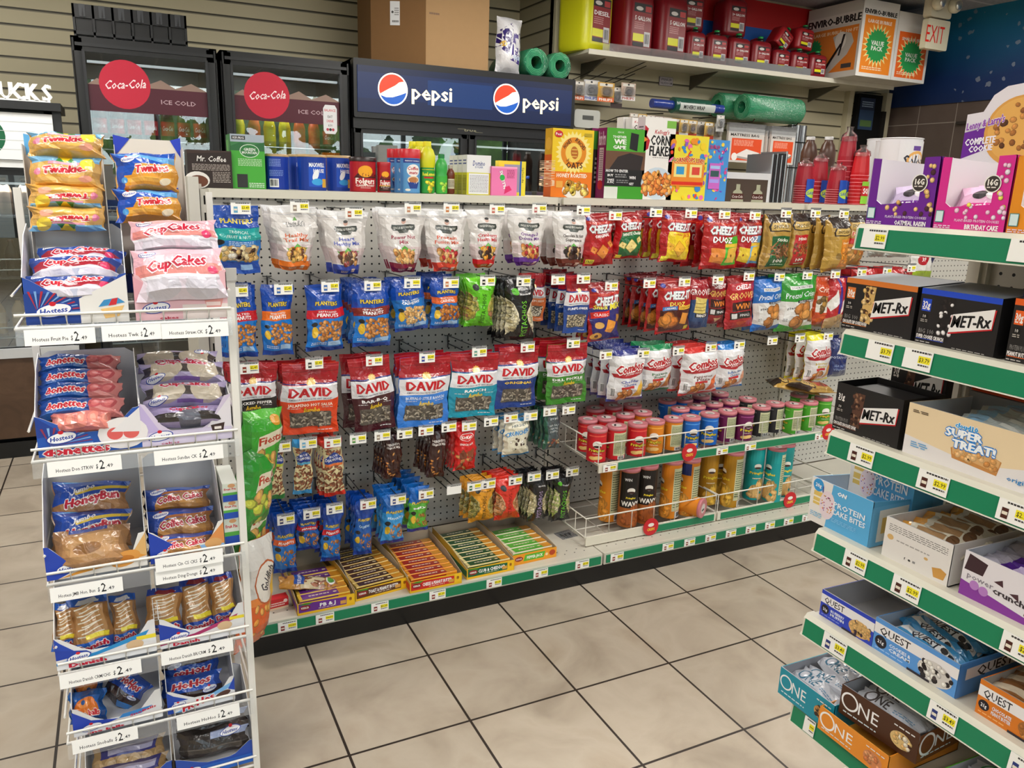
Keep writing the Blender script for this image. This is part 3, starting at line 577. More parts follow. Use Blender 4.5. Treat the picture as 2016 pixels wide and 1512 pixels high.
def d_duoz(left, right, c1, c2):
    return d_cheez('', lambda a: (a.P([(.5, .08), (.96, .08), (.98, .62), (.5, .6)], right) if right else None, a.T('DUOZ', .45, .55, .11, 'ffffff', w=.5, b=.035, o='7a1010'), a.R(.08, .42, .45, .48, left), a.R(.5, .42, .9, .48, 'e8c040'), a.P([(.14, .14), (.5, .1), (.52, .38), (.16, .4)], c1), a.P([(.55, .14), (.86, .12), (.9, .42), (.6, .4)], c2), a.E(.3, .25, .03, .03, '8a4a18'), a.E(.72, .26, .03, .03, '8a5a18')))
design('duoz_green', 'pillow', .032, 'b0141a', '9a1016', 'red duo cracker bag with lime green half', d_duoz('b0141a', '46b02c', 'e08a3a', 'e8b84a'))
design('duoz_blue', 'pillow', .03, 'b0141a', '9a1016', 'red duo cracker bag with light blue half', d_duoz('b0141a', '7db4e0', 'e8c83a', 'ecc23a'))
design('duoz_brown', 'pillow', .032, 'b0141a', '9a1016', 'red duo cracker bag with dark brown caramel base', d_cheez('', lambda a: (a.R(.06, .05, .94, .46, '4a1a14').T('DUOZ', .48, .56, .08, 'f0e060', w=.42, b=.03).R(.1, .45, .48, .52, '3a7ac0').T('CARAMEL', .29, .485, .035, 'ffffff', w=.3).R(.52, .45, .9, .52, 'e8b840').T('CHEDDAR', .71, .485, .035, '6a3a10', w=.3).N(.16, .2, .42, .34, 6, .14, .12, ['d88a3a', 'c8742a'], 4).P([(.56, .2), (.78, .16), (.86, .36), (.64, .4)], 'e0943a').R(.76, .05, .88, .13, 'd8c840'))))
design('snackmix', 'pillow', .03, 'b0141a', '9a1016', 'red classic snack mix bag with navy corner', d_cheez('', lambda a: (a.P([(.1, .02), (1, .02), (1, .68), (0, .6)], '2c2a78').P([(.05, .42), (.55, .46), (.53, .56), (.04, .53)], 'd82a1e').T('CLASSIC', .3, .49, .05, 'ffffff', w=.4).T('Snack', .28, .62, .07, 'f4e84a', w=.4, b=.03).T('MIX', .74, .62, .11, 'f4e84a', w=.38, b=.04), a.P([(.4, .2), (.66, .14), (.8, .32), (.52, .4)], 'e89a3a').E(.25, .3, .14, .09, 'e0b060').E(.2, .1, .16, .1, 'd8a24a').E(.2, .1, .06, .04, '5a3020').P([(.76, .34), (.92, .32), (.96, .44), (.8, .46)], 'b8843a'))))
def d_groove(bg, y, txt, c2): return lambda a: a.R(0, 0, 1, 1, bg).R(0, .9, 1, 1, '8c0f16').T('CHEEZ-IT', .5, .82, .085, 'fbfbfb', w=.55, b=.03).T('GROOVES', .5, .66, .13, txt, w=.86, b=.01).R(.14, .36, .86, .54, '3a1412').T('WIN', .5, .45, .11, 'f0903a', w=.5, b=.02).R(.1, .2, .86, .34, '1c1616').R(.14, .22, .3, .32, 'd8d8d8').T('FINALS', .6, .27, .05, 'e8e8e8', w=.4).P([(.3, .14), (.7, .14), (.5, .03)], c2)
design('groove_blue', 'pillow', .026, '7a1420', '2a4a7a', 'red and navy ridged cracker bag marked RANCH', lambda a: a.R(0, 0, 1, 1, '27497c').R(0, .6, 1, 1, '9a1420').T('GROOVES', .5, .76, .12, 'f4f4f0', w=.86).P([(.2, .34), (.7, .3), (.78, .62), (.28, .66)], 'dcc870').R(.24, .44, .72, .46, 'a8924a').R(.24, .52, .74, .54, 'a8924a').R(.22, .38, .7, .4, 'a8924a').R(.28, .24, .8, .33, '1a1a1a').T('RANCH', .54, .285, .06, 'f4f4f4', w=.4, b=.03))
design('groove_red', 'pillow', .026, '8a1420', '7a1018', 'dark red ridged cracker bag with WIN panel and yellow lettering', d_groove('8e1622', .6, 'e8c860', 'd8b080'))
design('groove_red2', 'pillow', .026, 'a01822', '7a1018', 'bright red ridged cracker bag with WIN panel', d_groove('b01a24', .6, 'f4d070', 'c84a2a'))
def d_sny(band, nm, cols, rx, ry, c2='2a6a34'): return lambda a: a.R(0, 0, 1, 1, 'b38f45').R(.03, 0, .09, .9, '9a7834').P([(.05, 1), (.95, 1), (.9, .86), (.1, .86)], '2a1a14').P([(.12, .7), (.88, .7), (.92, .78), (.86, .88), (.14, .88), (.08, .78)], '2a1a12').P([(.16, .72), (.84, .72), (.87, .78), (.82, .86), (.18, .86), (.13, .78)], 'c8a860').T("SNYDER'S", .5, .79, .065, '1a120c', w=.6, b=.02).R(.18, .05, .86, .62, band).T(nm, .52, .55, .06, 'f0f0e0', w=.4, b=.02).N(.2, .24, .84, .48, 40, rx, ry, cols, 6).T('100', .5, .16, .06, 'f0f0e8', w=.3, b=.03).Q(.3, .07, .75, .11, 1, 'a8c8a8')
design('sticks', 'pillow', .032, 'b38f45', 'a07c38', 'gold pretzel bag with dark green sticks panel', d_sny('1c5c30', 'Sticks', ['8a5a3a', 'a8744a', '6e4428'], .14, .014))
design('minis', 'pillow', .032, 'b38f45', 'a07c38', 'gold pretzel bag with red minis panel', d_sny('b81e22', 'Minis', ['8a4a24', '6e3a1c', 'a8683a'], .05, .04))
design('snaps', 'pillow', .036, 'b38f45', 'a07c38', 'gold pretzel bag with orange snaps panel', lambda a: a.R(0, 0, 1, 1, 'b8923f').P([(.1, 1), (.95, 1), (.9, .84), (.15, .84)], '2a1c16').P([(.2, .68), (.86, .68), (.9, .76), (.84, .84), (.22, .84), (.16, .76)], '2a1a12').P([(.23, .7), (.83, .7), (.86, .76), (.81, .82), (.25, .82), (.2, .76)], 'c8a860').T("SNYDER'S", .53, .76, .055, '1a120c', w=.5, b=.02).R(.45, .08, .92, .62, 'dd8a2c').T('Snaps', .68, .55, .04, 'f4e8c8', w=.3).N(.5, .14, .88, .42, 14, .09, .07, ['e8a040', 'd8882a'], 3).E(.4, .3, .1, .1, '8a6a2a'))
design('pieces', 'pillow', .03, 'a8803c', 'a07c38', 'gold pretzel pieces bag with red panel, end of top row', lambda a: a.R(0, 0, 1, 1, 'a8803c').R(0, .86, 1, 1, '2a1c16').R(.1, .74, .9, .86, 'c8a860').T("SNYDER'S", .5, .8, .06, '1a120c', w=.7, b=.02).T('Pieces', .5, .64, .09, 'b8301c', w=.7, b=.03, o='f0e0b0').R(.08, .44, .92, .55, 'c02024').N(.08, .12, .92, .42, 30, .1, .07, ['c8823a', 'a8622a', 'e0a860'], 2))
PG = ['b8ad88', 'a09874', 'c8c09c', '8a8a4a', 'd8d0b0']
def d_pist(bg, tx, nut, seal='1c1c1c', vert='PISTACHIOS'):
    def dr(a):
        a.R(0, 0, 1, 1, bg)
        def hole(x0, s):
            pts = [(x0+s*(.34*math.sin(PI*i/10)), .1+.62*i/10) for i in range(11)]
            a.P([(x0, .1)]+pts[1:-1]+[(x0, .72)] if s > 0 else ([(x0, .1)]+pts[1:-1]+[(x0, .72)])[::-1], nut[-1])
            a.N(min(x0, x0+s*.33), .12, max(x0, x0+s*.33), .7, 60, .075, .055, nut, 5+int(s), inside=lambda x, y: abs(x-x0) < .30*math.sin(PI*max(0, min(1, (y-.1)/.62))))
        hole(.0, 1); hole(1., -1)
        a.T(vert, .52, .38, .11, tx, w=.6*a.h/a.w, b=.006, rot=PI/2).T('Wonderful', .55, .79, .035, 'f0f0f0' if bg == '141416' else tx, w=.4).E(.25, .82, .1, .1, seal)
    return dr
design('pist_green', 'slim', .03, '62c11e', '4fa018', 'lime green shelled pistachio bag', d_pist('66c821', '2c5a10', ['8a8a3a', 'a8983c', '6a7030', '9a6a4a', 'b8b060']))
design('pist_black', 'slim', .034, '141416', '141416', 'large black pistachio bag with green lettering', d_pist('141416', '7ad03a', ['d8cfae', 'c4b890', 'b0a47c', 'e4dcc0'], '58b82a'))
design('pist_gold', 'slim', .026, 'e09a22', 'c8861a', 'small amber pistachio bag', d_pist('e09a22', '4a3008', ['8a8240', 'a89a4a', '6a6a30', 'b8a868']))
design('pist_red', 'slim', .026, 'd0281e', 'b82018', 'small red pistachio bag', d_pist('dc3020', '8a120c', ['c8946a', 'b87a4a', 'a86a3a', 'd8a880']))
design('pist_purple', 'slim', .026, '141416', '141416', 'small black pistachio bag with pale lettering', d_pist('141416', 'b8a0d0', ['d8cfae', 'c4b890', 'b0a47c']))
design('pist_small', 'slim', .026, '141416', '141416', 'small black pistachio bag with green lettering', d_pist('141416', '6ac832', ['d8cfae', 'c4b890', 'a0b060'], '58b82a'))
SD = ['8a8278', '6a625a', 'a89e8c', '4e4842', 'b8b0a0']
def d_david(low, fl, fc='ffffff', jumbo=1, win=SD):
    def dr(a):
        a.R(0, 0, 1, 1, low).R(0, .72, 1, 1, 'a31420').R(0, .955, 1, .962, 'c8505a').R(0, .885, 1, .893, '7c0c16').R(0, .715, 1, .73, '24307c').P([(0, .48), (1, .5), (1, .715), (0, .705)], 'e3e3e6')
        a.S(.5, .735, .095, .075, 12, 'e8b860').E(.5, .735, .055, .055, 'f4d48a').P([(.38, .71), (.62, .712), (.62, .66), (.38, .66)], 'e3e3e6')
        a.T('DAVID', .5, .612, .125, 'c01420', w=.76, b=.04).T("AMERICA'S FAVORITE SEED BRAND", .5, .515, .022, '4a4a6a', w=.76)
        a.T(fl, .5, .435, .042, fc, w=min(.78, .085*len(fl)), b=.03)
        if jumbo: a.T('Jumbo', .52, .36, .075, 'f2cf2a', w=.3, sh=.25, b=.03).Q(.1, .385, .32, .4, 1, 'd8d8d8').Q(.7, .385, .9, .4, 1, 'd8d8d8')
        a.P([(.14, .1), (.86, .1), (.88, .13), (.88, .3), (.86, .33), (.14, .33), (.12, .3), (.12, .13)], '5a544c').N(.14, .115, .86, .315, 90, .045, .016, win, 9, .55)
        a.Q(.62, .04, .9, .06, 1, 'e0e0e0')
    return dr
for k, low, fl, fc, dn, jm in (('pepper', '17181a', 'CRACKED PEPPER', 'ffffff', 'red-topped seed bag with black cracked pepper base', 1), ('salsa', 'e2461a', 'JALAPENO HOT SALSA', 'ffe8d8', 'red-topped seed bag with orange hot salsa base', 1), ('bbq', '45151f', 'BAR-B-Q', 'ffffff', 'red-topped seed bag with maroon barbecue base', 1), ('buffalo', '3a82dc', 'BUFFALO STYLE RANCH', 'd8e8ff', 'red-topped seed bag with sky blue buffalo ranch base', 1), ('ranch', '1496b0', 'RANCH', 'ffffff', 'red-topped seed bag with turquoise ranch base', 1), ('original', '173a86', 'ORIGINAL', 'f0d048', 'red-topped seed bag with navy original base', 0), ('dill', '3f8a2c', 'DILL PICKLE', 'ffffff', 'red-topped seed bag with green dill pickle base', 1)):
    design(k, 'flat', .022, low, low, dn, d_david(low, fl, fc, jm))
design('kernels', 'flat', .016, '1f3f8c', '1c357a', 'red-topped sunflower kernel bag with dark blue base', d_david('1f4590', 'SUNFLOWER', 'ffffff', 0, ['c8bca0', 'b8ac90', 'd8ccb0']))
design('pumpkin', 'flat', .016, 'c85a30', 'b8502a', 'red-topped pumpkin seed bag with orange base', d_david('d4703c', 'PUMPKIN SEEDS', 'f8e0d0', 0, ['e8dcc8', 'd8ccb4', 'f4ecd8']))
def d_combo(top, fl1, fl2, fc, pic): return lambda a: a.R(0, 0, 1, 1, 'dcdcde').R(0, .9, 1, 1, top).R(0, 0, 1, .05, top).P([(.03, .56), (.97, .66), (.98, .56), (.5, .47), (.08, .5)], 'a81a24').T('Combos', .49, .68, .17, 'b8141e', w=.74, b=.045, sh=.1, sl=.12, o='f8f8f8').T('STUFFED SNACKS', .6, .555, .03, 'f4e8e8', w=.5, sl=.1).T(fl1, .5, .41, .055, fc, w=.5, b=.02).T(fl2, .5, .345, .055, fc, w=.36, b=.02).R(.28, .26, .62, .31, 'c02028').P([(.62, .08), (.92, .1), (.9, .42), (.74, .3)], pic).N(.25, .08, .6, .2, 9, .09, .06, ['c88a4a', 'b8743a', 'd8a060'], 3).B(.05, .1, .14, .3)
design('cheddar', 'pillow', .034, 'dcdcde', '24307c', 'white stuffed pretzel bag with navy top', d_combo('24307c', 'Cheddar', 'Cheese', '2a3f9c', 'e8b83a'))
design('pizzeria', 'pillow', .034, 'dcdcde', '1c7a4a', 'white stuffed pretzel bag with green top, pizza flavour', d_combo('1c8450', 'Pizzeria', 'Pretzel', '2a6a3a', 'c8803a'))
design('pepperoni', 'pillow', .034, 'dcdcde', 'b8202a', 'white stuffed cracker bag with red top, pepperoni flavour', d_combo('cc2c24', 'Pepperoni', 'Pizza', '6a3020', 'd8642a'))
design('bluecheese', 'pillow', .034, 'dcdcde', '1c74b8', 'white stuffed pretzel bag with blue top, buffalo flavour', d_combo('1c78c4', 'Buffalo Blue', 'Cheese', '2a5a9c', 'e0a080'))
design('mustard', 'pillow', .034, 'dcdcde', 'd8cc20', 'white stuffed pretzel bag with yellow top', d_combo('e6dc22', 'Honey', 'Mustard', 'c0a820', 'c8903a'))
design('kettle', 'pillow', .03, '1d2c62', '182450', 'navy potato chip bag with pale serif lettering', lambda a: a.R(0, 0, 1, 1, '1d2c66').P([(.2, .72), (.8, .72), (.8, .92), (.2, .92)], '2c3c70').T('H', .5, .82, .16, 'b8b04a', w=.3).T('BRAND', .5, .64, .06, 'c8d0e0', w=.5).T('POTATO CHIPS', .5, .54, .06, 'c8d0e0', w=.84).T('SEA SALT &', .5, .32, .06, '8aa0d0', w=.6).T('VINEGAR', .5, .22, .06, '8aa0d0', w=.6))
def d_pretz(bg, band, fl): return lambda a: a.R(0, 0, 1, 1, 'd8d8d6').R(0, .56, 1, 1, bg).P([(0, 0), (1, 0), (1, .1), (.5, .07), (0, .16)], bg).R(.2, .78, .82, .84, 'd8d8d8').T('SNACK FACTORY', .51, .81, .035, '222222', w=.56).T('Pretzel Crisps', .52, .68, .1, 'e8f0f8', w=.8, sh=.25, sl=.05).R(.4, .535, .92, .58, '1c1c1e').T(fl, .66, .558, .028, 'e8e8e8', w=.45).T('Flat', .26, .44, .04, '3a3a3a', w=.2, sh=.2, sl=.2).N(.38, .16, .9, .46, 13, .13, .1, ['b8783a', 'a8662c', 'c88e4a'], 12, .4).Q(.1, .2, .2, .26, 2, '8a8a8a')
design('crisp_blue', 'pillow', .03, '1c64b4', '184f98', 'blue and white pretzel crisp bag', d_pretz('1c66b8', '', 'ORIGINAL'))
design('crisp_green', 'pillow', .03, '2c8a2c', '247424', 'green and white pretzel crisp bag', d_pretz('2f9230', '', 'GARLIC PARMESAN'))
design('crisp_orange', 'pillow', .03, 'c4481c', 'a83a18', 'orange and white pretzel crisp bag', lambda a: a.R(0, 0, 1, 1, 'c4481c').R(.12, .28, .88, .62, 'dad6cc').T('Crisps', .5, .76, .11, 'f4e0d0', w=.7, sh=.25).N(.18, .3, .84, .6, 22, .1, .08, ['8a6a34', 'a8803c', '6a5028'], 2).P([(.1, .12), (.5, .22), (.9, .1), (.5, .02)], 'e0662a'))
design('redwhite', 'pillow', .03, 'b01c20', '982028', 'red and white zigzag snack bag at the end of the row', lambda a: a.R(0, 0, 1, 1, 'b01c20').P([(.1, .35), (.5, .55), (.3, .8), (0, .5)], 'e8e8e4').R(.44, .3, .56, 1, '3a2a8a').P([(.6, .3), (1, .5), (1, .75), (.6, .55)], 'e8e8e4').P([(0, 0), (1, 0), (1, .25), (.5, .32), (0, .2)], 'a88a60').N(.1, .05, .9, .24, 14, .1, .06, ['c8a878', 'a88458'], 2))
AL = ['8a5034', '9a5c3c', 'a86a48', '7a4228']
def d_almond(bg, top, strip=None): return lambda a: a.R(0, 0, 1, 1, 'e4d8a8').R(0, .86, 1, 1, top).R(0, 0, 1, .08, bg).N(.05, .1, .95, .56, 60, .12, .045, AL, 4).N(.05, .76, .95, .86, 10, .1, .05, AL, 9).P([(.08, .6), (.92, .6), (.96, .68), (.7, .76), (.5, .79), (.3, .76), (.04, .68)], '1f3f94').T('BLUE', .5, .725, .04, 'f0f0f4', w=.44, b=.02).T('DIAMOND', .5, .665, .05, 'f0f0f4', w=.84, b=.02).R(.08, .555, .92, .595, strip or '5ab0d8')
design('almond_blue', 'slim', .022, '4aa6dc', '3a8cc0', 'slim light blue almond bag', d_almond('3c9cd8', '3c9cd8'))
design('almond_red', 'slim', .022, 'd8301e', 'c02818', 'slim red smokehouse almond bag', d_almond('d8301e', 'd8301e', 'e8763a'))
design('almond_green', 'slim', .022, '2c7a34', '1f5a28', 'slim dark green wasabi almond bag', d_almond('1f7a34', '1d5a2c', 'b8c83a'))
design('hershey', 'slim', .02, '34120f', '2a0f0d', 'slim dark brown chocolate snack mix bag', lambda a: a.R(0, 0, 1, 1, '34120f').T("HERSHEY'S", .5, .8, .05, 'e8e4e0', w=.84, b=.02).T('SNACK MIX', .5, .73, .05, 'e8e4e0', w=.84, b=.03).N(.08, .05, .92, .62, 20, .1, .045, ['c8823a', 'd89a50', '4a2418', '5a2c1c', 'b8743a'], 7))
design('kitkat', 'slim', .024, 'd41c1c', 'b81818', 'bright red wafer snack mix bag', lambda a: a.R(0, 0, 1, 1, 'd41c1c').E(.5, .76, .34, .16, 'f4f0ee', rot=.15).E(.5, .76, .31, .14, 'd41c1c', rot=.15).T('KitKat', .5, .76, .07, 'f8f4f0', w=.5, b=.03, sh=.2, sl=.1).T('SNACK MIX', .5, .6, .045, 'f4e8e4', w=.66, b=.03).N(.1, .06, .92, .4, 9, .15, .07, ['6a2c1a', '8a4a2a', 'c88a50'], 3).P([(.2, .25), (.5, .3), (.46, .44), (.16, .4)], '7a3a22').P([(.56, .3), (.84, .38), (.8, .5), (.5, .44)], '8a462a'))
design('crunch', 'slim', .024, 'e4e0c8', '2a7ab8', 'cream cookie crunchers bag with blue hem', lambda a: a.R(0, 0, 1, 1, 'e4e0ca').R(0, .93, 1, 1, '3a8cc4').R(0, 0, 1, .05, '2f88c8').T("HERSHEY'S", .56, .84, .06, '2c4a5a', w=.7, b=.02, sl=.1).T('CRUNCHERS', .5, .65, .12, '3a8fd0', w=.9, b=.04, sl=.15).N(.2, .2, .8, .5, 12, .05, .04, ['3a2a24', '4a342c', 'f4f0e0'], 2))
design('seasalt', 'slim', .022, '24463c', '1c382f', 'dark green nut bag with grey panel', lambda a: a.R(0, 0, 1, 1, '4a585c').R(0, 0, .16, 1, '1f5a44').T('royal', .56, .8, .07, 'c8d0d0', w=.5).T('SEA SALT', .56, .62, .045, 'c8d0d0', w=.6).T('CRACKED', .56, .54, .045, 'c8d0d0', w=.6).T('PEPPER', .56, .46, .045, 'c8d0d0', w=.5).N(.2, .08, .9, .26, 12, .09, .06, ['c8b088', '8a4a3a', 'a89070'], 2))
def d_tube(band, bt, bc='ffffff', lower='1a78cf', top='0d47a8'): return lambda a: (a.R(0, 0, 1, 1, top), a.R(0, .08, 1, .66, lower), a.T('PLANTERS', .52, .67, .05, 'f0d24a', w=.78, b=.03, arc=-.1, o='2a2410'), a.R(0, .5, 1, .6, band) if band else 0, a.T(bt, .56, .545, .045, bc, w=.7, b=.03), a.N(.36, .13, .95, .4, 26, .09, .03, PN, 3), a.E(.2, .3, .13, .19, 'e2b92e'), a.E(.2, .44, .13, .1, '1a1a1a'), a.R(0, 0, 1, .07, '0a3fa0'))
design('tube_orange', 'slim', .02, '0d47a8', '0c3c8c', 'narrow blue tube bag of peanuts with orange band', d_tube('e8642a', 'PEANUTS'))
design('tube_red', 'slim', .02, '0d47a8', '0c3c8c', 'narrow blue tube bag of peanuts with crimson band', d_tube('c81a2c', 'PEANUTS', lower='1560b4'))
design('tube_red2', 'slim', .02, '0d47a8', '0c3c8c', 'narrow blue tube bag of dry roasted peanuts with red band', d_tube('d41a26', 'PEANUTS'))
design('tube_cashew', 'slim', .02, '0d4fae', '0c3c8c', 'narrow plain blue tube bag of cashews', d_tube(None, 'CASHEWS', 'c8e8f8', '1560b4'))
design('tube_light', 'slim', .022, '1b86d8', '1668b0', 'narrow light blue bag of lightly salted peanuts', d_tube(None, 'PEANUTS', 'd8f0ff', '3a9ee0', '1a6ac0'))
design('tube_green', 'slim', .02, '0d62bc', '0c4c94', 'narrow blue and green bag of pistachio mix', d_tube('5ab43c', 'MIX', 'ffffff', '5ab43c', '1468c0'))
# ---------------------------------------------------------------- hooks
_bag = {}; YB0 = -.262
def bag_proto(key, w, h):
    kind, T, base, back, desc, draw = D[key]; k = (key, round(w/.008), round(h/.012))
    if k not in _bag:
        a = Art(w, h); draw(a); _bag[k] = bag_mb(kind, w, h, T*min(1, w/.11), a, base, back, hash_(key)).mesh('snack_bag')
    return _bag[k]
def hash_(s): return sum((i+1)*ord(c) for i, c in enumerate(s)) % 997
_cnt = {}
def hang(key, box, n=1, step=.022, roty=0, where='', drift=.002, y0=YB0, name='snack_bag', tilt=0.03):
    u0, v0, u1, v1 = box; um, vm = (u0+u1)/2, (v0+v1)/2
    w = (ay(u1, vm, y0)-ay(u0, vm, y0)).x; top = ay(um, v0, y0); bot = ay(um, v1, y0); h = (top.z-bot.z)*.985; x = (top.x+bot.x)/2
    if D[key][0] == 'pouch': w *= 1.04
    me = bag_proto(key, w, h); desc = D[key][4]
    r = random.Random(hash_(key)+int(u0)); out = []
    for i in range(n):
        lab = desc+(' '+where if where else '')+(', foremost' if i == 0 and n > 1 else '' if n == 1 else ', behind the first')
        o = bpy.data.objects.new(name, me); COL.objects.link(o)
        o.location = (x+(r.uniform(-1, 1)*.004 if i else 0)-drift*i, y0+i*step+(r.uniform(0, .004) if i else 0), top.z+(r.uniform(-.004, .006) if i else 0))
        if i: o.scale.y = .4
        o.rotation_euler = (tilt*(1 if i == 0 else .6), roty if i == 0 else roty*.5+r.uniform(-.03, .03), r.uniform(-.05, .05))
        tag(o, lab, 'bag', ('bags behind the front '+desc)[:70]+(' '+where if where else '') if i else None)
    return out
def hook(u, v, price, pic, what, y=-.284, kind=0, base=None):
    p = ay(u, v, y); z = p.z+.017
    t = thing('peg_hook', 'wire peg hook and price card '+what, 'hook', (p.x, 0, z-.012))
    mb = MB(); G_ = '58585a'
    mb.tube([(0, -.004, -.0), (0, -.02, .0), (0, y+.006, .006)], .0019, G_, 's', 5)
    mb.tube([(0, -.004, -.026), (0, -.012, -.03), (0, y+.02, -.024), (0, y+.012, -.012)], .0022, G_, 's', 5)
    mb.tube([(0, -.004, .002), (0, -.004, -.045)], .0022, G_, 's', 5).tube([(-.0127, -.002, .001), (-.0127, -.008, .0), (.0127, -.008, .0), (.0127, -.002, .001)], .0018, G_, 's', 5)
    mb.obj('wire', t); price_card(t, .052, .033, (0, y, .012), price, pic, kind)
ROWS = [
 # tag u, v, price, pic | bag key, box, n, extra
 (474, 410, '$3.49', '6aa8c8', 'for the tropical fruit pouch'), (590, 407, '$3.49', '', 'for the orange-footed trail mix'), (697, 419, '$3.49', 'a85a3a', 'for the heart mix pouch'), (813, 410, '$3.49', 'c08a6a', 'for the power nut mix'),
 (889, 410, '$3.49', 'c8804a', 'for the protein fusion mix'), (979, 412, '$3.49', 'c86a5a', 'for the cranberry mix'), (1062, 411, '$3.49', 'b86a6a', 'for the omega mix'), (1149, 414, '', '5a3a2a', 'for the chocolate nut pouches'),
 (1212, 424, '$1.99', 'c02a20', 'for the original cheese crackers'), (1292, 418, '$1.99', '3a3a3a', 'for the white cheddar crackers'), (1361, 420, '$1.99', '8a2a20', 'for the cheddar jack crackers'), (1427, 422, '$2.49', 'a85a3a', 'for the lime green duo crackers'), (1487, 424, '$2.49', 'a83a2a', 'for the light blue duo crackers'),
 (1548, 420, '$1.99', '6a2a20', 'for the pretzel sticks'), (1606, 420, '$1.99', '5a2a20', 'for the pretzel minis'), (1662, 421, '$1.99', '6a3a20', 'for the pretzel snaps'),
 (469, 573, '$2.49', '3a6ab0', 'for the peanuts half hidden by the cake rack'), (558, 569, '$2.49', '3a6ab0', 'for the orange-banded peanuts'), (650, 564, '$2.49', '3a6ab0', 'for the red-banded peanuts'), (734, 562, '$2.49', '3a5aa0', 'for the maroon-banded peanuts'), (812, 557, '', '4a5a7a', 'for the blue cashew bags'), (888, 557, '', 'c87a4a', 'for the orange-striped cashews'),
 (960, 553, '$4.99', '1a1a1a', 'for the lime pistachio bags'), (1031, 554, '$4.99', '1a1a1a', 'for the large black pistachio bags'), (1099, 551, '$2.79', 'c89a8a', 'for the pumpkin seeds'), (1149, 549, '$3.49', '6a1a1a', 'for the sunflower kernels'),
 (1204, 563, '$2.49', 'b84a3a', 'for the classic snack mix'), (1279, 558, '$2.49', 'a84a3a', 'left of the caramel duo crackers'), (1348, 555, '$2.49', '', 'above the caramel duo crackers'), (1414, 551, '$2.49', '8a3a3a', 'for the dark red ridged crackers'), (1475, 544, '$2.49', '8a3a2a', 'for the bright red ridged crackers'),
 (1535, 545, '$1.99', '2a4a8a', 'for the blue pretzel crisps'), (1590, 542, '$1.99', '2a4a2a', 'for the green pretzel crisps'), (1645, 540, '$1.99', '8a3a2a', 'for the orange pretzel crisps'), (1697, 536, '$1.99', '3a3a3a', 'behind the cookie bar box'), (1747, 534, '$1.99', '3a3a3a', 'under the green gondola lip'), (1795, 528, '', '2a4a2a', 'beside the green popcorn bags'),
 (491, 725, '$2.49', '8a2a1a', 'for the cracked pepper seeds'), (619, 716, '$2.49', '3a3a3a', 'for the hot salsa seeds'), (737, 710, '$2.49', 'b84a3a', 'for the barbecue seeds'), (841, 704, '$2.49', '3a4a9a', 'for the buffalo ranch seeds'), (944, 693, '$2.49', '5a9a8a', 'for the turquoise ranch seeds'), (1039, 684, '$2.49', 'a83a3a', 'for the navy original seeds'), (1129, 676, '$2.49', '3a5a3a', 'for the dill pickle seeds'),
 (1193, 699, '$2.99', '6a3a3a', 'for the cheddar pretzel bags'), (1267, 696, '$2.99', '3a3a3a', 'for the pizza pretzel bags'), (1336, 691, '$2.99', '3a3a3a', 'for the pepperoni cracker bags'), (1400, 684, '$2.99', '6a2a2a', 'right of the pepperoni crackers'), (1456, 679, '$2.99', '3a3a4a', 'for the blue-topped pretzels'), (1521, 671, '', '5a4a3a', 'with nothing hanging on it, upper right'), (1575, 666, '$2.99', '3a3a3a', 'left of the yellow-topped pretzels'), (1631, 662, '$2.99', '6a3a2a', 'right of the yellow-topped pretzels'),
 (555, 880, '', '3a4a3a', 'for the wasabi almonds'), (607, 873, '', '6ab0d8', 'for the light blue almonds'), (655, 871, '', 'a83a3a', 'for the red almonds'), (705, 864, '', '5a9a4a', 'with nothing on it right of the red almonds'), (753, 858, '', '', 'left of the first chocolate snack mix'), (797, 854, '', '3a2a2a', 'between the chocolate snack mixes'), (839, 848, '', '8a3a2a', 'left of the second chocolate snack mix'), (884, 841, '', '2a2a2a', 'above the second chocolate snack mix'), (924, 839, '', 'c8b84a', 'for the red wafer mix'),
 (967, 830, '', '2a2a2a', 'left of the cookie crunchers'), (1006, 823, '', 'a84a2a', 'for the cookie crunchers'), (1045, 819, '', 'b8c8d8', 'right of the cookie crunchers'), (1083, 810, '', '', 'for the dark green nut bags'), (1120, 807, '', '', 'with nothing on it under the dill seeds'),
 (563, 1023, '$0.69', '3a3a6a', 'for the orange-banded tubes'), (614, 1012, '$0.69', '3a3a5a', 'for the crimson-banded tubes'), (659, 1002, '$0.69', '4a4a6a', 'for the dry roasted tubes'), (725, 993, '$0.25', '8a3a3a', 'for the cashew tubes'), (784, 984, '$1.99', '3a4a8a', 'for the lightly salted peanuts'), (839, 973, '$1.99', '8a5a4a', 'for the green pistachio mix'),
 (934, 958, '', '2a6a4a', 'for the amber pistachios, left card'), (962, 953, '$1.99', '3a3a4a', 'for the amber pistachios, right card'), (1015, 946, '$1.99', '2a2a3a', 'for the red pistachios'), (1052, 939, '', '4a7a7a', 'left of the small black pistachios'), (1088, 935, '$2.25', '2a2a2a', 'above the pale-lettered pistachios'), (1127, 929, '$2.25', '2a2a2a', 'right of the green-lettered small pistachios')]
for u, v, pr, pic, wh in ROWS: hook(u, v, pr, pic or '9a8a7a', wh)
hook(894, 964, '', '', 'blank white, above the dark green cracker tray', kind=2)
H = hang
H('tropical', (415, 405, 512, 541), 2); H('trail', (533, 409, 627, 533), 4, .03); H('heart', (636, 416, 725, 541), 2, .04); H('power', (748, 413, 837, 537), 3, .03); H('protein', (834, 416, 920, 535), 3, .05)
H('cranberry', (918, 413, 991, 528)); H('omega', (999, 413, 1077, 524), 2, .05); H('chocnut', (1086, 417, 1161, 526), 3, .055)
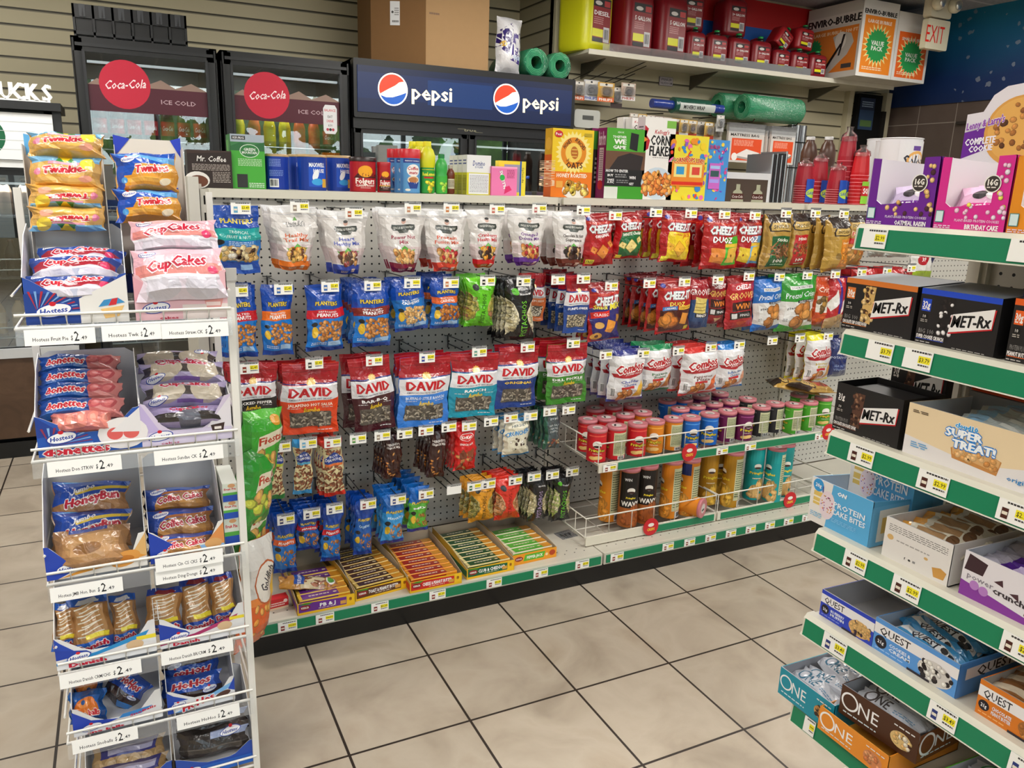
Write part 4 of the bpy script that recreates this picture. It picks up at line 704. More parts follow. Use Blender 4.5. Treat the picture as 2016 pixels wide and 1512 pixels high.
H('cz_orig', (1145, 420, 1206, 524), 2, .03, -.06); H('cz_white', (1207, 418, 1262, 510), 2, .05, -.04); H('cz_jack', (1299, 418, 1362, 517), 4, .05, .02); H('duoz_green', (1382, 422, 1453, 531), 4, .05, .0); H('duoz_blue', (1440, 422, 1498, 528), 2, .03, y0=-.235)
H('sticks', (1499, 422, 1556, 531), 3, .03); H('minis', (1549, 420, 1590, 528), 2, .03, y0=-.24); H('snaps', (1619, 430, 1667, 535), 4, .05, -.08); H('pieces', (1664, 423, 1700, 523), 1, y0=-.24)
H('redpeanut2', (440, 560, 506, 706), 4, .02, where='beside the cake rack'); H('honeypeanut', (516, 560, 579, 701), 1, roty=.02); H('redpeanut', (602, 560, 677, 692)); H('brownpeanut', (694, 558, 768, 684), 4, .04)
H('cashew', (768, 548, 833, 653), 2, .05, -.1); H('honeycashew', (847, 546, 905, 647), 3, .055); H('pist_green', (917, 546, 975, 643), 5, .022, .02); H('pist_black', (992, 550, 1051, 671), 6, .022, -.02)
H('pumpkin', (1026, 538, 1073, 634), 2, .02, y0=-.2); H('kernels', (1112, 541, 1160, 657), 4, .05); H('snackmix', (1153, 558, 1217, 672), 3, .03, -.08); H('duoz_brown', (1290, 549, 1357, 656), 5, .05, -.06)
H('groove_blue', (1350, 550, 1396, 647), 2, .03, y0=-.235); H('groove_red', (1389, 545, 1430, 638), 2, .03, y0=-.24); H('groove_red2', (1425, 545, 1480, 647), 2, .03, -.08)
H('crisp_blue', (1479, 549, 1537, 651), 3, .04, -.05); H('crisp_green', (1530, 543, 1602, 652), 3, .03, -.03); H('crisp_orange', (1594, 545, 1636, 640), 2, .03, y0=-.24); H('redwhite', (1625, 548, 1662, 647), 3, .03)
H('pepper', (449, 713, 547, 850), 2, .03, .02); H('salsa', (557, 714, 668, 856), 3, .03, .02); H('bbq', (686, 702, 768, 852), 2, .06, -.09, drift=.012); H('buffalo', (787, 702, 887, 842), 3, .03, .02); H('ranch', (888, 694, 980, 822), 2, .04, .02); H('original', (980, 682, 1059, 804), 2, .04, .02); H('dill', (1076, 676, 1152, 796), 3, .05, -.03)
H('cheddar', (1196, 687, 1270, 789), 4, .05); H('pizzeria', (1257, 678, 1323, 770), 2, .05, y0=-.24); H('pepperoni', (1338, 682, 1412, 776), 3, .06, -.04); H('bluecheese', (1407, 676, 1463, 765), 2, .06, -.05); H('mustard', (1583, 658, 1632, 751), 3, .05, -.04); H('kettle', (1628, 666, 1668, 742), 3, .05, y0=-.24)
H('almond_green', (529, 862, 563, 985), 4, .02, .04); H('almond_blue', (579, 863, 618, 974), 1, roty=.03); H('almond_red', (631, 864, 674, 979), 4, .022, -.06); H('hershey', (755, 856, 791, 943), 5, .024, where='on the left pair of hooks'); H('hershey', (845, 848, 881, 940), 5, .024, .05, where='on the right pair of hooks'); H('kitkat', (893, 836, 938, 926), 4, .024)
H('crunch', (989, 822, 1043, 897), 3, .04); H('seasalt', (1070, 806, 1103, 884), 5, .024)
H('tube_orange', (540, 1014, 588, 1129), 6, .03, .04, drift=.004); H('tube_red', (585, 1000, 631, 1083), 4, .03, .04); H('tube_red2', (637, 997, 678, 1105), 5, .03, .08); H('tube_cashew', (700, 985, 738, 1093), 4, .03, .06); H('tube_light', (752, 973, 797, 1070), 4, .03, .02); H('tube_green', (804, 957, 845, 1046), 5, .04, .02)
H('pist_gold', (922, 946, 974, 1026), 3, .03); H('pist_red', (973, 941, 1024, 1023), 5, .024); H('pist_purple', (1040, 935, 1077, 1026), 5, .022); H('pist_small', (1088, 932, 1124, 1026), 5, .022)
# ---------------------------------------------------------------- wire baskets with crisp cans
def basket(name, label, x0, x1, yb, yf, zf, zt, n, chan, badge=None):
    t = thing(name, label, 'basket', (0, 0, 0)); W_ = 'e6e3d8'; mb = MB()
    for z in (zt, zf+.006):
        mb.tube([(x0, yb, z), (x0, yf, z), (x1, yf, z), (x1, yb, z)], .003, W_, 'p', 5)
    for i in range(n+1):
        x = x0+(x1-x0)*i/n; mb.tube([(x, yb, zf), (x, yf, zf), (x, yf, zt)], .0022, W_, 'p', 4)
    for k in range(5): mb.tube([(x0, yf-(yf-yb)*k/5, zf), (x0, yf-(yf-yb)*k/5, zt)] if k else [(x0, yf, zf), (x0, yf, zt)], .0022, W_, 'p', 4)
    for k in range(1, 4): mb.tube([(x0, yf-(yf-yb)*k/4, zf-.004), (x1, yf-(yf-yb)*k/4, zf-.004)], .0025, W_, 'p', 4)
    mb.obj('wire_frame', t)
    ch = MB().box(x0, yf-.006, zf-.026, x1, yf, zf+.008, 'dcd8c8', 'p'); ch.box(chan, yf-.009, zf-.022, x1-.01, yf-.006, zf+.004, '0f7f56', 'l'); ch.obj('price_channel', t)
    for bx in badge or ():
        a = Art(.068, .068).E(.5, .5, .5, .5, 'c8202a', 28).E(.5, .62, .2, .11, 'f0ece4').T('CRISPS', .5, .36, .16, 'f0d040', w=.5, b=.03)
        mb = MB().lathe([(.034, 0), (.034, .002)], 28, 'c8202a', 'c'); mb.v = [(bx+p[0], yf-.010-p[2], zf+.005+p[1]) for p in mb.v]
        a.put(mb, on_front(bx-.034, yf-.0121, zf-.029), 'c'); mb.obj('round_badge', t)
    return t
bk = basket('wire_basket', 'upper white wire basket filled with short crisp cans', 1.17, 2.385, -.01, -.395, .432, .512, 13, 1.25, (1.56, 2.27))
for i, (x, pr) in enumerate(((1.185, '$1.75'), (1.69, ''), (1.83, ''), (2.2, '$1.79'))):
    mb = MB(); lip_card(mb, x, .409, -.4045, .055, .027, pr); single('shelf_price_label', mb, ['price label on the upper basket channel, far left', 'price label on the upper basket channel, right of the red badge', 'second price label right of the left red badge', 'price label left of the right red badge on the upper basket'][i], 'price label')
basket('wire_basket', 'lower left white wire basket holding tall crisp cans, black and orange', 1.15, 1.745, -.01, -.37, .146, .225, 6, 1.46, (1.43,))
basket('wire_basket', 'lower right white wire basket holding tall gold and teal crisp cans', 1.755, 2.37, -.01, -.37, .146, .225, 6, 1.77, (2.13,))
_can = {}
def can_meshes(key, r, h, body, art, side):
    if key in _can: return _can[key]
    mb = MB().lathe([(r, 0), (r, h-.012)], 24, body, 'c')
    def wrap(a, off): return lambda u, z, l: ((r+.0004+l*EPS)*math.sin(u/r-a.w/2/r+off), -(r+.0004+l*EPS)*math.cos(u/r-a.w/2/r+off), z)
    a = Art(r*2.4, h-.014); art(a); a.put(mb, wrap(a, 0), 'c', 8, 0, True)
    a = Art(r*1.9, h-.014); a.R(.05, .14, .95, .95, 'cfd0a8').Q(.1, .2, .9, .9, 16, '5a6a4a').B(.3, .01, .75, .13)
    a.put(mb, wrap(a, 2.25), 'c', 8, 0, True); b_ = mb.mesh('can_body')
    l_ = MB().lathe([(r*1.0, h-.012), (r*1.04, h-.011), (r*1.04, h), (r*.95, h)], 24, 'c87880', 'l').lathe([(r*.93, h-.0015), (r*.93, h-.001)], 24, 'b45a64', 'l')
    a = Art(2*r, 2*r).E(.5, .5, .26, .26, 'd8d0cc').E(.5, .42, .17, .06, '2a1c20'); a.put(l_, on_top(-r, -r, h), 'l'); l_ = l_.mesh('can_lid')
    _can[key] = (b_, l_); return _can[key]
def can(key, r, h, body, art, p, rz, label, group, rot=None):
    b_, l_ = can_meshes(key, r, h, body, art, None)
    t = thing('crisp_can', label, 'can', p, rz, group, rot)
    for n, me in (('body', b_), ('lid', l_)): o = bpy.data.objects.new(n, me); COL.objects.link(o); o.parent = t
def short_art(c2, tc='f0d838'): return lambda a: a.E(.5, .62, .2, .16, 'f4f0e8').E(.5, .55, .17, .05, '3a2018').T('Pringles', .5, .42, .1, tc, w=.72, b=.035, sh=.1, o='1a1408').T('ORIGINAL', .5, .3, .035, 'f0e8e0', w=.4).E(.35, .14, .2, .08, 'e8c070').E(.55, .16, .2, .08, 'f0cc80').R(.1, .9, .9, .94, c2)
CANS = dict(red=('cc1f2a', 'e85a4a'), orange=('e0861e', 'f4b84a'), blue=('1668c8', '5aa0e8'), purple=('6a1450', 'a04a88'), black=('2a2a2e', '6a6a6e'), green=('4aa02c', '8ad05a'))
z0 = .4375; LZ = z0+.118
def G3(x, y): return (1120+x/3.15, 640+y/3.15)
short = [('red', 187, 640, 1), ('red', 305, 625, 0), ('red', 428, 605, 1), ('red', 118, 580, 1), ('red', 232, 570, 0), ('red', 350, 550, 0), ('red', 165, 512, 0), ('red', 275, 497, 0), ('red', 395, 492, 0), ('red', 195, 450, 0),
 ('orange', 535, 588, 1), ('orange', 650, 573, 0), ('orange', 458, 535, 0), ('blue', 755, 570, 1), ('blue', 875, 545, 1), ('blue', 692, 512, 0), ('blue', 612, 462, 0), ('blue', 792, 497, 0), ('blue', 715, 455, 0), ('purple', 985, 528, 0), ('purple', 1100, 525, 1), ('purple', 900, 482, 0), ('purple', 1003, 468, 0), ('purple', 820, 435, 0), ('purple', 938, 418, 0),
 ('black', 1195, 500, 0), ('black', 1110, 452, 0), ('black', 1280, 480, 0), ('green', 1385, 490, 0), ('green', 1490, 470, 0), ('green', 1580, 445, 1), ('green', 1430, 425, 0), ('green', 1495, 402, 0)]
placed = []
for c_, x, y, fr in short:
    p = az(*G3(x, y), LZ); q = Vector((p.x, max(-.345, min(-.045, p.y)), z0))
    for it in range(60):
        for o in placed:
            d = Vector((q.x-o.x, q.y-o.y, 0))
            if d.length < .0745: q += (d.normalized() if d.length > 1e-4 else Vector((1, 0, 0)))*(.0748-d.length)
        q.y = max(-.347, min(-.045, q.y))
    placed.append(q)
    can('s'+c_, .035, .118, CANS[c_][0], short_art(CANS[c_][1]), q, (-.4 if fr else -2.0)+rnd.uniform(-.25, .25),
        {'red': 'short red crisp can, left end of the upper basket', 'orange': 'short orange crisp can beside the red ones in the upper basket', 'blue': 'short blue crisp can, middle of the upper basket', 'purple': 'short dark purple crisp can in the upper basket', 'black': 'short black crisp can in the upper basket', 'green': 'short green crisp can, right end of the upper basket'}[c_], c_+' short cans in the upper basket')
def tall_art(c2, top, word): return lambda a: (a.R(0, .78 if word != 'WAVY' else .36, 1, 1, top), a.T('WIN', .35, .88, .05, 'f4f4f4', w=.3, b=.03) if word == 'WAVY' else 0, a.E(.5, .68, .17, .08*1.6, 'f4f0e8'), a.E(.5, .65, .15, .05, '3a2018'), a.T('Pringles', .5, .55, .05 if word != 'WAVY' else .035, 'f0d838', w=.7 if word != 'WAVY' else .4, b=.035, sh=.1), a.T(word, .5, .44, .09, 'f4f0e8', w=.8, b=.035) if word == 'WAVY' else a.Q(.3, .42, .7, .46, 1, 'f0e0c0'), a.N(.1, .06, .9, .34, 8, .26, .13, [c2], 3, .6), a.E(.5, .2, .2, .2, c2))
TL = .1475; TH = .228
tall = [('black', 405, 895 ,.55, 'a85a28', '1c1614', 'WAVY'), ('black', 520, 880, .6, 'a85a28', '1c1614', 'WAVY'), ('orange', 292, 860, -1.8, 'e89a3a', 'e0861e', ''), ('orange', 645, 838, -1.8, 'f0a040', 'd8801c', ''), ('navy', 742, 842, -1.7, 'f0a848', '1c2a6a', ''), ('gold', 1065, 800, -1.8, 'e8b84a', 'b8861e', ''), ('gold', 880, 770, .3, 'e8b84a', 'b8861e', ''), ('gold', 955, 765, .3, 'e8b84a', 'b8861e', ''), ('teal', 1165, 745, .3, 'd8b070', '1aa0a0', ''), ('teal', 1267, 765, -1.5, 'd8b070', '1aa0a0', ''), ('teal', 1357, 745, .4, 'd8b070', '1aa0a0', '')]
tb = dict(black='b0642c', orange='dd861c', navy='dd861c', gold='b8861e', teal='149a9c')
tl = ['tall black-topped wavy crisp can, nearest in the lower left basket', 'tall black-topped wavy crisp can, right one of the pair', 'tall orange crisp can behind the black-topped pair', 'tall orange crisp can standing behind the fallen can', 'tall orange crisp can with navy top, right of the fallen can', 'tall gold crisp can, front right of the three gold ones', 'tall gold crisp can, left of the three gold ones', 'tall gold crisp can, middle of the three gold ones', 'tall teal crisp can, left of the three teal ones', 'tall teal crisp can, middle and nearest of the three', 'tall teal crisp can, right of the three teal ones']
placed = []
for i, (c_, x, y, rz, c2, top, word) in enumerate(tall):
    p = az(*G3(x, y), TL+TH); q = Vector((p.x, max(-.32, min(-.05, p.y)), TL+.003))
    for it in range(40):
        for o in placed:
            d = Vector((q.x-o.x, q.y-o.y, 0))
            if d.length < .0795: q += d.normalized()*(.08-d.length)
    rz = -.35 if rz > 0 else rz
    placed.append(q); can('t'+c_+word, .0375, TH, tb[c_], tall_art(c2, top, word), q, rz, tl[i], None)
can('tfallen', .0375, .14, 'e0861e', short_art('f4b84a'), (1.60, -.265, TL+.042), 0, 'short orange crisp can lying on its side in the lower left basket', None, (PI/2, 0, .5))
# ---------------------------------------------------------------- cartons, generic
def carton(u0, u1, vt, y, d, z, front, left=None, base='ffffff', name='carton', label='', cat='box', rz=0, x0=None, w=None, h=None, right=None, top=None, mat='c', sidecol=None, group=None):
    vm = 370
    if w is None:
        a, b2 = ay(u0, vm if z < 2 else vt+40, y), ay(u1, vm if z < 2 else vt+40, y); x0, w = a.x, b2.x-a.x
    if h is None: h = ay((u0+u1)/2, vt, y).z-z
    mb = MB().box(0, 0, 0, w, d, h, base, mat)
    if sidecol: mb.add([(-.0002, 0, 0), (-.0002, d, 0), (-.0002, d, h), (-.0002, 0, h)], [(0, 3, 2, 1)], sidecol, mat)
    if front: a = Art(w, h); front(a); a.put(mb, on_front(0, 0, 0), mat)
    if left: a = Art(d, h); left(a); a.put(mb, on_left(-.0002, d, 0), mat)
    if right: a = Art(d, h); right(a); a.put(mb, on_right(w, 0, 0), mat)
    return single(name, mb, label, cat, (x0, y, z), rz, group)
ZT = 1.3375
carton(372, 459, 296, .10, .09, ZT, lambda a: a.R(0, 0, 1, 1, '2a1c18').P([(0, 1), (1, 1), (1, .97), (0, .9)], '3c2a24').T('Mr. Coffee', .55, .78, .15, 'f0ece8', w=.66, sh=.15, b=.01).Q(.1, .46, .95, .64, 5, 'b8aca4', 3, .4).Q(.55, .14, .95, .44, 7, 'b8aca4', 4, .4).E(.2, .2, .28, .2, 'e8e4e0').E(.22, .17, .22, .14, '6a3a24').R(0, 0, .28, .1, 'd8d0c4'), base='241814', name='coffee_filter_box', label='dark brown coffee filter box at the left end of the top ledge')
carton(458, 524, 265, .12, .10, ZT, lambda a: a.R(0, 0, 1, 1, '46a838').R(0, .72, 1, 1, '3f7f4a').R(0, .86, 1, 1, 'a8b4c0').P([(0, .78), (.3, .86), (.6, .8), (1, .87), (1, .7), (0, .7)], '2c6a3c').R(.04, .9, .44, .97, '3a3a3a').T('KEURIG', .24, .935, .04, 'e8e8e8', w=.32, b=.02).E(.55, .7, .29, .2, 'd8ecd8').E(.55, .7, .27, .18, '2f7a3c').T('GREEN', .55, .73, .05, 'f0f4f0', w=.34, b=.02).T('MOUNTAIN', .55, .67, .05, 'f0f4f0', w=.44, b=.02).Q(.2, .42, .9, .56, 5, 'bfe0b8').R(.15, .02, .46, .27, '2c2c2c').Q(.5, .02, .95, .12, 3, 'd8ecd8'), left=lambda a: a.R(0, 0, 1, 1, '2f7a3a').R(0, .3, .6, .9, '5aa04a'), base='3fa035', name='coffee_pod_box', label='bright green coffee pod box standing on the top ledge')
def tub(u0, u1, vt, y, lid, body, art, label, name, lidh=.008, ry=.8, neck=None):
    a, b2 = ay(u0, 350, y), ay(u1, 350, y); r = (b2.x-a.x)/2; h = ay((u0+u1)/2, vt, y).z-ZT; t = thing(name, label, 'container', ((a.x+b2.x)/2, y+r*ry, ZT))
    pr = neck or [(1, 0), (1, 1)]
    MB().lathe([(r*k*.98, (h-lidh)*q) for k, q in pr], 24, body, 'l', sy=ry).obj('body', t); top = pr[-1][0]
    MB().lathe([(r*1.02*top, h-lidh), (r*1.02*top, h-.002), (r*.97*top, h), (r*.2*top, h)], 24, lid, 'l', sy=ry).obj('lid', t)
    A = Art(r*1.9, (h-lidh)*.96); art(A); mb = MB(); A.put(mb, lambda u, z, l: ((r+.0006+l*EPS)*math.sin((u-A.w/2)/r), -(r+.0006+l*EPS)*ry*math.cos((u-A.w/2)/r), z+.002), 'c', 8, 0, True); mb.obj('label_print', t); return t
def maxw(a): a.R(0, 0, 1, 1, '123a9a').R(.3, .1, 1, .75, '1a52c4').T('MAXWELL', .62, .78, .13, 'f0f4fa', w=.6, b=.03).T('HOUSE', .68, .6, .12, 'f0f4fa', w=.42, b=.03).E(.55, .46, .1, .2, 'f0f4fa', rot=-.4).E(.6, .28, .03, .05, '1a1a1a').E(.62, .25, .22, .12, '3aa0e0').R(.8, .08, 1, .35, 'd8a838')
for i, (u0, u1, v, y) in enumerate(((524, 573, 303, .14), (572, 612, 304, .22), (590, 648, 304, .10), (648, 696, 306, .15))):
    tub(u0, u1, v, y, 'b89a6a', '1440a8', maxw if i else (lambda a: a.R(0, 0, 1, 1, '1238a0').Q(.1, .7, .6, .95, 5, '8aa0e0').Q(.1, .4, .7, .6, 4, '7a94d8').B(.1, .05, .5, .32)), ['blue coffee tub turned to its back, beside the green pod box', 'blue coffee tub half hidden between two others', 'blue coffee tub with a tan lid, widest in front', 'blue coffee tub next to the big red tub'][i], 'coffee_tub')
def folg(a): a.R(0, 0, 1, 1, 'b01822').P([(0, .45), (.2, .62), (.4, .5), (.6, .64), (.8, .52), (1, .6), (1, .45)], '4a1014').E(.5, .68, .3, .22, 'f0a820').P([(.2, .52), (.4, .62), (.6, .56), (.85, .66), (.95, .5)], '7a1414').T('Folgers', .5, .36, .2, 'f4ece4', w=.8, b=.03).T('CLASSIC ROAST', .5, .2, .07, 'f4ece4', w=.8, b=.03).Q(.3, .1, .7, .14, 1, 'e8c8c0')
tub(694, 746, 309, .07, '2a1a1a', 'a81420', folg, 'big red coffee tub with a black lid', 'coffee_tub', .014)
tub(746, 772, 319, .07, 'b01822', 'a81420', lambda a: (folg(a), a.R(0, .02, 1, .22, '3a1a10'), a.R(0, .22, 1, .25, 'e0a828')), 'small red instant coffee jar with a red lid', 'coffee_jar', .012)
def cmate(a): a.R(0, 0, 1, 1, '5a9ad0').R(0, .88, 1, 1, '2a3a8c').T('FRENCH VANILLA', .5, .94, .04, 'f0f0f4', w=.8).E(.55, .66, .36, .3, 'f4f0ec').T('Coffee', .54, .72, .1, 'b8202a', w=.6, sh=.15, b=.03).T('mate', .56, .6, .1, 'b8202a', w=.44, sh=.15, b=.03).E(.55, .38, .32, .2, 'e8d8c0').E(.55, .38, .26, .14, 'b87840').P([(.24, .32), (.86, .32), (.74, .12), (.36, .12)], '1c3c8c').E(.25, .08, .14, .06, 'f4f0e0')
for i, (u0, u1, y) in enumerate(((766, 792, .15), (780, 806, .11), (793, 832, .06))): tub(u0, u1, 293, y, 'cc1f2c', '4a86c4', cmate, ['coffee creamer tub with a red lid, rearmost of three', 'coffee creamer tub with a red lid, middle of three', 'coffee creamer tub with a red lid, front of three'][i], 'creamer_tub', .03)
JU = [(.8, 0), (1, .05), (1, .5), (.9, .55), (1, .66), (1, .8), (.75, .92), (.5, .97), (.5, 1)]
for i, (u0, u1, v, y) in enumerate(((802, 832, 278, .2), (815, 846, 278, .16), (830, 860, 278, .08))):
    t = tub(u0, u1, v, y, 'e6e020', '2c9a3a', lambda a: a.R(0, 0, 1, .5, '2f9a3a').R(0, .5, 1, .51, '1c6a28').T('ReaLemon', .5, .42, .08, 'f4e83a', w=.9, b=.03).R(.15, .32, .85, .36, 'b82a20').N(.15, .03, .85, .25, 8, .2, .12, ['e8e03a', 'd8cc2a'], 2).R(0, .51, 1, .52, 'e0dc20'), ['lemon juice bottle with a yellow cap, rearmost', 'lemon juice bottle with a yellow cap, middle', 'lemon juice bottle with a yellow cap, front'][i], 'juice_bottle', .016, neck=JU)
    mb = MB(); r = (ay(u1, 350, y).x-ay(u0, 350, y).x)/2; h = ay((u0+u1)/2, v, y).z-ZT-.016; mb.lathe([(r*k*1.0+.0012, h*q) for k, q in JU[3:]], 20, 'd6d624', 'l', sy=.8); mb.obj('yellow_shoulder', t)
tub(860, 884, 303, .08, '0f7a38', '3aa84a', lambda a: a.R(0, 0, 1, .5, '3fae3e').N(.15, .08, .85, .3, 6, .2, .14, ['a8d84a', 'c8e86a'], 2), 'green lime juice bottle with a dark green cap', 'juice_bottle', .014, neck=JU)
tub(880, 898, 325, .1, 'a8a090', '6a2c14', lambda a: a.R(.1, .2, .9, .6, 'c8c0a8').Q(.15, .25, .85, .55, 5, '5a4a3a'), 'small brown syrup bottle behind the lime juice', 'syrup_bottle', .012, neck=JU)
def dom(a): a.R(0, 0, 1, .56, 'd8d420').R(0, .56, 1, 1, 'e8e9ea').T('Domino', .5, .8, .13, '28408c', w=.5, sh=.1, b=.02).T('SUGAR', .5, .7, .05, '28408c', w=.34).R(.08, .02, .92, .54, 'e8e9ec').Q(.12, .06, .88, .5, 12, '8a8a92', 4, .4)
for i, x in enumerate((918, 909, 900, 890)):
    p = ay(x, 350, .08+.0*i); w_ = ay(965, 350, .08).x-ay(918, 350, .08).x
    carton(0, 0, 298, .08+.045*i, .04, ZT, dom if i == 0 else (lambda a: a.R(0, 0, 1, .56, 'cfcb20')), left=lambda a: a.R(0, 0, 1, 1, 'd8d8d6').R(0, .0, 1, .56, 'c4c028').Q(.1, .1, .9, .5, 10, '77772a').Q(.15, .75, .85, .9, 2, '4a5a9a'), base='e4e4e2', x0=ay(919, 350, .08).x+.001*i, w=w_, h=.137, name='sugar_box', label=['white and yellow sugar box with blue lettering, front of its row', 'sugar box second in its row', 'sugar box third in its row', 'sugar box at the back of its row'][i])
carton(981, 1034, 317, .11, .03, ZT, lambda a: a.R(0, 0, 1, 1, 'e8dc3a').R(.2, .1, .8, .9, '9a9ab0').R(.78, 0, .84, 1, '1c5ab8').T('Splenda', .9, .6, .06, '5a5a2a', w=.5, rot=-PI/2), base='e8dc3a', name='sweetener_box', label='yellow sweetener box behind the pink one')
carton(967, 1018, 328, .07, .035, ZT, lambda a: a.R(0, 0, 1, 1, 'e87ab0').R(.02, .94, 1, 1, 'f4a8cc').T("SWEET'N", .45, .55, .12, 'f4f4f4', w=.62, b=.04, rot=-1.3, o='c04a80').E(.42, .62, .1, .1, '2ab04a').P([(.5, .05), (.8, .2), (.7, .35), (.55, .3)], 'd82a6a').Q(.6, .6, .9, .9, 6, 'a83a6a'), base='e06aa4', name='sweetener_box', label='pink sweetener box leaning on the yellow one', rz=.03)
def hbo(a): a.R(0, .38, 1, 1, 'ecc81e').R(0, 0, 1, .38, 'e87a14').S(.52, .66, .44, .36, 26, 'f6e48a').E(.52, .66, .31, .31, 'e08a14', 30).E(.52, .66, .20, .20, 'f0d060', 26).T('HONEY', .36, .79, .06, '3a1a04', w=.24, b=.03, rot=.75).T('BUNCHES', .68, .79, .06, '3a1a04', w=.3, b=.03, rot=-.7).T('of', .38, .55, .05, '4a2408', w=.07).T('OATS', .55, .475, .09, '4a2408', w=.4, b=.03, arc=.3).E(.54, .66, .09, .13, 'b86a1c', rot=.2).R(.47, .7, .6, .71, 'f0d060').R(.47, .65, .6, .66, 'f0d060').R(.47, .6, .6, .61, 'f0d060').T('HONEY ROASTED', .5, .325, .06, 'fff4e0', w=.74, b=.03).E(.6, .1, .33, .17, 'e8e4dc').N(.34, .05, .86, .22, 34, .06, .05, ['d8c040', 'e8d070', 'c89a30', 'b8802a'], 5).R(.12, .14, .28, .24, 'e8a848').E(.14, .92, .1, .07, 'c8202a').T('Post', .14, .92, .04, 'f8f8f8', w=.14, b=.02).R(.76, .9, .95, .95, 'b8a020')
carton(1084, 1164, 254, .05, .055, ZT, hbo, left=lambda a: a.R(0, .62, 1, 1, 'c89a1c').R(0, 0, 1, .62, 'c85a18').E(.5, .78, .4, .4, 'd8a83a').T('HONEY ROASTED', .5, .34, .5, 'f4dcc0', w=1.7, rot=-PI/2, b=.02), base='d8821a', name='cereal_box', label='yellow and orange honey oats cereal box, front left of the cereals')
carton(1160, 1178, 252, .12, .055, ZT, lambda a: a.R(0, 0, 1, 1, '2a2a28').R(0, .7, 1, 1, '3a8a2a').R(0, .96, 1, 1, '7a1a5a').Q(.1, .2, .9, .6, 6, 'a8a8a8'), base='2c2c2a', name='cereal_box', label='dark and green cereal box edge behind the honey oats', w=.19, x0=ay(1161, 350, .12).x)
carton(1189, 1266, 253, .05, .06, ZT, lambda a: a.R(0, 0, 1, 1, '1c1b1c').R(0, .68, 1, 1, '4aa42c').R(0, .42, 1, .68, '6a4a34').P([(.1, .42), (.9, .42), (.95, .62), (.6, .66), (.3, .6)], '2c2424').R(.0, 0, 1, .18, '3f9a28').R(.0, 0, .34, .17, 'd8dcd4').T('TOGETHER', .32, .88, .035, 'f0f4ec', w=.34, b=.03).T('WE', .34, .815, .07, 'f0f4ec', w=.3, b=.04).T('GAME', .33, .735, .05, 'f0f4ec', w=.32, b=.04).T('XBOX', .34, .945, .025, 'e0f0d8', w=.16).P([(.58, .72), (.78, .69), (.8, .93), (.6, .95)], '1c1c1e').T('HOW TO ENTER', .3, .4, .04, 'f0f0f0', w=.56, b=.03).T('BUY', .14, .335, .035, 'f0f0f0', w=.14, b=.03).Q(.26, .3, .55, .36, 2, '9a9a9a').T('WIN', .7, .31, .045, 'f0f0f0', w=.16, b=.03).T('TAKE', .15, .27, .03, 'f0f0f0', w=.17, b=.03).T('A PIC', .15, .235, .03, 'f0f0f0', w=.17, b=.03).Q(.3, .22, .6, .28, 2, '8a8a8a').T('GET', .68, .22, .035, 'f0f0f0', w=.12, b=.03), left=lambda a: a.R(0, 0, 1, 1, '7c1458').T('Raisin Bran', .5, .86, .2, 'e8d8e8', w=.8).R(.25, .25, .75, .72, 'd8c8d0').Q(.3, .28, .7, .7, 14, '6a5a6a').E(.5, .19, .3, .3, 'c02030'), base='7c1458', name='cereal_box', label='black and green cereal box with a console advert and purple spine')
for i, (u, y) in enumerate(((1219, .2), (1236, .15))):
    carton(u, u+62, 232+i, y, .045, ZT, lambda a: a.R(0, 0, 1, 1, 'e4e2de').T("Kellogg's", .28, .95, .03, 'b8202a', w=.4, sh=.2).T('CORN', .26, .885, .06, '1c1c1c', w=.36, b=.03).T('FLAKES', .3, .8, .06, '1c1c1c', w=.46, b=.03), base='dedcd8', name='cereal_box', label=['white corn cereal box, rear of three', 'white corn cereal box, middle of three'][i])
carton(1262, 1322, 231, .05, .05, ZT, lambda a: a.R(0, 0, 1, 1, 'eceae6').P([(0, .58), (.14, .62), (.18, .72), (.06, .78), (.12, .86), (0, .9)], 'b82230').P([(0, .7), (.12, .73), (0, .76)], 'e8842a').T("Kellogg's", .56, .83, .05, 'b8202a', w=.46, sh=.2, b=.02).T('CORN', .52, .73, .12, '1a1a1a', w=.62, b=.035).T('FLAKES', .54, .6, .12, '1a1a1a', w=.7, b=.035).Q(.3, .51, .8, .525, 1, '8a8a8a').R(.7, .88, 1, .97, '7cb84a').E(.5, .2, .52, .42, 'c8d8e4').N(.06, .08, .94, .34, 60, .1, .07, ['e89a4a', 'd8823a', 'f0b05a', 'c86a2c'], 9).E(.85, .08, .05, .04, 'b8a8a0'), left=lambda a: a.R(0, 0, 1, 1, 'd8d6d2').R(0, .4, 1, .7, 'b82230').Q(.2, .75, .8, .9, 4, '444444'), base='e4e2de', name='cereal_box', label='white corn flakes box, tallest and in front of three')
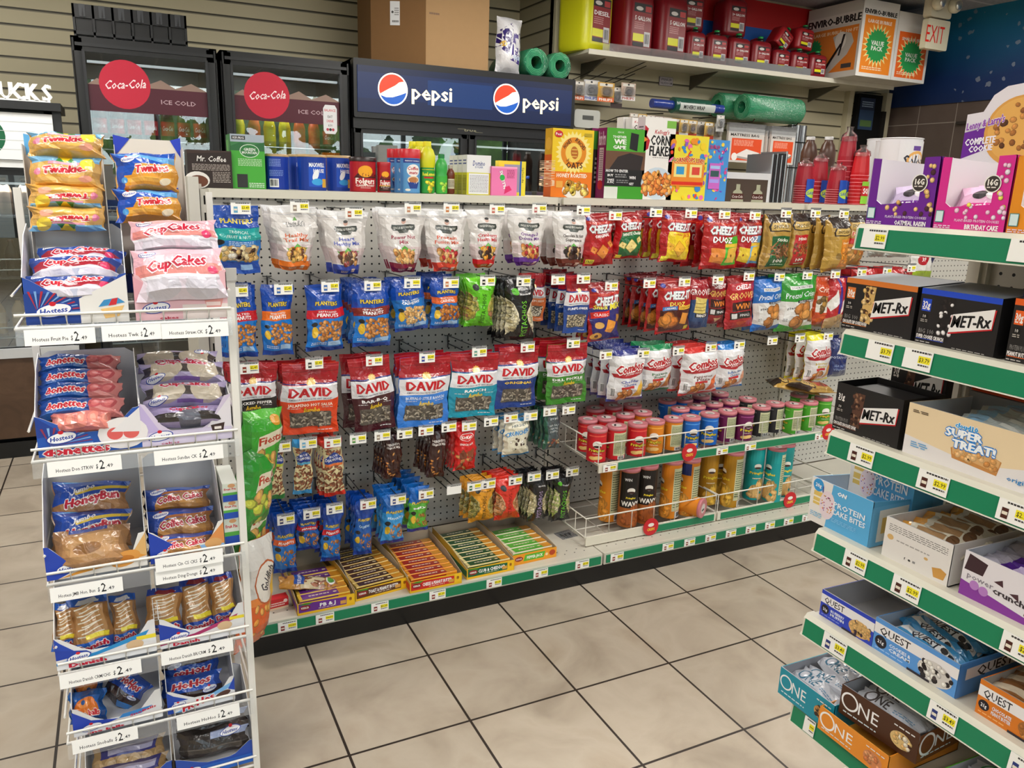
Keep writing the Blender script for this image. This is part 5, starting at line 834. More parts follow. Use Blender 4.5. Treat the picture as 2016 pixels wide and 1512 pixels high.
def kids_art(bgc, seed, word):
    def dr(a):
        r = random.Random(seed); a.R(0, 0, 1, 1, bgc)
        for i in range(60): a.E(r.uniform(.05, .95), r.uniform(.03, .97), r.uniform(.03, .09), r.uniform(.02, .08), r.choice(['e8482a', 'f0d02a', '3a8ad0', '4aa84a', 'e86aa8', 'f4f0e0', 'e8902a', '8a5ac0'] if word else ['6a4ac0', 'e86ac0', '4ab0e0', 'f0d04a', 'e8f0f4', 'd04a8a']), 8, r.uniform(0, 3))
        if word: a.R(.08, .22, .92, .6, 'e88a2a').T('CORN POPS LIVE!', .5, .63, .07, 'c81e1e', w=.8, b=.035, arc=-.2, o='f4e8a0').R(.14, .36, .46, .56, 'f0e08a').R(.54, .36, .86, .56, 'f0e08a').R(.2, .4, .4, .52, '3a9ad0').R(.6, .4, .8, .52, 'd84a3a').R(.1, .24, .9, .29, 'd8301e')
        else: a.R(.16, .2, .66, .62, 'c86ac8').R(.22, .4, .6, .5, '3a5a5a').R(.2, .53, .62, .58, 'a8c8f0').R(.2, .3, .62, .36, 'a8a0f0').T('CRUNCH', .3, .88, .06, 'c82a6a', w=.45, b=.03)
    return dr
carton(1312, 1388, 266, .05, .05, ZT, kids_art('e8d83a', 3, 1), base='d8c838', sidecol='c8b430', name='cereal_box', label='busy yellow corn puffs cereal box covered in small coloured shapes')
carton(1385, 1429, 275, .07, .05, ZT, kids_art('4a94d8', 5, 0), base='3a80c8', name='cereal_box', label='blue and pink cereal box right of the yellow puffs box')
carton(1421, 1516, 340, .09, .12, ZT, lambda a: a.R(0, 0, 1, 1, 'd4d4d8').R(.05, 0, .94, .78, '4a3c34').P([(.2, 0), (.24, .35), (.29, .42), (.29, .6), (.37, .6), (.37, .42), (.42, .35), (.46, 0)], 'a8a890').P([(.62, 0), (.66, .35), (.71, .42), (.71, .6), (.79, .6), (.79, .42), (.84, .35), (.88, 0)], 'a8a890').R(.21, .08, .45, .28, '4a1c14').T('Coca-Cola', .33, .18, .1, 'e8dcd8', w=.22, sh=.2).R(.63, .08, .87, .28, '4a1c14').T('Coca-Cola', .75, .18, .1, 'e8dcd8', w=.22, sh=.2), base='cfcfd4', name='mini_fridge_box', label='white box pictured with two cola bottles, right of the cereals')
# foil wraps, cups and paper rolls at the right end of the ledge
mb = MB(); r = random.Random(4)
for i in range(7): mb.rbox(i*.013, 0, 0, i*.013+.011, .16, .21+r.uniform(-.01, .01), .004, ['c8ccd0', '1c1c1e', 'a8acb0', '202022', 'b8bcc0', '1c1c1e', 'd0d4d8'][i], 's' if i % 2 == 0 else 'l')
single('foil_sheets', mb, 'row of folded silver and black foil sheets beside the cola box', 'sheets', (ay(1517, 350, .1).x, .1, ZT))
def cups(u, vt, y, col, n, label, sleeve=None, down=False):
    p = ay(u, 350, y); h = ay(u, vt, y).z-ZT; t = thing('cup_stack', label, 'cups', (p.x, y, ZT)); r = .04
    mb = MB(); k = .09; pr = []
    m = max(3, n)
    for i in range(m): z = i*(h-k)/m; pr += [(r*1.03, z), (r*1.05, z+.003), (r*.985, z+.005)]
    pr += [(r*.99, h-k), (r*.78, h-.004), (r*.72, h)]
    mb.lathe(pr, 20, [([col, 'd98a92', col][i % 3] if i < 3*m else col) for i in range(len(pr)-1)], 'l', smooth=False); mb.obj('cups', t)
    MB().lathe([(r*.95, h*.93), (r*.86, h*1.02), (r*.3, h*1.08), (r*.42, h*1.14)], 12, 'ffffff', 'w').obj('clear_sleeve', t)
    if sleeve: a = Art(.07, .1); sleeve(a); mb = MB(); a.put(mb, lambda x, z, l: ((r*1.14+l*EPS)*math.sin((x-.02)/r), -(r*1.14+l*EPS)*math.cos((x-.02)/r), z+.005), 'c', 6, 0, True); mb.obj('band', t)
SV = lambda a: a.R(0, 0, 1, 1, '1c4ab0').E(.5, .4, .48, .3, 'b8d84a').T('SAVERS', .5, .4, .14, '1c4ab0', w=.8, b=.03)
cups(1583, 322, .1, 'a01c2c', 8, 'stack of dark red plastic cups next to the foil sheets', SV); cups(1612, 312, .2, 'a01c2c', 6, 'dark red cup stack behind the blue-banded ones', SV); cups(1648, 330, .06, 'a01c2c', 7, 'dark red cup stack in front of the tallest one', SV)
cups(1662, 268, .17, 'a01c2c', 9, 'tallest dark red cup stack with a blue band', SV); cups(1692, 300, .1, 'c01a22', 9, 'bright red cup stack with green label beside the purple cookie box', lambda a: a.R(0, 0, 1, 1, '8ac83a').R(0, .35, 1, .8, 'c01a22').T('SOLO', .5, .58, .26, 'f0f0f0', w=.8, b=.04))
for i, (u, y) in enumerate(((1598, .36), (1634, .37))): tub(u-13, u+13, 268, y, 'c8c8c8', '4a2c1c', lambda a: a.R(.1, .2, .9, .6, '6a4a34'), ['brown bottle behind the red cups, left of two', 'brown bottle behind the red cups, right of two'][i], 'syrup_bottle', .015, neck=JU)
for i, (u0, u1, v, y) in enumerate(((1732, 1772, 272, .33), (1752, 1794, 275, .2), (1772, 1826, 270, .06))):
    tub(u0, u1, v, y, 'dedee2', 'e4e4e8', lambda a: a.R(.0, 0, 1, 1, 'e6e6ea').E(.5, .7, .3, .24, 'e8b060').E(.5, .7, .24, .17, 'e6e6ea').T('Select', .5, .7, .16, '2a2a3a', w=.75, sh=.1, b=.03).R(.35, .85, .6, .92, '6a4a9a').E(.85, .2, .1, .1, '2a3a8a'), ['white wrapped paper roll, rearmost of three', 'white wrapped paper roll, middle of three', 'white wrapped paper roll, front and right of three'][i], 'paper_roll', .004, 1)
# ---------------------------------------------------------------- on the coolers
mb = MB(); K = '17181b'
x0, x1 = ay(145, 60, 1.98).x, ay(368, 60, 1.98).x; zb = 2.0
mb.box(0, 0, .015, x1-x0, .3, .03, K, 'l', 't').box(0, 0, .09, x1-x0, .012, .15, K, 'l').box(0, .29, .0, x1-x0, .3, .15, K, 'l')
for i in range(7):
    x = (x1-x0)*i/6; mb.box(min(x, x1-x0-.01), 0, 0, min(x, x1-x0-.01)+.01, .3, .15, K, 'l')
    if i < 6:
        q = (x1-x0)/6; mb.box(x+.03, -.004, .095, x+q-.028, 0, .15, '3a3c40', 'l').box(x+.012, .012, .012, x+q-.004, .02, .09, '0c0c0e', 'l'); mb.prism([(x+.04, .095), (x+q-.036, .095), (x+q/2+.004, .14)], -.0055, -.004, '15161a', 'l')
single('slotted_crate', mb, 'black plastic bottle crate with six slots on the left cooler', 'crate', (x0, 1.98, zb))
P = [ay(737, 128, 2.02), ay(840, 133, 1.915), ay(974, 150, 1.92)]; zb = 2.0215
fx = [(P[0].x, 2.08), (P[1].x, 1.93), (P[2].x-.04, 1.93), (P[2].x-.02, 2.5), (P[0].x+.04, 2.5)]
mb = MB(); n = len(fx); v = [(x, y, z) for z in (0, .62) for x, y in fx]
mb.add(v, [tuple(range(n))[::-1], tuple(range(n, 2*n))]+[(i, (i+1) % n, n+(i+1) % n, n+i) for i in range(n)], ['8a6844', '8a6844', '7a5a38', 'a5855f', 'a5855f', '8a6844', '8a6844'], 'm')  # left front face darker, right lighter: shading put into the colours
bx = thing('cardboard_box', 'large brown cardboard box on top of the wide cooler', 'box', (0, 0, zb)); mb.obj('carton', bx)
d = (Vector(fx[1])-Vector(fx[0])).normalized(); nn = Vector((d.y, -d.x))
a = Art(.055, .125).R(0, 0, 1, 1, 'd8dadc').E(.25, .55, .12, .12, '444444').Q(.45, .4, .9, .75, 4, '777777').Q(.2, .08, .9, .25, 1, '666666')
mb = MB(); a.put(mb, lambda x, z, l: (fx[0][0]+d.x*(.11+x)+nn.x*(.001+l*EPS), fx[0][1]+d.y*(.11+x)+nn.y*(.001+l*EPS), .21+z), 'c'); mb.obj('shipping_label', bx)
a = Art(.06, .02).Q(0, 0, 1, 1, 1, '6a4a2c'); mb = MB(); a.put(mb, on_front(fx[1][0]+.02, 1.93, .27), 'c'); mb.obj('handwriting', bx)
a = Art(.16, .3); k = bag_mb('pillow', .165, .31, .07, a.R(0, 0, 1, 1, 'e4e4e8').P([(.0, .75), (.5, .9), (.5, .55), (.35, .3), (.0, .45)], '2c1c6a').P([(.45, .2), (.95, .15), (.95, .75), (.55, .7)], '3a2480').R(.62, .45, .85, .62, 'c8c8d0').E(.2, .5, .12, .1, 'c8a02a').T('20', .72, .32, .12, 'f0f0f4', w=.2, rot=-PI/2).Q(.55, .22, .9, .3, 3, '8ab0e0'), 'e4e4e8', 'd8d8dc', 77)
single('plastic_bag', k, 'white and purple plastic bag slumped beside the cardboard box', 'bag', (1.90, 1.955, 2.335), 0, None, (-.08, .06, 0))
def roll(name, label, p0, p1, r, mat='b', col='2c9a5a', hollow=.45, cat='roll', sag=0):
    t = thing(name, label, cat, (0, 0, 0)); p0, p1 = Vector(p0), Vector(p1); d = (p1-p0).normalized(); a = d.cross(Vector((0, 0, 1))).normalized(); b2 = a.cross(d); rr = random.Random(3)
    mb = MB(); n = 28; v = []
    P_ = [(r*hollow, .0), (r*.96, 0), (r, .02), (r*1.01, .5), (r, .98), (r*.96, 1), (r*hollow, 1), (r*hollow, 0)]
    for q, s in P_: v += [p0.lerp(p1, s)+a*(q*math.cos(2*PI*j/n)*(1+.03*math.sin(5*j)))+b2*(q*math.sin(2*PI*j/n)*(1+.03*math.sin(3*j))) for j in range(n)]
    mb.add(v, [(i*n+j, i*n+(j+1) % n, (i+1)*n+(j+1) % n, (i+1)*n+j) for i in range(len(P_)-1) for j in range(n)], col, mat, True); mb.obj('wound_sheet', t)
    mb = MB()                                                     # spiral edge of the winding
    for e, s in ((p0, -1), (p1, 1)): mb.tube([e+d*(s*.001)+a*(r*(hollow+.5*i/40)*math.cos(i*.7))+b2*(r*(hollow+.5*i/40)*math.sin(i*.7)) for i in range(41)], .0015, '6ad09a', 'l', 4)
    mb.obj('winding_edge', t); return t
roll('bubble_wrap_roll', 'green bubble wrap roll on the wide cooler beside the plastic bag', (2.08, 1.93, 2.105), (2.08, 2.45, 2.105), .083); roll('bubble_wrap_roll', 'green bubble wrap roll at the right end of the wide cooler', (2.245, 1.93, 2.1), (2.245, 2.15, 2.1), .078)
# ---------------------------------------------------------------- wall shelf with fuel cans
SZ = 2.205; SY = 1.86
ws = thing('wall_shelf', 'long white wall shelf carrying the fuel cans', 'shelf', (0, 0, 0))
MB().box(2.40, SY, SZ-.02, 5.12, 2.2, SZ-.001, 'ccc8ba', 'p').box(2.40, SY-.004, SZ-.03, 5.12, SY+.004, SZ+.0, 'dedacb', 'p').obj('board', ws)
MB().box(2.5, SY-.002, SZ, 4.25, SY, SZ+.045, 'ffffff', 't').obj('clear_lip', ws)
for x in (2.55, 3.45, 4.6):
    MB().prism([(SY+.05, SZ-.035), (2.2, SZ-.035), (2.2, SZ-.13), (2.1, SZ-.1)], x, x+.012, '4a463c', 'p').obj('bracket', ws).data.transform(Matrix(((0, 1, 0, 0), (1, 0, 0, 0), (0, 0, 1, 0), (0, 0, 0, 1))))
def fuel_can(p, w, d, h, col, label, txt, rz=0, roll_=0, group=None, sp='1c1c1c', y_=False):
    t = thing('fuel_can', label, 'fuel can', p, 0, group, (0, roll_, rz)); r = w*.2
    mb = MB(); n = 5; P_ = []
    hw, hd = w/2, d/2
    for cx, cy, st in ((hw-r, d-r, 0), (-hw+r, d-r, 1), (-hw+r, r, 2), (hw-r, r, 3)):
        for i in range(n+1): q = (st+i/n)*PI/2; P_.append((cx+r*math.cos(q), cy+r*math.sin(q)))
    m = len(P_); v = []; Z = ((0, .9), (.03*h, .985), (.1*h, 1), (.74*h, 1), (.84*h, .95), (.9*h, .8), (.92*h, .6))
    for z, k in Z: v += [(x*k, (y-hd)*k+hd, z) for x, y in P_]
    mb.add(v, [(a*m+i, a*m+(i+1) % m, (a+1)*m+(i+1) % m, (a+1)*m+i) for a in range(len(Z)-1) for i in range(m)], col, 'l', True).add(v[:m], [tuple(range(m))[::-1]], col, 'l').add(v[-m:], [tuple(range(m))], col, 'l'); mb.obj('tank', t)
    MB().tube([(0, d*.42, h*.88), (0, d*.5, h*1.0), (0, d*.8, h*.99), (0, d*.9, h*.86)], w*.07, col, 'l', 8).obj('handle', t)
    MB().lathe([(w*.13, h*.88), (w*.15, h*.9), (w*.15, h*.96), (w*.1, h*.97), (w*.09, h*1.02)], 12, sp, 'l', 0, d*.25).obj('spout_collar', t); MB().lathe([(w*.1, h*1.0), (w*.11, h*1.05), (w*.05, h*1.07)], 12, '1a9a4a', 'l', 0, d*.25).obj('spout_cap', t)
    a = Art(w*.62, h*.6).R(0, 0, 1, 1, '8c1c22').R(0, .8, 1, 1, '1a1a1c').E(.3, .88, .2, .08, 'd8d4d0').R(.62, .82, .95, .95, 'b8383a').T(txt, .5, .66, .1, 'f0ecec', w=.86, b=.03).Q(.06, .4, .6, .58, 4, 'c88a8a').R(0, .12, .6, .3, 'e8e81e').R(0, 0, .6, .1, '1a1a1c').R(.62, .02, .95, .36, 'd8d8da').B(.64, .04, .93, .34, '444444', 'c8c8cc', 10)
    mb = MB(); yy = -.001; a.put(mb, on_front(-w*.28, yy, h*.12), 'c'); mb.obj('label', t)
    return t
RC = '84131f'
fuel_can((2.50, 1.90, SZ), .25, .27, .42, 'd8d820', 'big yellow diesel can at the left end of the wall shelf', 'DIESEL', .25)
q = thing('wire_bail', 'thin wire handle hanging at the left of the yellow can', 'wire', (2.37, 2.1, 2.33)); MB().tube([(0, 0, 0), (.03, -.05, .06), (.1, -.1, .17)], .003, 'b8b8b8', 's', 5).obj('bent_wire', q)
fuel_can((2.79, 1.88, SZ), .24, .27, .42, RC, 'big dark red five gallon can next to the yellow one', '5 GALLON', .12); fuel_can((3.06, 1.88, SZ), .24, .27, .42, RC, 'big dark red five gallon can left of the small ones', '5 GALLON', .12)
for i, (u0, u1, vt) in enumerate(((1352, 1389, 30), (1392, 1434, 36), (1435, 1479, 42), (1480, 1520, 48))):
    a_, b_ = ay(u0, 110, 1.88), ay(u1, 110, 1.88); fuel_can(((a_.x+b_.x)/2, 1.87, SZ), (b_.x-a_.x)*.96, .16, .205, RC, ['two gallon red can half hidden behind the five gallon can', 'two gallon red can, second from the left of its row', 'two gallon red can, third of its row', 'two gallon red can, last of its row before the small cans'][i], '2+ GALLON')
for i, (u0, u1) in enumerate(((1522, 1557), (1558, 1594), (1595, 1630))):
    a_, b_ = ay(u0, 120, 1.88), ay(u1, 120, 1.88); fuel_can(((a_.x+b_.x)/2, 1.87, SZ), (b_.x-a_.x)*.96, .13, .165, RC, ['small red fuel can, left of the three on the shelf', 'small red fuel can, middle of the three on the shelf', 'small red fuel can, right of the three beside the big box'][i], '1+ GALLON')
fuel_can((3.305, 2.03, SZ+.222), .22, .16, .26, RC, 'red can on the second tier near the top left', '2+ GALLON'); fuel_can((3.66, 2.0, SZ+.222), .2, .16, .26, RC, 'red can on the second tier above the third small can', '2+ GALLON')
fuel_can((4.01, 1.93, SZ+.178), .14, .12, .15, 'a01a22', 'small red can tipped over on its corner on the second tier', '1+ GALLON', 0, .6); fuel_can((4.24, 1.93, SZ+.183), .17, .12, .155, 'a01a22', 'small red can on the second tier nearest the big box', '1+ GALLON', 0, .08)
mb = MB().box(3.4, 2.185, SZ+.2, 5.0, 2.198, SZ+.34, '1a5ab0', 'c').box(3.4, 2.185, SZ+.34, 5.0, 2.198, SZ+.52, 'b81c20', 'c'); Art(1, 1)
a = Art(1.6, .14).T('SHOP OPEN', .6, .5, .6, '1a4a9a', w=.5); single('banner', MB().box(3.4, 2.19, SZ+.2, 4.9, 2.199, SZ+.34, '1a5ab0', 'c').box(3.4, 2.19, SZ+.34, 4.9, 2.199, SZ+.52, 'b81c20', 'c'), 'red and blue banner on the wall behind the fuel cans', 'banner')
def bub(big):
    def dr(a):
        c = 'ee8a28' if big else 'ee6a24'
        a.R(0, 0, 1, 1, 'e2e0dc').R(.08, .05, .93, .72 if not big else .8, c); cy = .42 if big else .36
        a.S(.5, cy, .42, .27, 22, 'f0e8a0').S(.5, cy, .33, .27, 22, '2c9a50').T('VALUE', .5, cy+.035, .06, 'f0f4ec', w=.36, b=.03).T('PACK', .5, cy-.035, .06, 'f0f4ec', w=.32, b=.03)
        a.T('LARGE BUBBLE' if big else 'SMALL BUBBLE', .5, .73 if big else .62, .045, 'f4e8dc', w=.66, b=.03).Q(.14, .09, .7, .14, 2, 'f8e0c0')
        if big: a.T('ENVIRO-BUBBLE', .5, .85, .06, '1a1a1a', w=.9, b=.04)
    return dr
def bubside(a):
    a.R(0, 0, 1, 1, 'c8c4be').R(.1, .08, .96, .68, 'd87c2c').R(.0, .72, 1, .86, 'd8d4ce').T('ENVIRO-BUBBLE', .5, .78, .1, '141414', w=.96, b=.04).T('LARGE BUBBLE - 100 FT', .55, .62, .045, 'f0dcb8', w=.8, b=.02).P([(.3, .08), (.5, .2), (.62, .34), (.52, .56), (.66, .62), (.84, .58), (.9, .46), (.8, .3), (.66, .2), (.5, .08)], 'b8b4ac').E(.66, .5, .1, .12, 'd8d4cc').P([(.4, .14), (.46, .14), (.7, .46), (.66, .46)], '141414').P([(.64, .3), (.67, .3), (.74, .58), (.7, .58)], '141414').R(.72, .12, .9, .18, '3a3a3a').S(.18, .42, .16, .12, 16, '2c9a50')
x = ay(1686, 130, 1.66).x; x2 = ay(1757, 130, 1.66).x; x3 = ay(1822, 140, 1.66).x
carton(0, 0, 0, 1.66, .5, SZ+.001, bub(1), left=bubside, base='d8d4cc', name='bubble_wrap_box', label='large white and orange bubble wrap box with a green star, overhanging the shelf', x0=x, w=x2-x-.004, h=.5)
carton(0, 0, 0, 1.66, .5, SZ+.001, bub(0), base='d8d4cc', name='bubble_wrap_box', label='smaller bubble wrap box with a deeper orange front, beside the large one', x0=x2, w=x3-x2, h=.46)
# exit sign with two lamps
p = ay(1850, 62, 1.45); t = thing('exit_sign', 'cream EXIT sign with two emergency lamps by the ceiling', 'sign', (p.x, 1.45, p.z))
MB().rbox(-.13, 0, -.12, .10, .045, .075, .012, 'd8d2b8', 'l', 'y').obj('sign_box', t); MB().rbox(-.12, -.005, .085, .09, .06, .22, .02, 'cfc9b2', 'l', 'y').box(-.05, .01, .2, .03, .05, ZC-p.z, 'cfc9b2', 'l').obj('lamp_housing', t)
a = Art(.2, .16).T('EXIT', .55, .5, .72, 'e02a1a', w=.95, b=.0); mb = MB(); a.put(mb, on_front(-.15, 0, -.1), 'c', 1, 1); mb.obj('lettering', t)
for x in (-.09, .08): MB().ball((x, -.03, .17), .05, .045, .05, 'd8d2ba', 'l', 14, 8).ball((x-.01, -.065, .165), .03, .014, .03, 'e8e8e0', 's', 12, 6).obj('lamp_head', t)
# ---------------------------------------------------------------- things on the slatted wall
a = Art(.115, .058).R(0, 0, 1, 1, '8a8590').R(.03, .05, .97, .95, 'b8b2b8').T('SPRINKLER', .5, .7, .28, '4a4450', w=.8, b=.02).T('VALVE ROOM', .5, .3, .28, '4a4450', w=.86, b=.02)
p = ay(1299, 150, 2.19); mb = MB().box(0, 0, 0, .115, .006, .058, '8a8590'); a.put(mb, on_front(0, 0, 0), 'c'); single('wall_sign', mb, 'small grey sprinkler valve room sign on the slatted wall', 'sign', (p.x, 2.19, p.z-.058))
def wall_hook(u, v, L=.25, y=2.19):
    p = ay(u, v, y-L); mb = MB().tube([(0, L, -.0), (0, L-.02, 0), (0, 0, .03)], .0028, '2a2826', 's', 5)
    return single('wall_hook', mb, 'bare black wire hook sticking out of the slatted wall', 'hook', (p.x, y-L, p.z-.03), 0, 'bare hooks on the slatted wall')
for u, v in ((1275, 120), (1272, 130), (1250, 145), (1228, 146), (1194, 142), (1168, 138), (1252, 158), (1220, 229), (1214, 236)): wall_hook(u, v)
def blister(u0, v0, u1, v1, y, back, prod, foot, label, group=None):
    a_, b_ = ay(u0, v0, y), ay(u1, v1, y); w, h = b_.x-a_.x, a_.z-b_.z; t = thing('bulb_pack', label, 'packet', (a_.x, y, b_.z), 0, group)
    mb = MB().box(0, 0, 0, w, .003, h, back); a = Art(w, h); a.R(0, 0, 1, .24, foot[0]).T(foot[1], .5, .12, .14, foot[2], w=.8, b=.03).R(.1, .8, .9, .95, 'e8e4dc').E(.5, .9, .07, .05, '2a2a2a'); a.put(mb, on_front(0, 0, 0), 'c'); mb.obj('card', t)
    MB().rbox(w*.15, -.022, h*.28, w*.85, 0, h*.76, w*.15, 'ffffff', 't', 'y').obj('blister', t); MB().ball((w*.5, -.01, h*.5), w*.2, .008, h*.14, prod, 'l').obj('bulb', t)
    MB().tube([(w/2, 0, h*.93), (w/2, .12, h*.91), (w/2, 2.19-y, h*.9)], .0025, '2a2826', 's', 4).obj('hanging_rod', t)
for i, (b4, lab) in enumerate((((1129, 158, 1150, 198), 'bulb pack with a pale card, leftmost beside the lit sign'), ((1150, 156, 1178, 199), 'bulb pack with a white card and dark bulbs'), ((1178, 161, 1208, 202), 'bulb pack with a yellow card'), ((1204, 170, 1224, 214), 'bulb pack with a red and black bulb, hanging lowest'), ((1224, 162, 1250, 199), 'bulb pack with a pinkish card, right of the first row'))):
    blister(*b4, 2.0+.02*(i % 2), ['a89c8c', 'c8c8cc', 'd8a848', 'a8a090', 'c8b0a0'][i], ['3a3028', '2a2630', '5a4428', '2a2424', '3a2a28'][i], [('d8622a', 'PHILIPS', 'f0e8e0'), ('d8d8e0', 'PHILIPS', '2a4aa0'), ('e8723a', 'PHILIPS', 'f4ece4'), ('3a2a28', '', 'ffffff'), ('e8e4e4', 'PHILIPS', 'b03a2a')][i], lab)
for i in range(11):
    u = 1240+i*16.5; v = 222+i*2.0; blister(u, v, u+15, v+36, 1.98+.03*(i % 3), ['b8a898', 'a89890', 'c8b8a8', 'd8b05a'][(i*7) % 4 if i < 6 or i > 7 else 3], ['3a2a24', '4a2420', '2c2c2c'][i % 3], [('d8d4d0', '', '222222'), ('c84a3a', '', 'ffffff')][i % 2], 'small bulb pack in the lower row behind the cereal boxes', 'small bulb packs in the lower row')
blister(1412, 226, 1424, 260, 1.95, 'c8c8c4', '5a5a5a', ('d8d8d8', '', '222222'), 'single bulb pack hanging left of the mattress bags')
a = Art(.2, .1).R(.3, .2, .8, .8, '8a8a84'); p = ay(1130, 250, 1.95); mb = MB().rbox(0, 0, 0, .19, .08, .11, .02, 'b8bab4', 'l', 'y').box(.06, -.003, .05, .14, 0, .075, '4a4c4a', 'l').tube([(.1, .07, .1), (.1, .252, .1)], .003, '2a2826', 's', 4); single('timer_pack', mb, 'grey boxed timer device right of the wide cooler', 'device', (p.x, 1.95, p.z))
p0, p1 = ay(1283, 203, 2.0), ay(1422, 210, 2.0); t = thing('stretch_wrap_roll', 'dark green stretch wrap roll with blue handles on the slatted wall', 'roll', (0, 0, 0)); z = p0.z
MB().tube([(p0.x+.17, 2.0, z), (p1.x-.13, 2.0, z)], .052, '1f5a4a', 'f', 18).obj('film_roll', t); MB().tube([(p0.x, 2.0, z), (p0.x+.17, 2.0, z)], .03, '26409a', 'f', 14).obj('handle', t); MB().tube([(p1.x-.13, 2.0, z), (p1.x, 2.0, z)], .03, '26409a', 'f', 14).obj('handle', t)
a = Art(.3, .05).R(0, 0, 1, 1, 'c8d0cc').T("MOVER'S WRAP", .4, .5, .5, '1c1c1c', w=.6, b=.03); mb = MB(); a.put(mb, lambda x, zz, l: (p0.x+.2+x, 2.0-(.0535+l*EPS)*math.cos((zz-.035)/.052), z+(.0535+l*EPS)*math.sin((zz-.035)/.052)), 'c', 0, 5); mb.obj('label', t)
MB().tube([(p0.x+.1, 2.0, z-.06), (p0.x+.1, 2.19, z-.05)], .004, '2a2826', 's', 5).tube([(p1.x-.1, 2.0, z-.06), (p1.x-.1, 2.19, z-.05)], .004, '2a2826', 's', 5).obj('support_hook', t)
a_ = ay(1432, 205, 2.0); b_ = ay(1465, 210, 1.9); c_ = ay(1575, 214, 1.9)
roll('bubble_wrap_roll', 'green bubble wrap roll behind the longer one on the slatted wall', (a_.x, 2.105, a_.z), (a_.x+.55, 2.105, a_.z), .086); roll('bubble_wrap_roll', 'long green bubble wrap roll with a white label on the slatted wall', (b_.x, 1.925, b_.z), (c_.x, 1.925, b_.z), .088)
a = Art(.34, .06).R(0, 0, 1, 1, 'd8d8d8').T('BUBBLE WRAP', .5, .5, .5, 'a83a3a', w=.8, b=.03); mb = MB(); a.put(mb, lambda x, zz, l: (b_.x+.12+x, 1.93-(.0895+l*EPS)*math.cos((zz+.06)/.088), b_.z+(.0895+l*EPS)*math.sin((zz+.06)/.088)), 'c', 0, 5); single('paper_label', mb, 'white paper label on the long green bubble wrap roll', 'label')
for x in (a_.x+.1, c_.x-.08): single('wall_hook', MB().tube([(x, 1.82, b_.z-.085), (x, 1.84, b_.z-.102), (x, 2.19, b_.z-.1)], .004, '2a2826', 's', 5), 'black support hook under the green bubble wrap rolls', 'hook', group='support hooks under the bubble wrap')
def mattress(u0, v0, u1, v1, y, n, label):
    a1, b1 = ay(u0, v0, y), ay(u1, v1, y); w, h = b1.x-a1.x, a1.z-b1.z
    a = Art(w, h).R(0, 0, 1, 1, 'cfcac4').R(0, .84, 1, 1, 'b8b8b8').T('MATTRESS BAG', .45, .8, .075, '2a2624', w=.78, b=.03).R(.1, .06, .93, .7, 'e0522a').Q(.16, .48, .7, .66, 5, 'f0b09a').P([(.2, .2), (.6, .14), (.9, .3), (.52, .4)], 'e8e4e0').P([(.2, .2), (.6, .14), (.6, .08), (.2, .14)], 'a8a4a0').P([(.6, .14), (.9, .3), (.9, .24), (.6, .08)], '8a8682').E(.2, .16, .08, .08, 'f0ece8')
    for i in range(n):
        mb = MB().rbox(0, 0, 0, w, .02, h, .008, 'cfcac4', 'c', 'y').box(-.004, -.002, h*.9, w+.004, .024, h*1.14, 'ffffff', 't'); a.put(mb, on_front(0, 0, 0), 'c')
        mb.tube([(w/2, .01, h*1.1), (w/2, .03, h*1.1)], .003, '2a2826', 's', 4)
        single('mattress_bag_pack', mb, label+(', front one' if i == 0 and n > 1 else ', behind the front one' if i else ''), 'packet', (a1.x-.012*i, y+.03*i, b1.z), 0, 'mattress bag packs behind the narrow front one' if i else None)
mattress(1436, 250, 1500, 322, 1.85, 1, 'wide white and orange mattress bag pack'); mattress(1520, 257, 1560, 325, 1.8, 3, 'narrow white and orange mattress bag pack')
a1, b1 = ay(1560, 245, 1.9), ay(1592, 392, 1.9); mb = MB()
for i in range(5): mb.rbox(i*.03, (i % 2)*.01, 0, i*.03+.034, .05+(i % 2)*.01, .62, .012, 'c0c4c8', 's')
mb.tube([(-.01, -.004, .5), (.16, -.004, .5)], .004, '111111', 'l').tube([(-.01, -.004, .32), (.16, -.004, .32)], .004, '111111', 'l').tube([(.08, .05, .58), (.08, .302, .58)], .004, '2a2826', 's', 4); single('foil_bundle', mb, 'strapped bundle of silver insulation foil hanging on the slatted wall', 'foil', (a1.x, 1.9, a1.z-.62))
# ---------------------------------------------------------------- cracker trays on the base deck
def tray_open(w, d, hf, hb, front, side, inner, base, mb=None, th=.0015, slope=True):
    mb = mb or MB()
    mb.box(0, 0, 0, w, d, .002, inner)
    mb.box(0, 0, 0, w, th, hf, base).box(0, d-th, 0, w, d, hb, inner)
    for x in (0, w-th):
        P_ = [(0, 0), (d, 0), (d, hb), (d*.45, hb if not slope else hb*.98), (0, hf)]; n = 5
        v = [(x, p, q) for p, q in P_]+[(x+th, p, q) for p, q in P_]
        mb.add(v, [tuple(range(n))], base if x == 0 else inner).add(v, [tuple(range(n, 2*n))[::-1]], inner if x == 0 else base).add(v, [(i, i+n, (i+1) % n+n, (i+1) % n) for i in range(n)], inner)
    if front: a = Art(w, hf); front(a); a.put(mb, on_front(0, 0, 0), 'c')
    if side: a = Art(d, hf); side(a); a.put(mb, on_left(0, d, 0), 'c')
    return mb
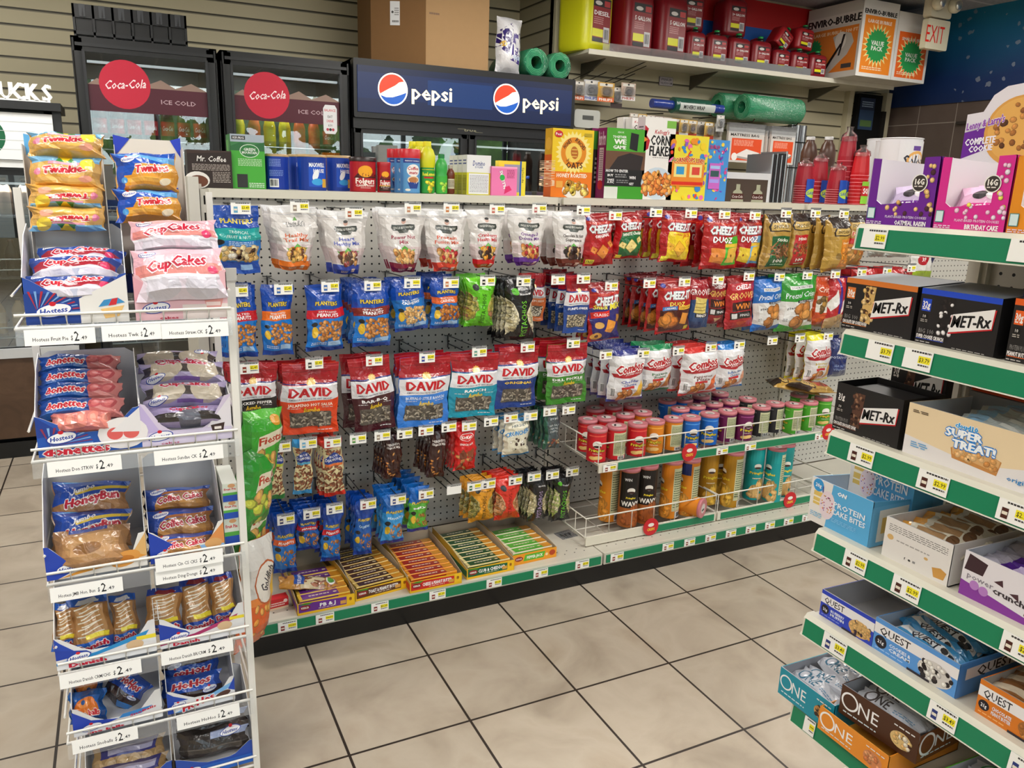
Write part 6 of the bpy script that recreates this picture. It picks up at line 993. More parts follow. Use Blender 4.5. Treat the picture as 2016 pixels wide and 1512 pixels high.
def crk_front(c, nm, tc='ffffff'): return lambda a: a.R(0, 0, 1, 1, 'e8b81e').P([(.02, .2), (.85, .2), (.85, .86), (.02, .98)], c).R(.86, .2, .98, .98, 'f0c020').T('8', .92, .62, .3, '8a4a10', w=.05, b=.03).E(.13, .58, .09, .05, '8a1c24').T('KEEBLER', .13, .58, .16, 'f4f0e8', w=.13, b=.03).P([(.02, .86), (.12, .98), (.26, .95), (.2, .8)], '4a8a2c').T(nm, .52, .6, .3, tc, w=min(.56, .045*len(nm)), b=.03).Q(.36, .3, .66, .38, 1, 'f0e8d8').R(.74, .3, .84, .6, 'd8a04a')
TRS = [((586, 1212), (699, 1189), '6a2c90', 'PB & J', '8a7a5a', '6a2c90', 'purple', 5, 'e8c040'), ((700, 1184), (804.5, 1156), '5a3418', 'TOAST & PEANUT BUTTER', 'a08a5c', '4a2a1a', 'brown', 9, 'e0c068'), ((807, 1168), (909, 1147), 'cc2c24', 'CHEESE & PEANUT BUTTER', 'c8402a', 'a82420', 'red', 8, 'f0a028'), ((919, 1141), (1012, 1121), '14603c', 'CLUB & CHEDDAR', '2c6a40', '14502c', 'dark green', 8, 'e8d898'), ((1009, 1114), (1095, 1095), '5ab02c', 'PEPPER JACK', '7ac03a', '5ab83a', 'lime green', 5, 'e8dcc0')]
for i, (a0, a1, c_, nm, base, pc, cn, npk, ec) in enumerate(TRS):
    A, B_ = az(*a0, .117), az(*a1, .117); w = (B_-A).length; d = .31; rz = math.atan2(B_.y-A.y, B_.x-A.x)
    mb = tray_open(w, d, .038, .058, crk_front(c_, nm) if i < 4 else (lambda a: a.R(0, 0, 1, 1, 'e89a24').P([(.24, .25), (.7, .25), (.74, .85), (.28, .85)], '5ab02c').T('PEPPER JACK', .5, .55, .28, 'f4f4e8', w=.36, b=.03).E(.14, .55, .09, .05, '8a1c24').T('KEEBLER', .14, .55, .15, 'f4f0e8', w=.13).E(.9, .55, .07, .06, 'b8421c').E(.77, .5, .03, .03, 'f0d8b0')), lambda a: a.R(0, 0, 1, 1, 'd8b040').R(0, .2, 1, .8, c_), 'b8aa94', 'd8b040')
    single('cracker_tray', mb, 'open cracker tray with a '+cn+' front on the base deck', 'tray', (A.x, A.y, .1155), rz)
    r = random.Random(i)
    rows = [(k, j) for k in range(npk) for j in range(1)]
    for k in range(npk):
        y = .012+k*(.27/max(npk, 7))+(0 if i != 0 else .0); zz = .004 if i else .004
        wpk = w-.02; dp = .27/max(npk, 7)*.97; hp = .036
        a = Art(wpk, dp).R(0, 0, 1, 1, pc).R(.78, 0, 1, 1, 'e0982a').R(0, 0, .06, 1, ec).Q(.2, .3, .6, .7, 1, 'e8dcc8').E(.72, .5, .04, .03, 'e8d8b0')
        mb = MB().rbox(0, 0, 0, wpk, dp, hp, .004, ec, 'f', 'x'); a.put(mb, on_top(0, 0, hp), 'f')
        a = Art(wpk, hp*.7).R(0, 0, 1, 1, pc).R(.76, 0, 1, 1, 'e8982a').R(0, 0, 1, .2, ec); a.put(mb, on_front(0, 0, hp*.15), 'f')
        o = single('cracker_pack', mb, 'slim '+cn+' cracker pack lying in its tray', 'packet', (A.x+math.cos(rz)*.01-math.sin(rz)*y, A.y+math.sin(rz)*.01+math.cos(rz)*y, .1155+zz), rz+r.uniform(-.015, .015), cn+' cracker packs in their tray'); o.rotation_euler[0] = -.1+.0*k
a = Art(.13, .1); D['coconut'] = ('slim', .02, 'b8802a', 'a87424', 'gold almond bag', lambda a: a.R(0, 0, 1, 1, 'b8802a').R(0, .3, 1, .68, 'd8c8a0').N(.05, .1, .95, .66, 30, .16, .06, AL, 3).P([(.1, .62), (.9, .62), (.9, .78), (.1, .78)], '1f4a9c').T('BLUE DIAMOND', .5, .7, .06, 'f0f0f4', w=.74, b=.02).E(.5, .2, .3, .2, 'e8e8e4').E(.5, .2, .22, .14, '5aa03a').E(.7, .9, .1, .06, '6a3a1a'))
p = az(575, 1150, .175); single('snack_bag', bag_mb('slim', .075, .19, .018, (lambda A_: (D['coconut'][5](A_), A_)[1])(Art(.075, .19)), 'b8802a', 'a87424', 5), 'gold and blue almond bag lying across the purple cracker tray', 'bag', (p.x-.035, p.y+.02, .178), 0, None, (-1.38, -.02, 1.42))
p = az(528, 1200, .117); mb = MB().box(0, 0, 0, .06, .03, .034, 'c8262a'); Art(.06, .034).Q(.1, .3, .8, .7, 2, 'f0d8d0').E(.85, .7, .1, .1, 'f0d0c8').R(0, 0, 1, .2, 'e8c8a8').put(mb, on_front(0, 0, 0), 'c'); single('small_box', mb, 'small red box at the left end of the base deck', 'box', (p.x, p.y-.01, .1155), .1)
p = az(1108, 1062, .117); mb = MB().box(0, 0, 0, .07, .06, .001, 'ffffff', 't'); mb.tube([(.01+.005*i, .02+.02*math.sin(i*1.7), .003) for i in range(10)], .0015, '8a8a88', 's', 4); single('screw_bag', mb, 'tiny clear bag of screws left on the empty deck', 'bag', (p.x, p.y, .1156), .1)
# loose gold bags lying on the cans
for i, (u, v, rz, lab, key) in enumerate(((1500, 765, 1.1, 'gold pretzel bag lying flat on the dark cans', 'snaps'), (1560, 778, 1.75, 'gold pretzel bag with red panel lying across the green cans', 'minis'))):
    p = az(u, v, .6); a = Art(.13, .2); D[key][5](a); single('snack_bag', bag_mb('pillow', .13, .2, .03, a, 'b38f45', 'a07c38', 31+i), lab, 'bag', (p.x+.1*math.cos(rz-1.2), p.y+.06, .6+.005*i), 0, None, (-1.42, 0, rz))
# popcorn bags on the far section
for i, (u0, v0, u1, v1, lab, c1, c2) in enumerate(((1712, 455, 1745, 506, 'grey popcorn bag, left of three behind the green lip', 'a8aca4', '5a6a3a'), (1748, 452, 1788, 507, 'grey popcorn bag with olive panel, second of three', 'a0a49c', '6a7a3a'), (1792, 470, 1840, 550, 'white popcorn bag with red dot and lime hem', 'd8d8d4', '9ab82a'))):
    D['pop%d' % i] = ('pillow', .03, c1, 'a8a8a8', lab, lambda a, c1=c1, c2=c2, i=i: a.R(0, 0, 1, 1, c1).R(.1, .3 if i < 2 else 0, .9, .85 if i < 2 else .2, c2).Q(.2, .45, .8, .7, 3, 'c8d0b8') if i < 2 else a.R(0, 0, 1, 1, 'dcdcd8').R(0, 0, 1, .22, 'a0c02a').T('POP', .42, .84, .12, '7ab02a', w=.5, b=.04).E(.35, .5, .2, .16, 'b81c2c').T('39', .35, .5, .1, 'f4f0f0', w=.16, b=.03).E(.78, .52, .14, .12, '1c2a5a'))
    hang('pop%d' % i, (u0, v0, u1, v1), 1, y0=-.2)
for i in range(3): D['rt%d' % i] = ('pillow', .03, 'a81c20', '8a1820', 'red snack bag, number', None)
design('redtop', 'pillow', .034, 'b01c20', '8a1820', 'red and purple snack bag behind the cookie bar boxes', lambda a: a.R(0, 0, 1, 1, 'b01c20').R(0, .7, 1, .84, '4a2a8a').R(.2, .3, .8, .6, 'e8d8c0'))
hang('redtop', (1668, 530, 1722, 640), 3, .05, y0=-.24, where='left'); hang('redtop', (1730, 530, 1790, 640), 3, .05, y0=-.24, where='right')
# ---------------------------------------------------------------- cake rack
RX0, RX1, RY, RB = -.447, -.078, -.93, -.64; RZ = [1.097, .843, .588, .388, .226, .05]
rk = thing('cake_rack', 'white wire floor rack of cake trays, nearest on the left', 'rack', (0, 0, 0)); W_ = 'e4e2dc'
for x, y in ((RX1, RY), (RX0, RB), (RX1, RB)):
    mb = MB().box(x-.007, y-.007, .0, x+.007, y+.007, RZ[0]+(.02 if y == RY else .24), W_, 'p')
    for k in range(26): mb.box(x+.0071, y-.002, .06+k*.04, x+.0075, y+.003, .078+k*.04, '6a6864', 'm')
    mb.obj('post', rk)
for k, z in enumerate(RZ):
    mb = MB(); zz = z-.004
    mb.tube([(RX0, RY-.004, zz), (RX1, RY-.004, zz), (RX1, RB, zz), (RX0, RB, zz)], .004, W_, 'p', 5, True).tube([(RX0, RY-.006, zz+.025), (RX1, RY-.006, zz+.025)], .003, W_, 'p', 5)
    for i in range(1, 9): x = RX0+(RX1-RX0)*i/9; mb.tube([(x, RY-.006, zz+.025), (x, RY-.004, zz), (x, RB, zz), (x, RB, zz+.03)], .0022, W_, 'p', 4)
    for x in (RX0, RX1): mb.tube([(x, RY, zz+.06), (x, RB, zz+.06)], .0028, W_, 'p', 4)
    if k in (1, 2, 3): mb.tube([(RX0, RB, zz+.1), (RX1, RB, zz+.1)], .0025, W_, 'p', 4)
    mb.obj('wire_shelf', rk)
    if k < 5: MB().add([(RX0, RY-.013, z+.004), (RX1, RY-.013, z+.004), (RX1, RY-.02, z-.032), (RX0, RY-.02, z-.032)], [(3, 2, 1, 0)], 'c8c6c4', 't').obj('price_channel', rk)
CRD = [(47, 188, 663, 'Fruit Pie', 1), (200, 318, 655, 'Twk', 1), (318, 450, 650, 'Straw.CK', 1), (92, 240, 918, 'Don STRW', 2), (303, 440, 896, 'Sundae CK', 2), (97, 243, 1162, 'JMB Hon. Bun', 3), (305, 440, 1104, 'Cin CS CKS', 3), (305, 440, 1128, 'Ding Dongs', 3), (115, 280, 1328, 'Danish CRM/CHS', 4), (316, 460, 1284, 'Danish BR/CRM', 4), (140, 273, 1458, 'Snoballs', 5), (347, 473, 1412, 'HoHos', 5)]
for i, (u0, u1, v, s, k) in enumerate(CRD):
    y = RY-.0208-(.0012*(i % 3)); a_, b_ = ay(u0, v, y), ay(u1, v, y); w = b_.x-a_.x; h = .029; z = (a_.z+b_.z)/2-h/2
    a = Art(w, h).R(0, 0, 1, 1, 'f0efec').T('Hostess '+s, .36, .38, .24, '2a2a2c', w=.5).T('$', .66, .4, .3, '2a2a2c', w=.03).T('2', .73, .5, .62, '1a1a1c', w=.07).T('.49', .83, .38, .24, '4a4a4c', w=.1)
    mb = MB().box(0, 0, 0, w, .001, h, 'f0efec'); a.put(mb, on_front(0, 0, 0), 'c')
    o = single('rack_price_card', mb, 'white price card reading '+s.replace('/', ' ')+' on the cake rack', 'price card', (a_.x, y, z), 0, None, (-.18, 0, 0))
def hlogo(a, cx, cy, w): a.E(cx, cy, w/2, w/4.6, '1c3fa0', 24, .15).E(cx, cy, w/2*.92, w/4.6*.85, 'f4f4f6', 24, .15).T('Hostess', cx, cy, w*.17*a.w/a.h, '1c3fa0', w=w*.72, b=.03, sh=.1, sl=.12).E(cx-w*.02, cy+w*.2*a.w/a.h, w*.09, w*.07, 'd01e2c')
def rays(a, c1, c2, x1=.55):
    r = random.Random(2)
    for i in range(13):
        t = -.2+i*.16; a.P([(.12, .25), (.12+.4*math.cos(t), .25+.42*math.sin(t)), (.12+.4*math.cos(t+.06), .25+.42*math.sin(t+.06))], [c1, c2][i % 2])
def cake_tray(u0, u1, v, k, hf, hb, d, base, art, label, inner='dcdde2', dip=(.3, .75, .5), x=None, w=None, tab=None, mark=None):
    y = RY+.004
    if x is None: a_, b_ = ay(u0, v, y), ay(u1, v, y); x, w = a_.x, b_.x-a_.x
    mb = MB(); t_ = .0015; lo = dip[2]*hf
    P_ = [(0, 0), (w, 0), (w, hf), (w*.93, hf*.97), (w*dip[1], lo+.12*(hf-lo)), (w*(dip[1]-.08), lo), (w*(dip[0]+.1), lo), (w*dip[0], lo+.2*(hf-lo)), (w*.06, hf*.9), (0, hf*.95)]
    n = len(P_); v1 = [(p, 0, q) for p, q in P_]; v2 = [(p, t_, q) for p, q in P_]; mb.add(v1, [tuple(range(n))], base).add(v2, [tuple(range(n))[::-1]], inner).add(v1+v2, [(i, (i+1) % n, n+(i+1) % n, n+i) for i in range(n)], inner)
    mb.box(0, 0, 0, w, d, .002, inner)
    for xx in (0, w-t_):                                         # sides rise to the back
        S_ = [(0, 0), (d, 0), (d, hb*.93), (d-.012, hb), (d*.55, hb*.9), (0, hf*.95)]; m = len(S_)
        q1 = [(xx, p, q) for p, q in S_]; q2 = [(xx+t_, p, q) for p, q in S_]; mb.add(q1, [tuple(range(m))[::-1]], base if xx == 0 else inner).add(q2, [tuple(range(m))], inner if xx == 0 else base).add(q1+q2, [(i, i+m, (i+1) % m+m, (i+1) % m) for i in range(m)], 'ececec')
    bk_ = [(0, 0), (w, 0), (w, hb*.93), (w*.9, hb), (w*.1, hb), (0, hb*.93)]; m = 6
    q1 = [(p, d-t_, q) for p, q in bk_]; mb.add(q1, [tuple(range(m))], inner); mb.add([(p, d, q) for p, q in bk_], [tuple(range(m))[::-1]], base)
    a = Art(w, hf); art(a); a.put(mb, on_front(0, 0, 0), 'c')
    if tab:
        for pts in ([(0, hb*.93), (0, hb*1.05), (w*.22, hb*1.04), (w*.1, hb)], [(w, hb*.93), (w, hb*1.0), (w*.8, hb*1.03), (w*.9, hb)]): mb.add([(p, d-t_, q) for p, q in pts], [(0, 1, 2, 3)], tab)
    return single('cake_tray', mb, label, 'tray', (x, y, RZ[k-1]+.001))
def pack(key, box, y, lean=.55, roll_=0, n=1, label='', kind='pillow', T=.03, step=(0, .02), inv=0, hk=.95, name='cake_pack', grp=None):
    u0, v0, u1, v1 = box; a_, b_ = ay((u0+u1)/2, v0, y), ay((u0+u1)/2, v1, y); w = ay(u1, (v0+v1)/2, y).x-ay(u0, (v0+v1)/2, y).x; h = (a_.z-b_.z)*hk
    kk = (key, round(w/.01), round(h/.008))
    if kk not in _bag:
        a = Art(w, h); PK[key](a); _bag[kk] = bag_mb(kind, w, h, T, a, PKB[key], PKB[key], hash_(key), 9, 6).mesh('cake_pack')
    o = bpy.data.objects.new(name, _bag[kk]); COL.objects.link(o); c = (a_+b_)/2
    R_ = Matrix.Rotation(-lean, 3, 'X') @ Matrix.Rotation(roll_+(PI if inv else 0), 3, 'Y')
    o.rotation_euler = R_.to_euler(); o.location = c+R_ @ Vector((0, 0, h/2)); return tag(o, label, 'snack', grp)
def strip(a, c1, c2=None): a.R(0, 0, 1, 1, c1)
PK = {}; PKB = {}
def pk(k, base, f): PK[k] = f; PKB[k] = base
def cyl(a, x0, x1, y0, y1, c, cl): a.R(x0, y0, x1, y1, c).R(x0+.01, y0+(y1-y0)*.5, x1-.01, y0+(y1-y0)*.8, cl)
pk('twk', 'd8a040', lambda a: (a.R(0, 0, 1, 1, '1c50b4'), a.P([(.1, 0), (1, 0), (1, .75), (.3, .6)], 'dc9a34'), cyl(a, .12, .95, .06, .42, 'd89430', 'eeb450'), cyl(a, .3, .95, .45, .68, 'dc9c3a', 'f0bc5a'), a.P([(.0, .98), (1, .85), (1, .68), (.35, .85)], '5aa4e0'), hlogo(a, .22, .82, .26), a.T('Twinkies', .58, .58, .2, 'd0202c', w=.56, b=.05, sh=.1, sl=.1, o='f4f4f0'), a.E(.12, .3, .05, .05, '4a9ad8'), a.E(.8, .25, .1, .06, 'e8dcc0')))
pk('twk_y', 'e0b060', lambda a: (a.R(0, 0, 1, 1, 'dcae62'), a.R(0, .78, 1, 1, '7ab4dc'), a.E(.5, .92, .1, .09, 'f0d428'), a.P([(.36, .78), (.42, .95), (.48, .78)], '2c8a4a'), a.P([(.52, .78), (.58, .95), (.64, .78)], '2c8a4a'), cyl(a, .06, .94, .05, .4, 'e0a84a', 'f0c070'), a.T('Twinkies', .5, .58, .22, 'd4283a', w=.62, b=.05, sh=.1, sl=.1, o='f8f0e0'), a.R(.25, .7, .7, .78, 'f0a8bc'), a.E(.82, .74, .11, .09, 'f4d84a'), a.E(.12, .5, .05, .05, 'f08aa8'), a.E(.8, .3, .1, .05, 'f0a890')))
def cupf(bg, t1, cake, cup, band, tc='c81e34'): return lambda a: (a.R(0, 0, 1, 1, cup), a.R(0, .42, 1, 1, bg), a.R(.02, .44, .98, .66, cake), a.E(.28, .2, .2, .12, 'cfcbd6'), a.E(.72, .2, .2, .12, 'cfcbd6'), a.R(.1, .2, .46, .38, 'cfcbd6'), a.R(.54, .2, .9, .38, 'cfcbd6'), a.R(0, .38, 1, .44, 'eceaf2'), a.R(0, .84, 1, 1, band), hlogo(a, .16, .88, .2), a.T('CupCakes', .48, .68, .22, tc, w=.66, b=.04, sh=.2, sl=.12, o='f4f0f4'), a.E(.86, .52, .06, .05, 'e03a6a'))
pk('cup_blue', 'b8c0d8', cupf('2c4a9c', 1, 'a82434', 'b0b4c8', '1c4fae')); pk('cup_pink', 'e8b8c4', cupf('e8b4c0', 1, 'dc8a84', 'dcd0dc', 'f0c0cc', 'c0203c'))
pk('cup_sun', 'a89cb8', lambda a: (a.R(0, 0, 1, 1, 'b4a8cc'), a.R(0, .3, 1, .72, '4a4240'), a.E(.28, .52, .2, .14, 'c8bca8'), a.E(.74, .52, .2, .14, 'c8bca8'), a.T('CupCakes', .5, .8, .2, 'c02040', w=.6, b=.04, sh=.2, o='e8e0ec'), hlogo(a, .18, .2, .22), a.R(.4, .08, .7, .16, '8a6ab0')))
pk('cup_sun2', '8a7c9c', lambda a: (a.R(0, 0, 1, 1, '9a8cb4'), a.R(.02, .15, .98, .55, '2e2826'), a.E(.5, .35, .14, .2, '5a5a66'), a.T('CupCakes', .5, .76, .18, 'b02040', w=.5, b=.03, sh=.2)))
pk('don', '8a4a5a', lambda a: (a.R(0, 0, 1, 1, 'dc8c88'), a.R(0, .1, .62, 1, '1c4ca0'), a.P([(0, 0), (.62, .0), (.55, .3), (0, .2)], '2c68b8'), a.T('donettes', .32, .5, .34, 'd42a3a', w=.5, b=.05, sh=.1, o='f4f0f0'), a.E(.68, .55, .09, .07, 'c85a60'), a.E(.84, .55, .09, .07, 'c85a60'), a.E(.68, .55, .05, .04, 'e07878'), a.E(.84, .55, .05, .04, 'e07878'), a.R(.5, .82, .9, .95, 'e8b0b0')))
pk('don_front', 'd88078', lambda a: (a.R(0, 0, 1, 1, 'c87470'), [a.E(.1+.2*i, .5, .095, .14, 'dd8478') for i in range(5)], [a.E(.1+.2*i, .55, .05, .07, 'eca090') for i in range(5)]))
pk('honey', 'a87c54', lambda a: (a.R(0, 0, 1, 1, 'a87a50'), a.P([(0, .3), (.5, .55), (1, .7), (1, 1), (0, 1)], '1c48a4'), a.P([(.3, .6), (1, .8), (1, .88), (.3, .7)], 'e0c040'), a.P([(0, .9), (.4, 1), (.2, 1)], '5aa0dc'), a.E(.55, .25, .4, .13, 'b0835a'), a.E(.55, .25, .28, .08, '9a6c44'), a.T('Jumbo', .42, .76, .14, 'e8e8ec', w=.3, b=.03, sh=.2, sl=.2), a.T('HoneyBun', .55, .5, .24, 'b82038', w=.74, b=.05, sh=.15, sl=.2, o='f0e8e4')))
pk('honeybig', '8a6440', lambda a: (a.R(0, 0, 1, 1, '9a7048'), a.E(.5, .5, .46, .3, 'a87c50'), a.E(.5, .55, .36, .2, 'b48a5c'), a.E(.45, .5, .2, .08, '8a6038'), a.R(.2, .9, .7, 1, '2a4aa0')))
pk('coffee', 'a06c34', lambda a: (a.R(0, 0, 1, 1, 'a06a32'), cyl(a, .05, .48, .08, .5, 'b07a3c', 'c08c4c'), cyl(a, .52, .97, .08, .5, 'b07a3c', 'c08c4c'), a.P([(0, 0), (.1, 0), (.2, .6), (1, .78), (1, 1), (0, 1)], '1c48a4'), a.P([(.25, .65), (1, .75), (1, .85), (.3, .75)], 'a8683a'), hlogo(a, .22, .82, .26), a.T('Coffee Cakes', .56, .55, .26, 'b82038', w=.74, b=.045, sh=.1, sl=.12, o='f0e8e4')))
def dan(c1, c2): return lambda a: (a.R(0, 0, 1, 1, 'a87a4a'), a.R(0, .86, 1, 1, c1), a.E(.5, .55, .42, .55, 'b88a58'), [a._a([(a.w*(.15+.1*(i % 2)), a.h*(.3+i*.06)), (a.w*.8, a.h*(.36+i*.06+.03*(i % 3))), (a.w*.8, a.h*(.375+i*.06+.03*(i % 3))), (a.w*(.15+.1*(i % 2)), a.h*(.325+i*.06))], [(0, 1, 2, 3)], 'efe6d4') for i in range(9)], a.P([(0, 0), (1, 0), (1, .26), (0, .2)], c1), a.T('Danish', .5, .14, .1, 'c8203a', w=.8, b=.05, sh=.1, sl=.1, o='f0f0f0'), a.R(.35, .27, .9, .35, 'f0dc3a'), a.P([(.2, .88), (.8, .88), (.7, .96), (.3, .96)], c2))
pk('dan_b', 'a87a4a', dan('1c58b4', 'd8d8dc')); pk('dan_r', 'a87a4a', dan('1c40a0', '8a2030'))
pk('hoho', '1c48a4', lambda a: (a.R(0, 0, 1, 1, '1c4fb4'), a.P([(0, 0), (1, 0), (1, .5), (0, .35)], '3a2824'), a.T('HoHos', .5, .7, .24, 'b82a3a', w=.66, b=.05, sh=.1, sl=.1, o='e8e0e0'), hlogo(a, .78, .4, .26), a.P([(.6, .0), (1, .1), (1, .25), (.5, .15)], '3a8ad8'), a.E(.3, .2, .12, .06, '5a4a44')))
pk('sno', '1c6ab4', lambda a: (a.R(0, 0, 1, 1, '1a5aa8'), a.R(0, .0, 1, .3, '0f4a98'), a.E(.5, .5, .36, .3, 'e07a2a'), a.E(.45, .62, .18, .1, 'ee9448'), a.E(.42, .68, .07, .07, '2a5a9c'), a.T('sno balls', .55, .32, .2, 'd42838', w=.6, b=.05, o='f4e8e0')))
pk('ding', '2a2422', lambda a: (a.R(0, 0, 1, 1, '3a322e'), a.E(.3, .5, .18, .18, '2c2624'), a.E(.7, .5, .18, .18, '2c2624'), a.R(.45, .62, 1, .86, '9aa8cc'), hlogo(a, .74, .75, .3), a.R(0, .3, 1, .34, '5a5450')))
pk('minid', 'c0a078', lambda a: (a.R(0, 0, 1, 1, 'a8885c'), a.R(.1, .6, .9, 1, '3a3a80'), a.R(.2, .68, .85, .9, 'b0acc8'), [a.E(.08+.17*i, .3, .085, .13, 'c8a474') for i in range(6)], [a.E(.08+.17*i, .34, .05, .06, 'd8b88a') for i in range(6)]))
# shelf 1
cake_tray(52, 256, 637, 1, .092, .172, .2, '2a4fa8', lambda a: (a.R(0, 0, .55, .62, '1f3f8c'), rays(a, 'b02a3c', '7aa8e0'), a.R(.52, 0, 1, .5, 'e4e2de'), a.P([(.52, .5), (1, .97), (1, .4)], 'e4e2de'), hlogo(a, .27, .28, .36), a.P([(.72, .28), (.96, .34), (.9, .12), (.76, .08)], 'e8c07a'), a.P([(.7, .32), (.97, .4), (.9, .5), (.76, .46)], '3a8ac0'), a.P([(.8, .34), (.88, .36), (.9, .5), (.84, .48)], 'c82a34')), 'blue star-burst cupcake tray with a cupcake picture, top shelf left')
cake_tray(268, 450, 628, 1, .095, .12, .2, 'e4b4bc', lambda a: (a.R(0, 0, 1, .5, 'e8bcc4'), a.P([(0, .4), (.3, .5), (0, .9)], 'dca0ac'), a.R(.5, 0, 1, .3, 'e8dcd8'), hlogo(a, .22, .25, .3), a.P([(.74, .4), (.96, .44), (.92, .2), (.77, .2)], 'e09a94'), a.R(.76, .26, .92, .34, 'f0d8d4'), a.T('cakes', .35, .04, .05, 'c02a4a', w=.2, b=.03)), 'pale pink cupcake tray with a notch, top shelf right', dip=(.25, .75, .3))
pack('cup_blue', (75, 487, 250, 545), -.80, .7, .04, label='blue cupcake twin pack at the back of the star-burst tray'); pack('cup_blue', (60, 503, 243, 572), -.84, .7, 0, label='blue cupcake twin pack in the middle of the star-burst tray'); pack('cup_blue', (52, 541, 244, 606), -.895, .55, .02, label='blue cupcake twin pack at the front of the star-burst tray')
pack('cup_pink', (258, 437, 432, 500), -.86, .35, -.02, label='pink cupcake twin pack on top of the pink tray', hk=1.1); pack('cup_pink', (264, 494, 446, 588), -.91, .4, -.02, label='pink cupcake twin pack at the front of the pink tray', hk=1.1); pack('cup_pink', (270, 560, 440, 622), -.875, .5, -.02, label='pink cupcake twin pack low in the pink tray')
def stand_tray(u0, v0, u1, v1, y, col, label):
    a_, b_ = ay(u0, v0, y), ay(u1, v1, y); w, h = b_.x-a_.x, a_.z-1.13; mb = MB(); mb.box(0, 0, 0, w, .0015, h, 'd4cfc8')
    mb.box(0, -.06, 0, .0015, 0, h*.94, 'c8c4bc').box(w-.0015, -.06, 0, w, 0, h*.94, 'c8c4bc').box(0, -.06, 0, w, 0, .002, 'c8c4bc').box(0, -.06, 0, w, -.0585, .04, col)
    for s in (0, 1): mb.add([(s*w, -.001, h*.88), (s*w, -.001, h*1.02), (w*(.24 if s == 0 else .84), -.001, h*1.0), (w*(.1 if s == 0 else .93), -.001, h*.93)], [(0, 1, 2, 3)], col)
    single('cake_tray', mb, label, 'tray', (a_.x, y, 1.13), 0, None, (-.06, 0, 0))
stand_tray(44, 268, 216, 450, -.73, '5aa8e0', 'upright sky blue tray of sponge cakes, top left of the rack'); stand_tray(222, 270, 368, 450, -.73, '1c38b4', 'upright royal blue tray of sponge cakes, top right of the rack')
pack('twk_y', (54, 262, 208, 312), -.765, .3, 0, label='yellow sponge cake pack at the top of the sky blue tray', hk=1); pack('twk_y', (56, 308, 205, 376), -.775, .15, 0, label='yellow sponge cake pack second from the top in the sky blue tray', hk=1); pack('twk_y', (56, 366, 206, 412), -.785, .15, 0, inv=1, label='upside-down sponge cake pack, third in the sky blue tray', hk=1); pack('twk_y', (60, 405, 208, 455), -.795, .15, 0, inv=1, label='upside-down sponge cake pack at the bottom of the sky blue tray', hk=1)
pack('twk', (224, 302, 352, 380), -.775, .15, -.03, label='blue sponge cake pack, upper one in the royal blue tray', hk=1); pack('twk', (226, 371, 358, 437), -.785, .15, -.03, label='blue sponge cake pack, lower one in the royal blue tray', hk=1)
# shelf 2
cake_tray(62, 257, 896, 2, .085, .165, .2, '2a56b0', lambda a: (a.R(0, 0, 1, .5, '2457b0'), a.P([(0, .45), (.25, .5), (0, .95)], '1f3f94'), rays(a, '8a3050', '8ab4e8'), a.E(.82, .4, .25, .18, 'e8e4e4'), a.E(.74, .4, .08, .07, 'd8605c'), a.E(.9, .4, .08, .07, 'd8605c'), a.P([(.7, .45), (1, .98), (1, .4)], 'e4e2e4'), hlogo(a, .23, .42, .3), a.T('donettes', .36, .12, .2, 'd4243a', w=.62, b=.05, sh=.1, o='f4f0f0')), 'blue mini donut tray with pink donuts, second shelf left', x=-.436, w=.178)
cake_tray(275, 457, 865, 2, .095, .125, .2, 'd4c8e0', lambda a: (a.R(0, 0, 1, .28, 'd8cfe6'), a.P([(0, .28), (.2, .3), (0, .95)], 'c0b0dc'), a.P([(.72, .3), (1, .97), (1, .28)], 'e4e0e8'), hlogo(a, .2, .2, .28), a.P([(.76, .34), (.92, .38), (.9, .2), (.78, .18)], '3a2622'), a.R(.8, .24, .88, .3, 'e8e0d8'), a.T('cakes', .3, .04, .05, 'b82a4a', w=.2)), 'lavender sundae cupcake tray, second shelf right', dip=(.22, .75, .3), x=-.258, w=.17)
for i, (b4, y, lab) in enumerate((((75, 700, 240, 742), -.77, 'rearmost'), ((76, 728, 242, 768), -.805, 'second from the back'), ((76, 755, 242, 795), -.84, 'third from the back'), ((74, 785, 248, 822), -.88, 'second from the front'))): pack('don', b4, y, .7, .06, label='mini donut pack in the donut tray, '+lab)
pack('don_front', (98, 808, 230, 855), -.905, .5, .03, label='tray of pink mini donuts showing at the front of the donut tray')
pack('cup_sun', (270, 692, 430, 735), -.79, .7, .03, inv=1, label='lavender cupcake pack at the back of the sundae tray'); pack('cup_sun', (276, 712, 444, 762), -.83, .7, .05, label='lavender cupcake pack second in the sundae tray'); pack('cup_sun', (280, 752, 452, 810), -.88, .6, .05, label='lavender cupcake pack third in the sundae tray'); pack('cup_sun2', (292, 800, 452, 842), -.905, .6, .03, label='dark chocolate cupcake pack at the front of the sundae tray')
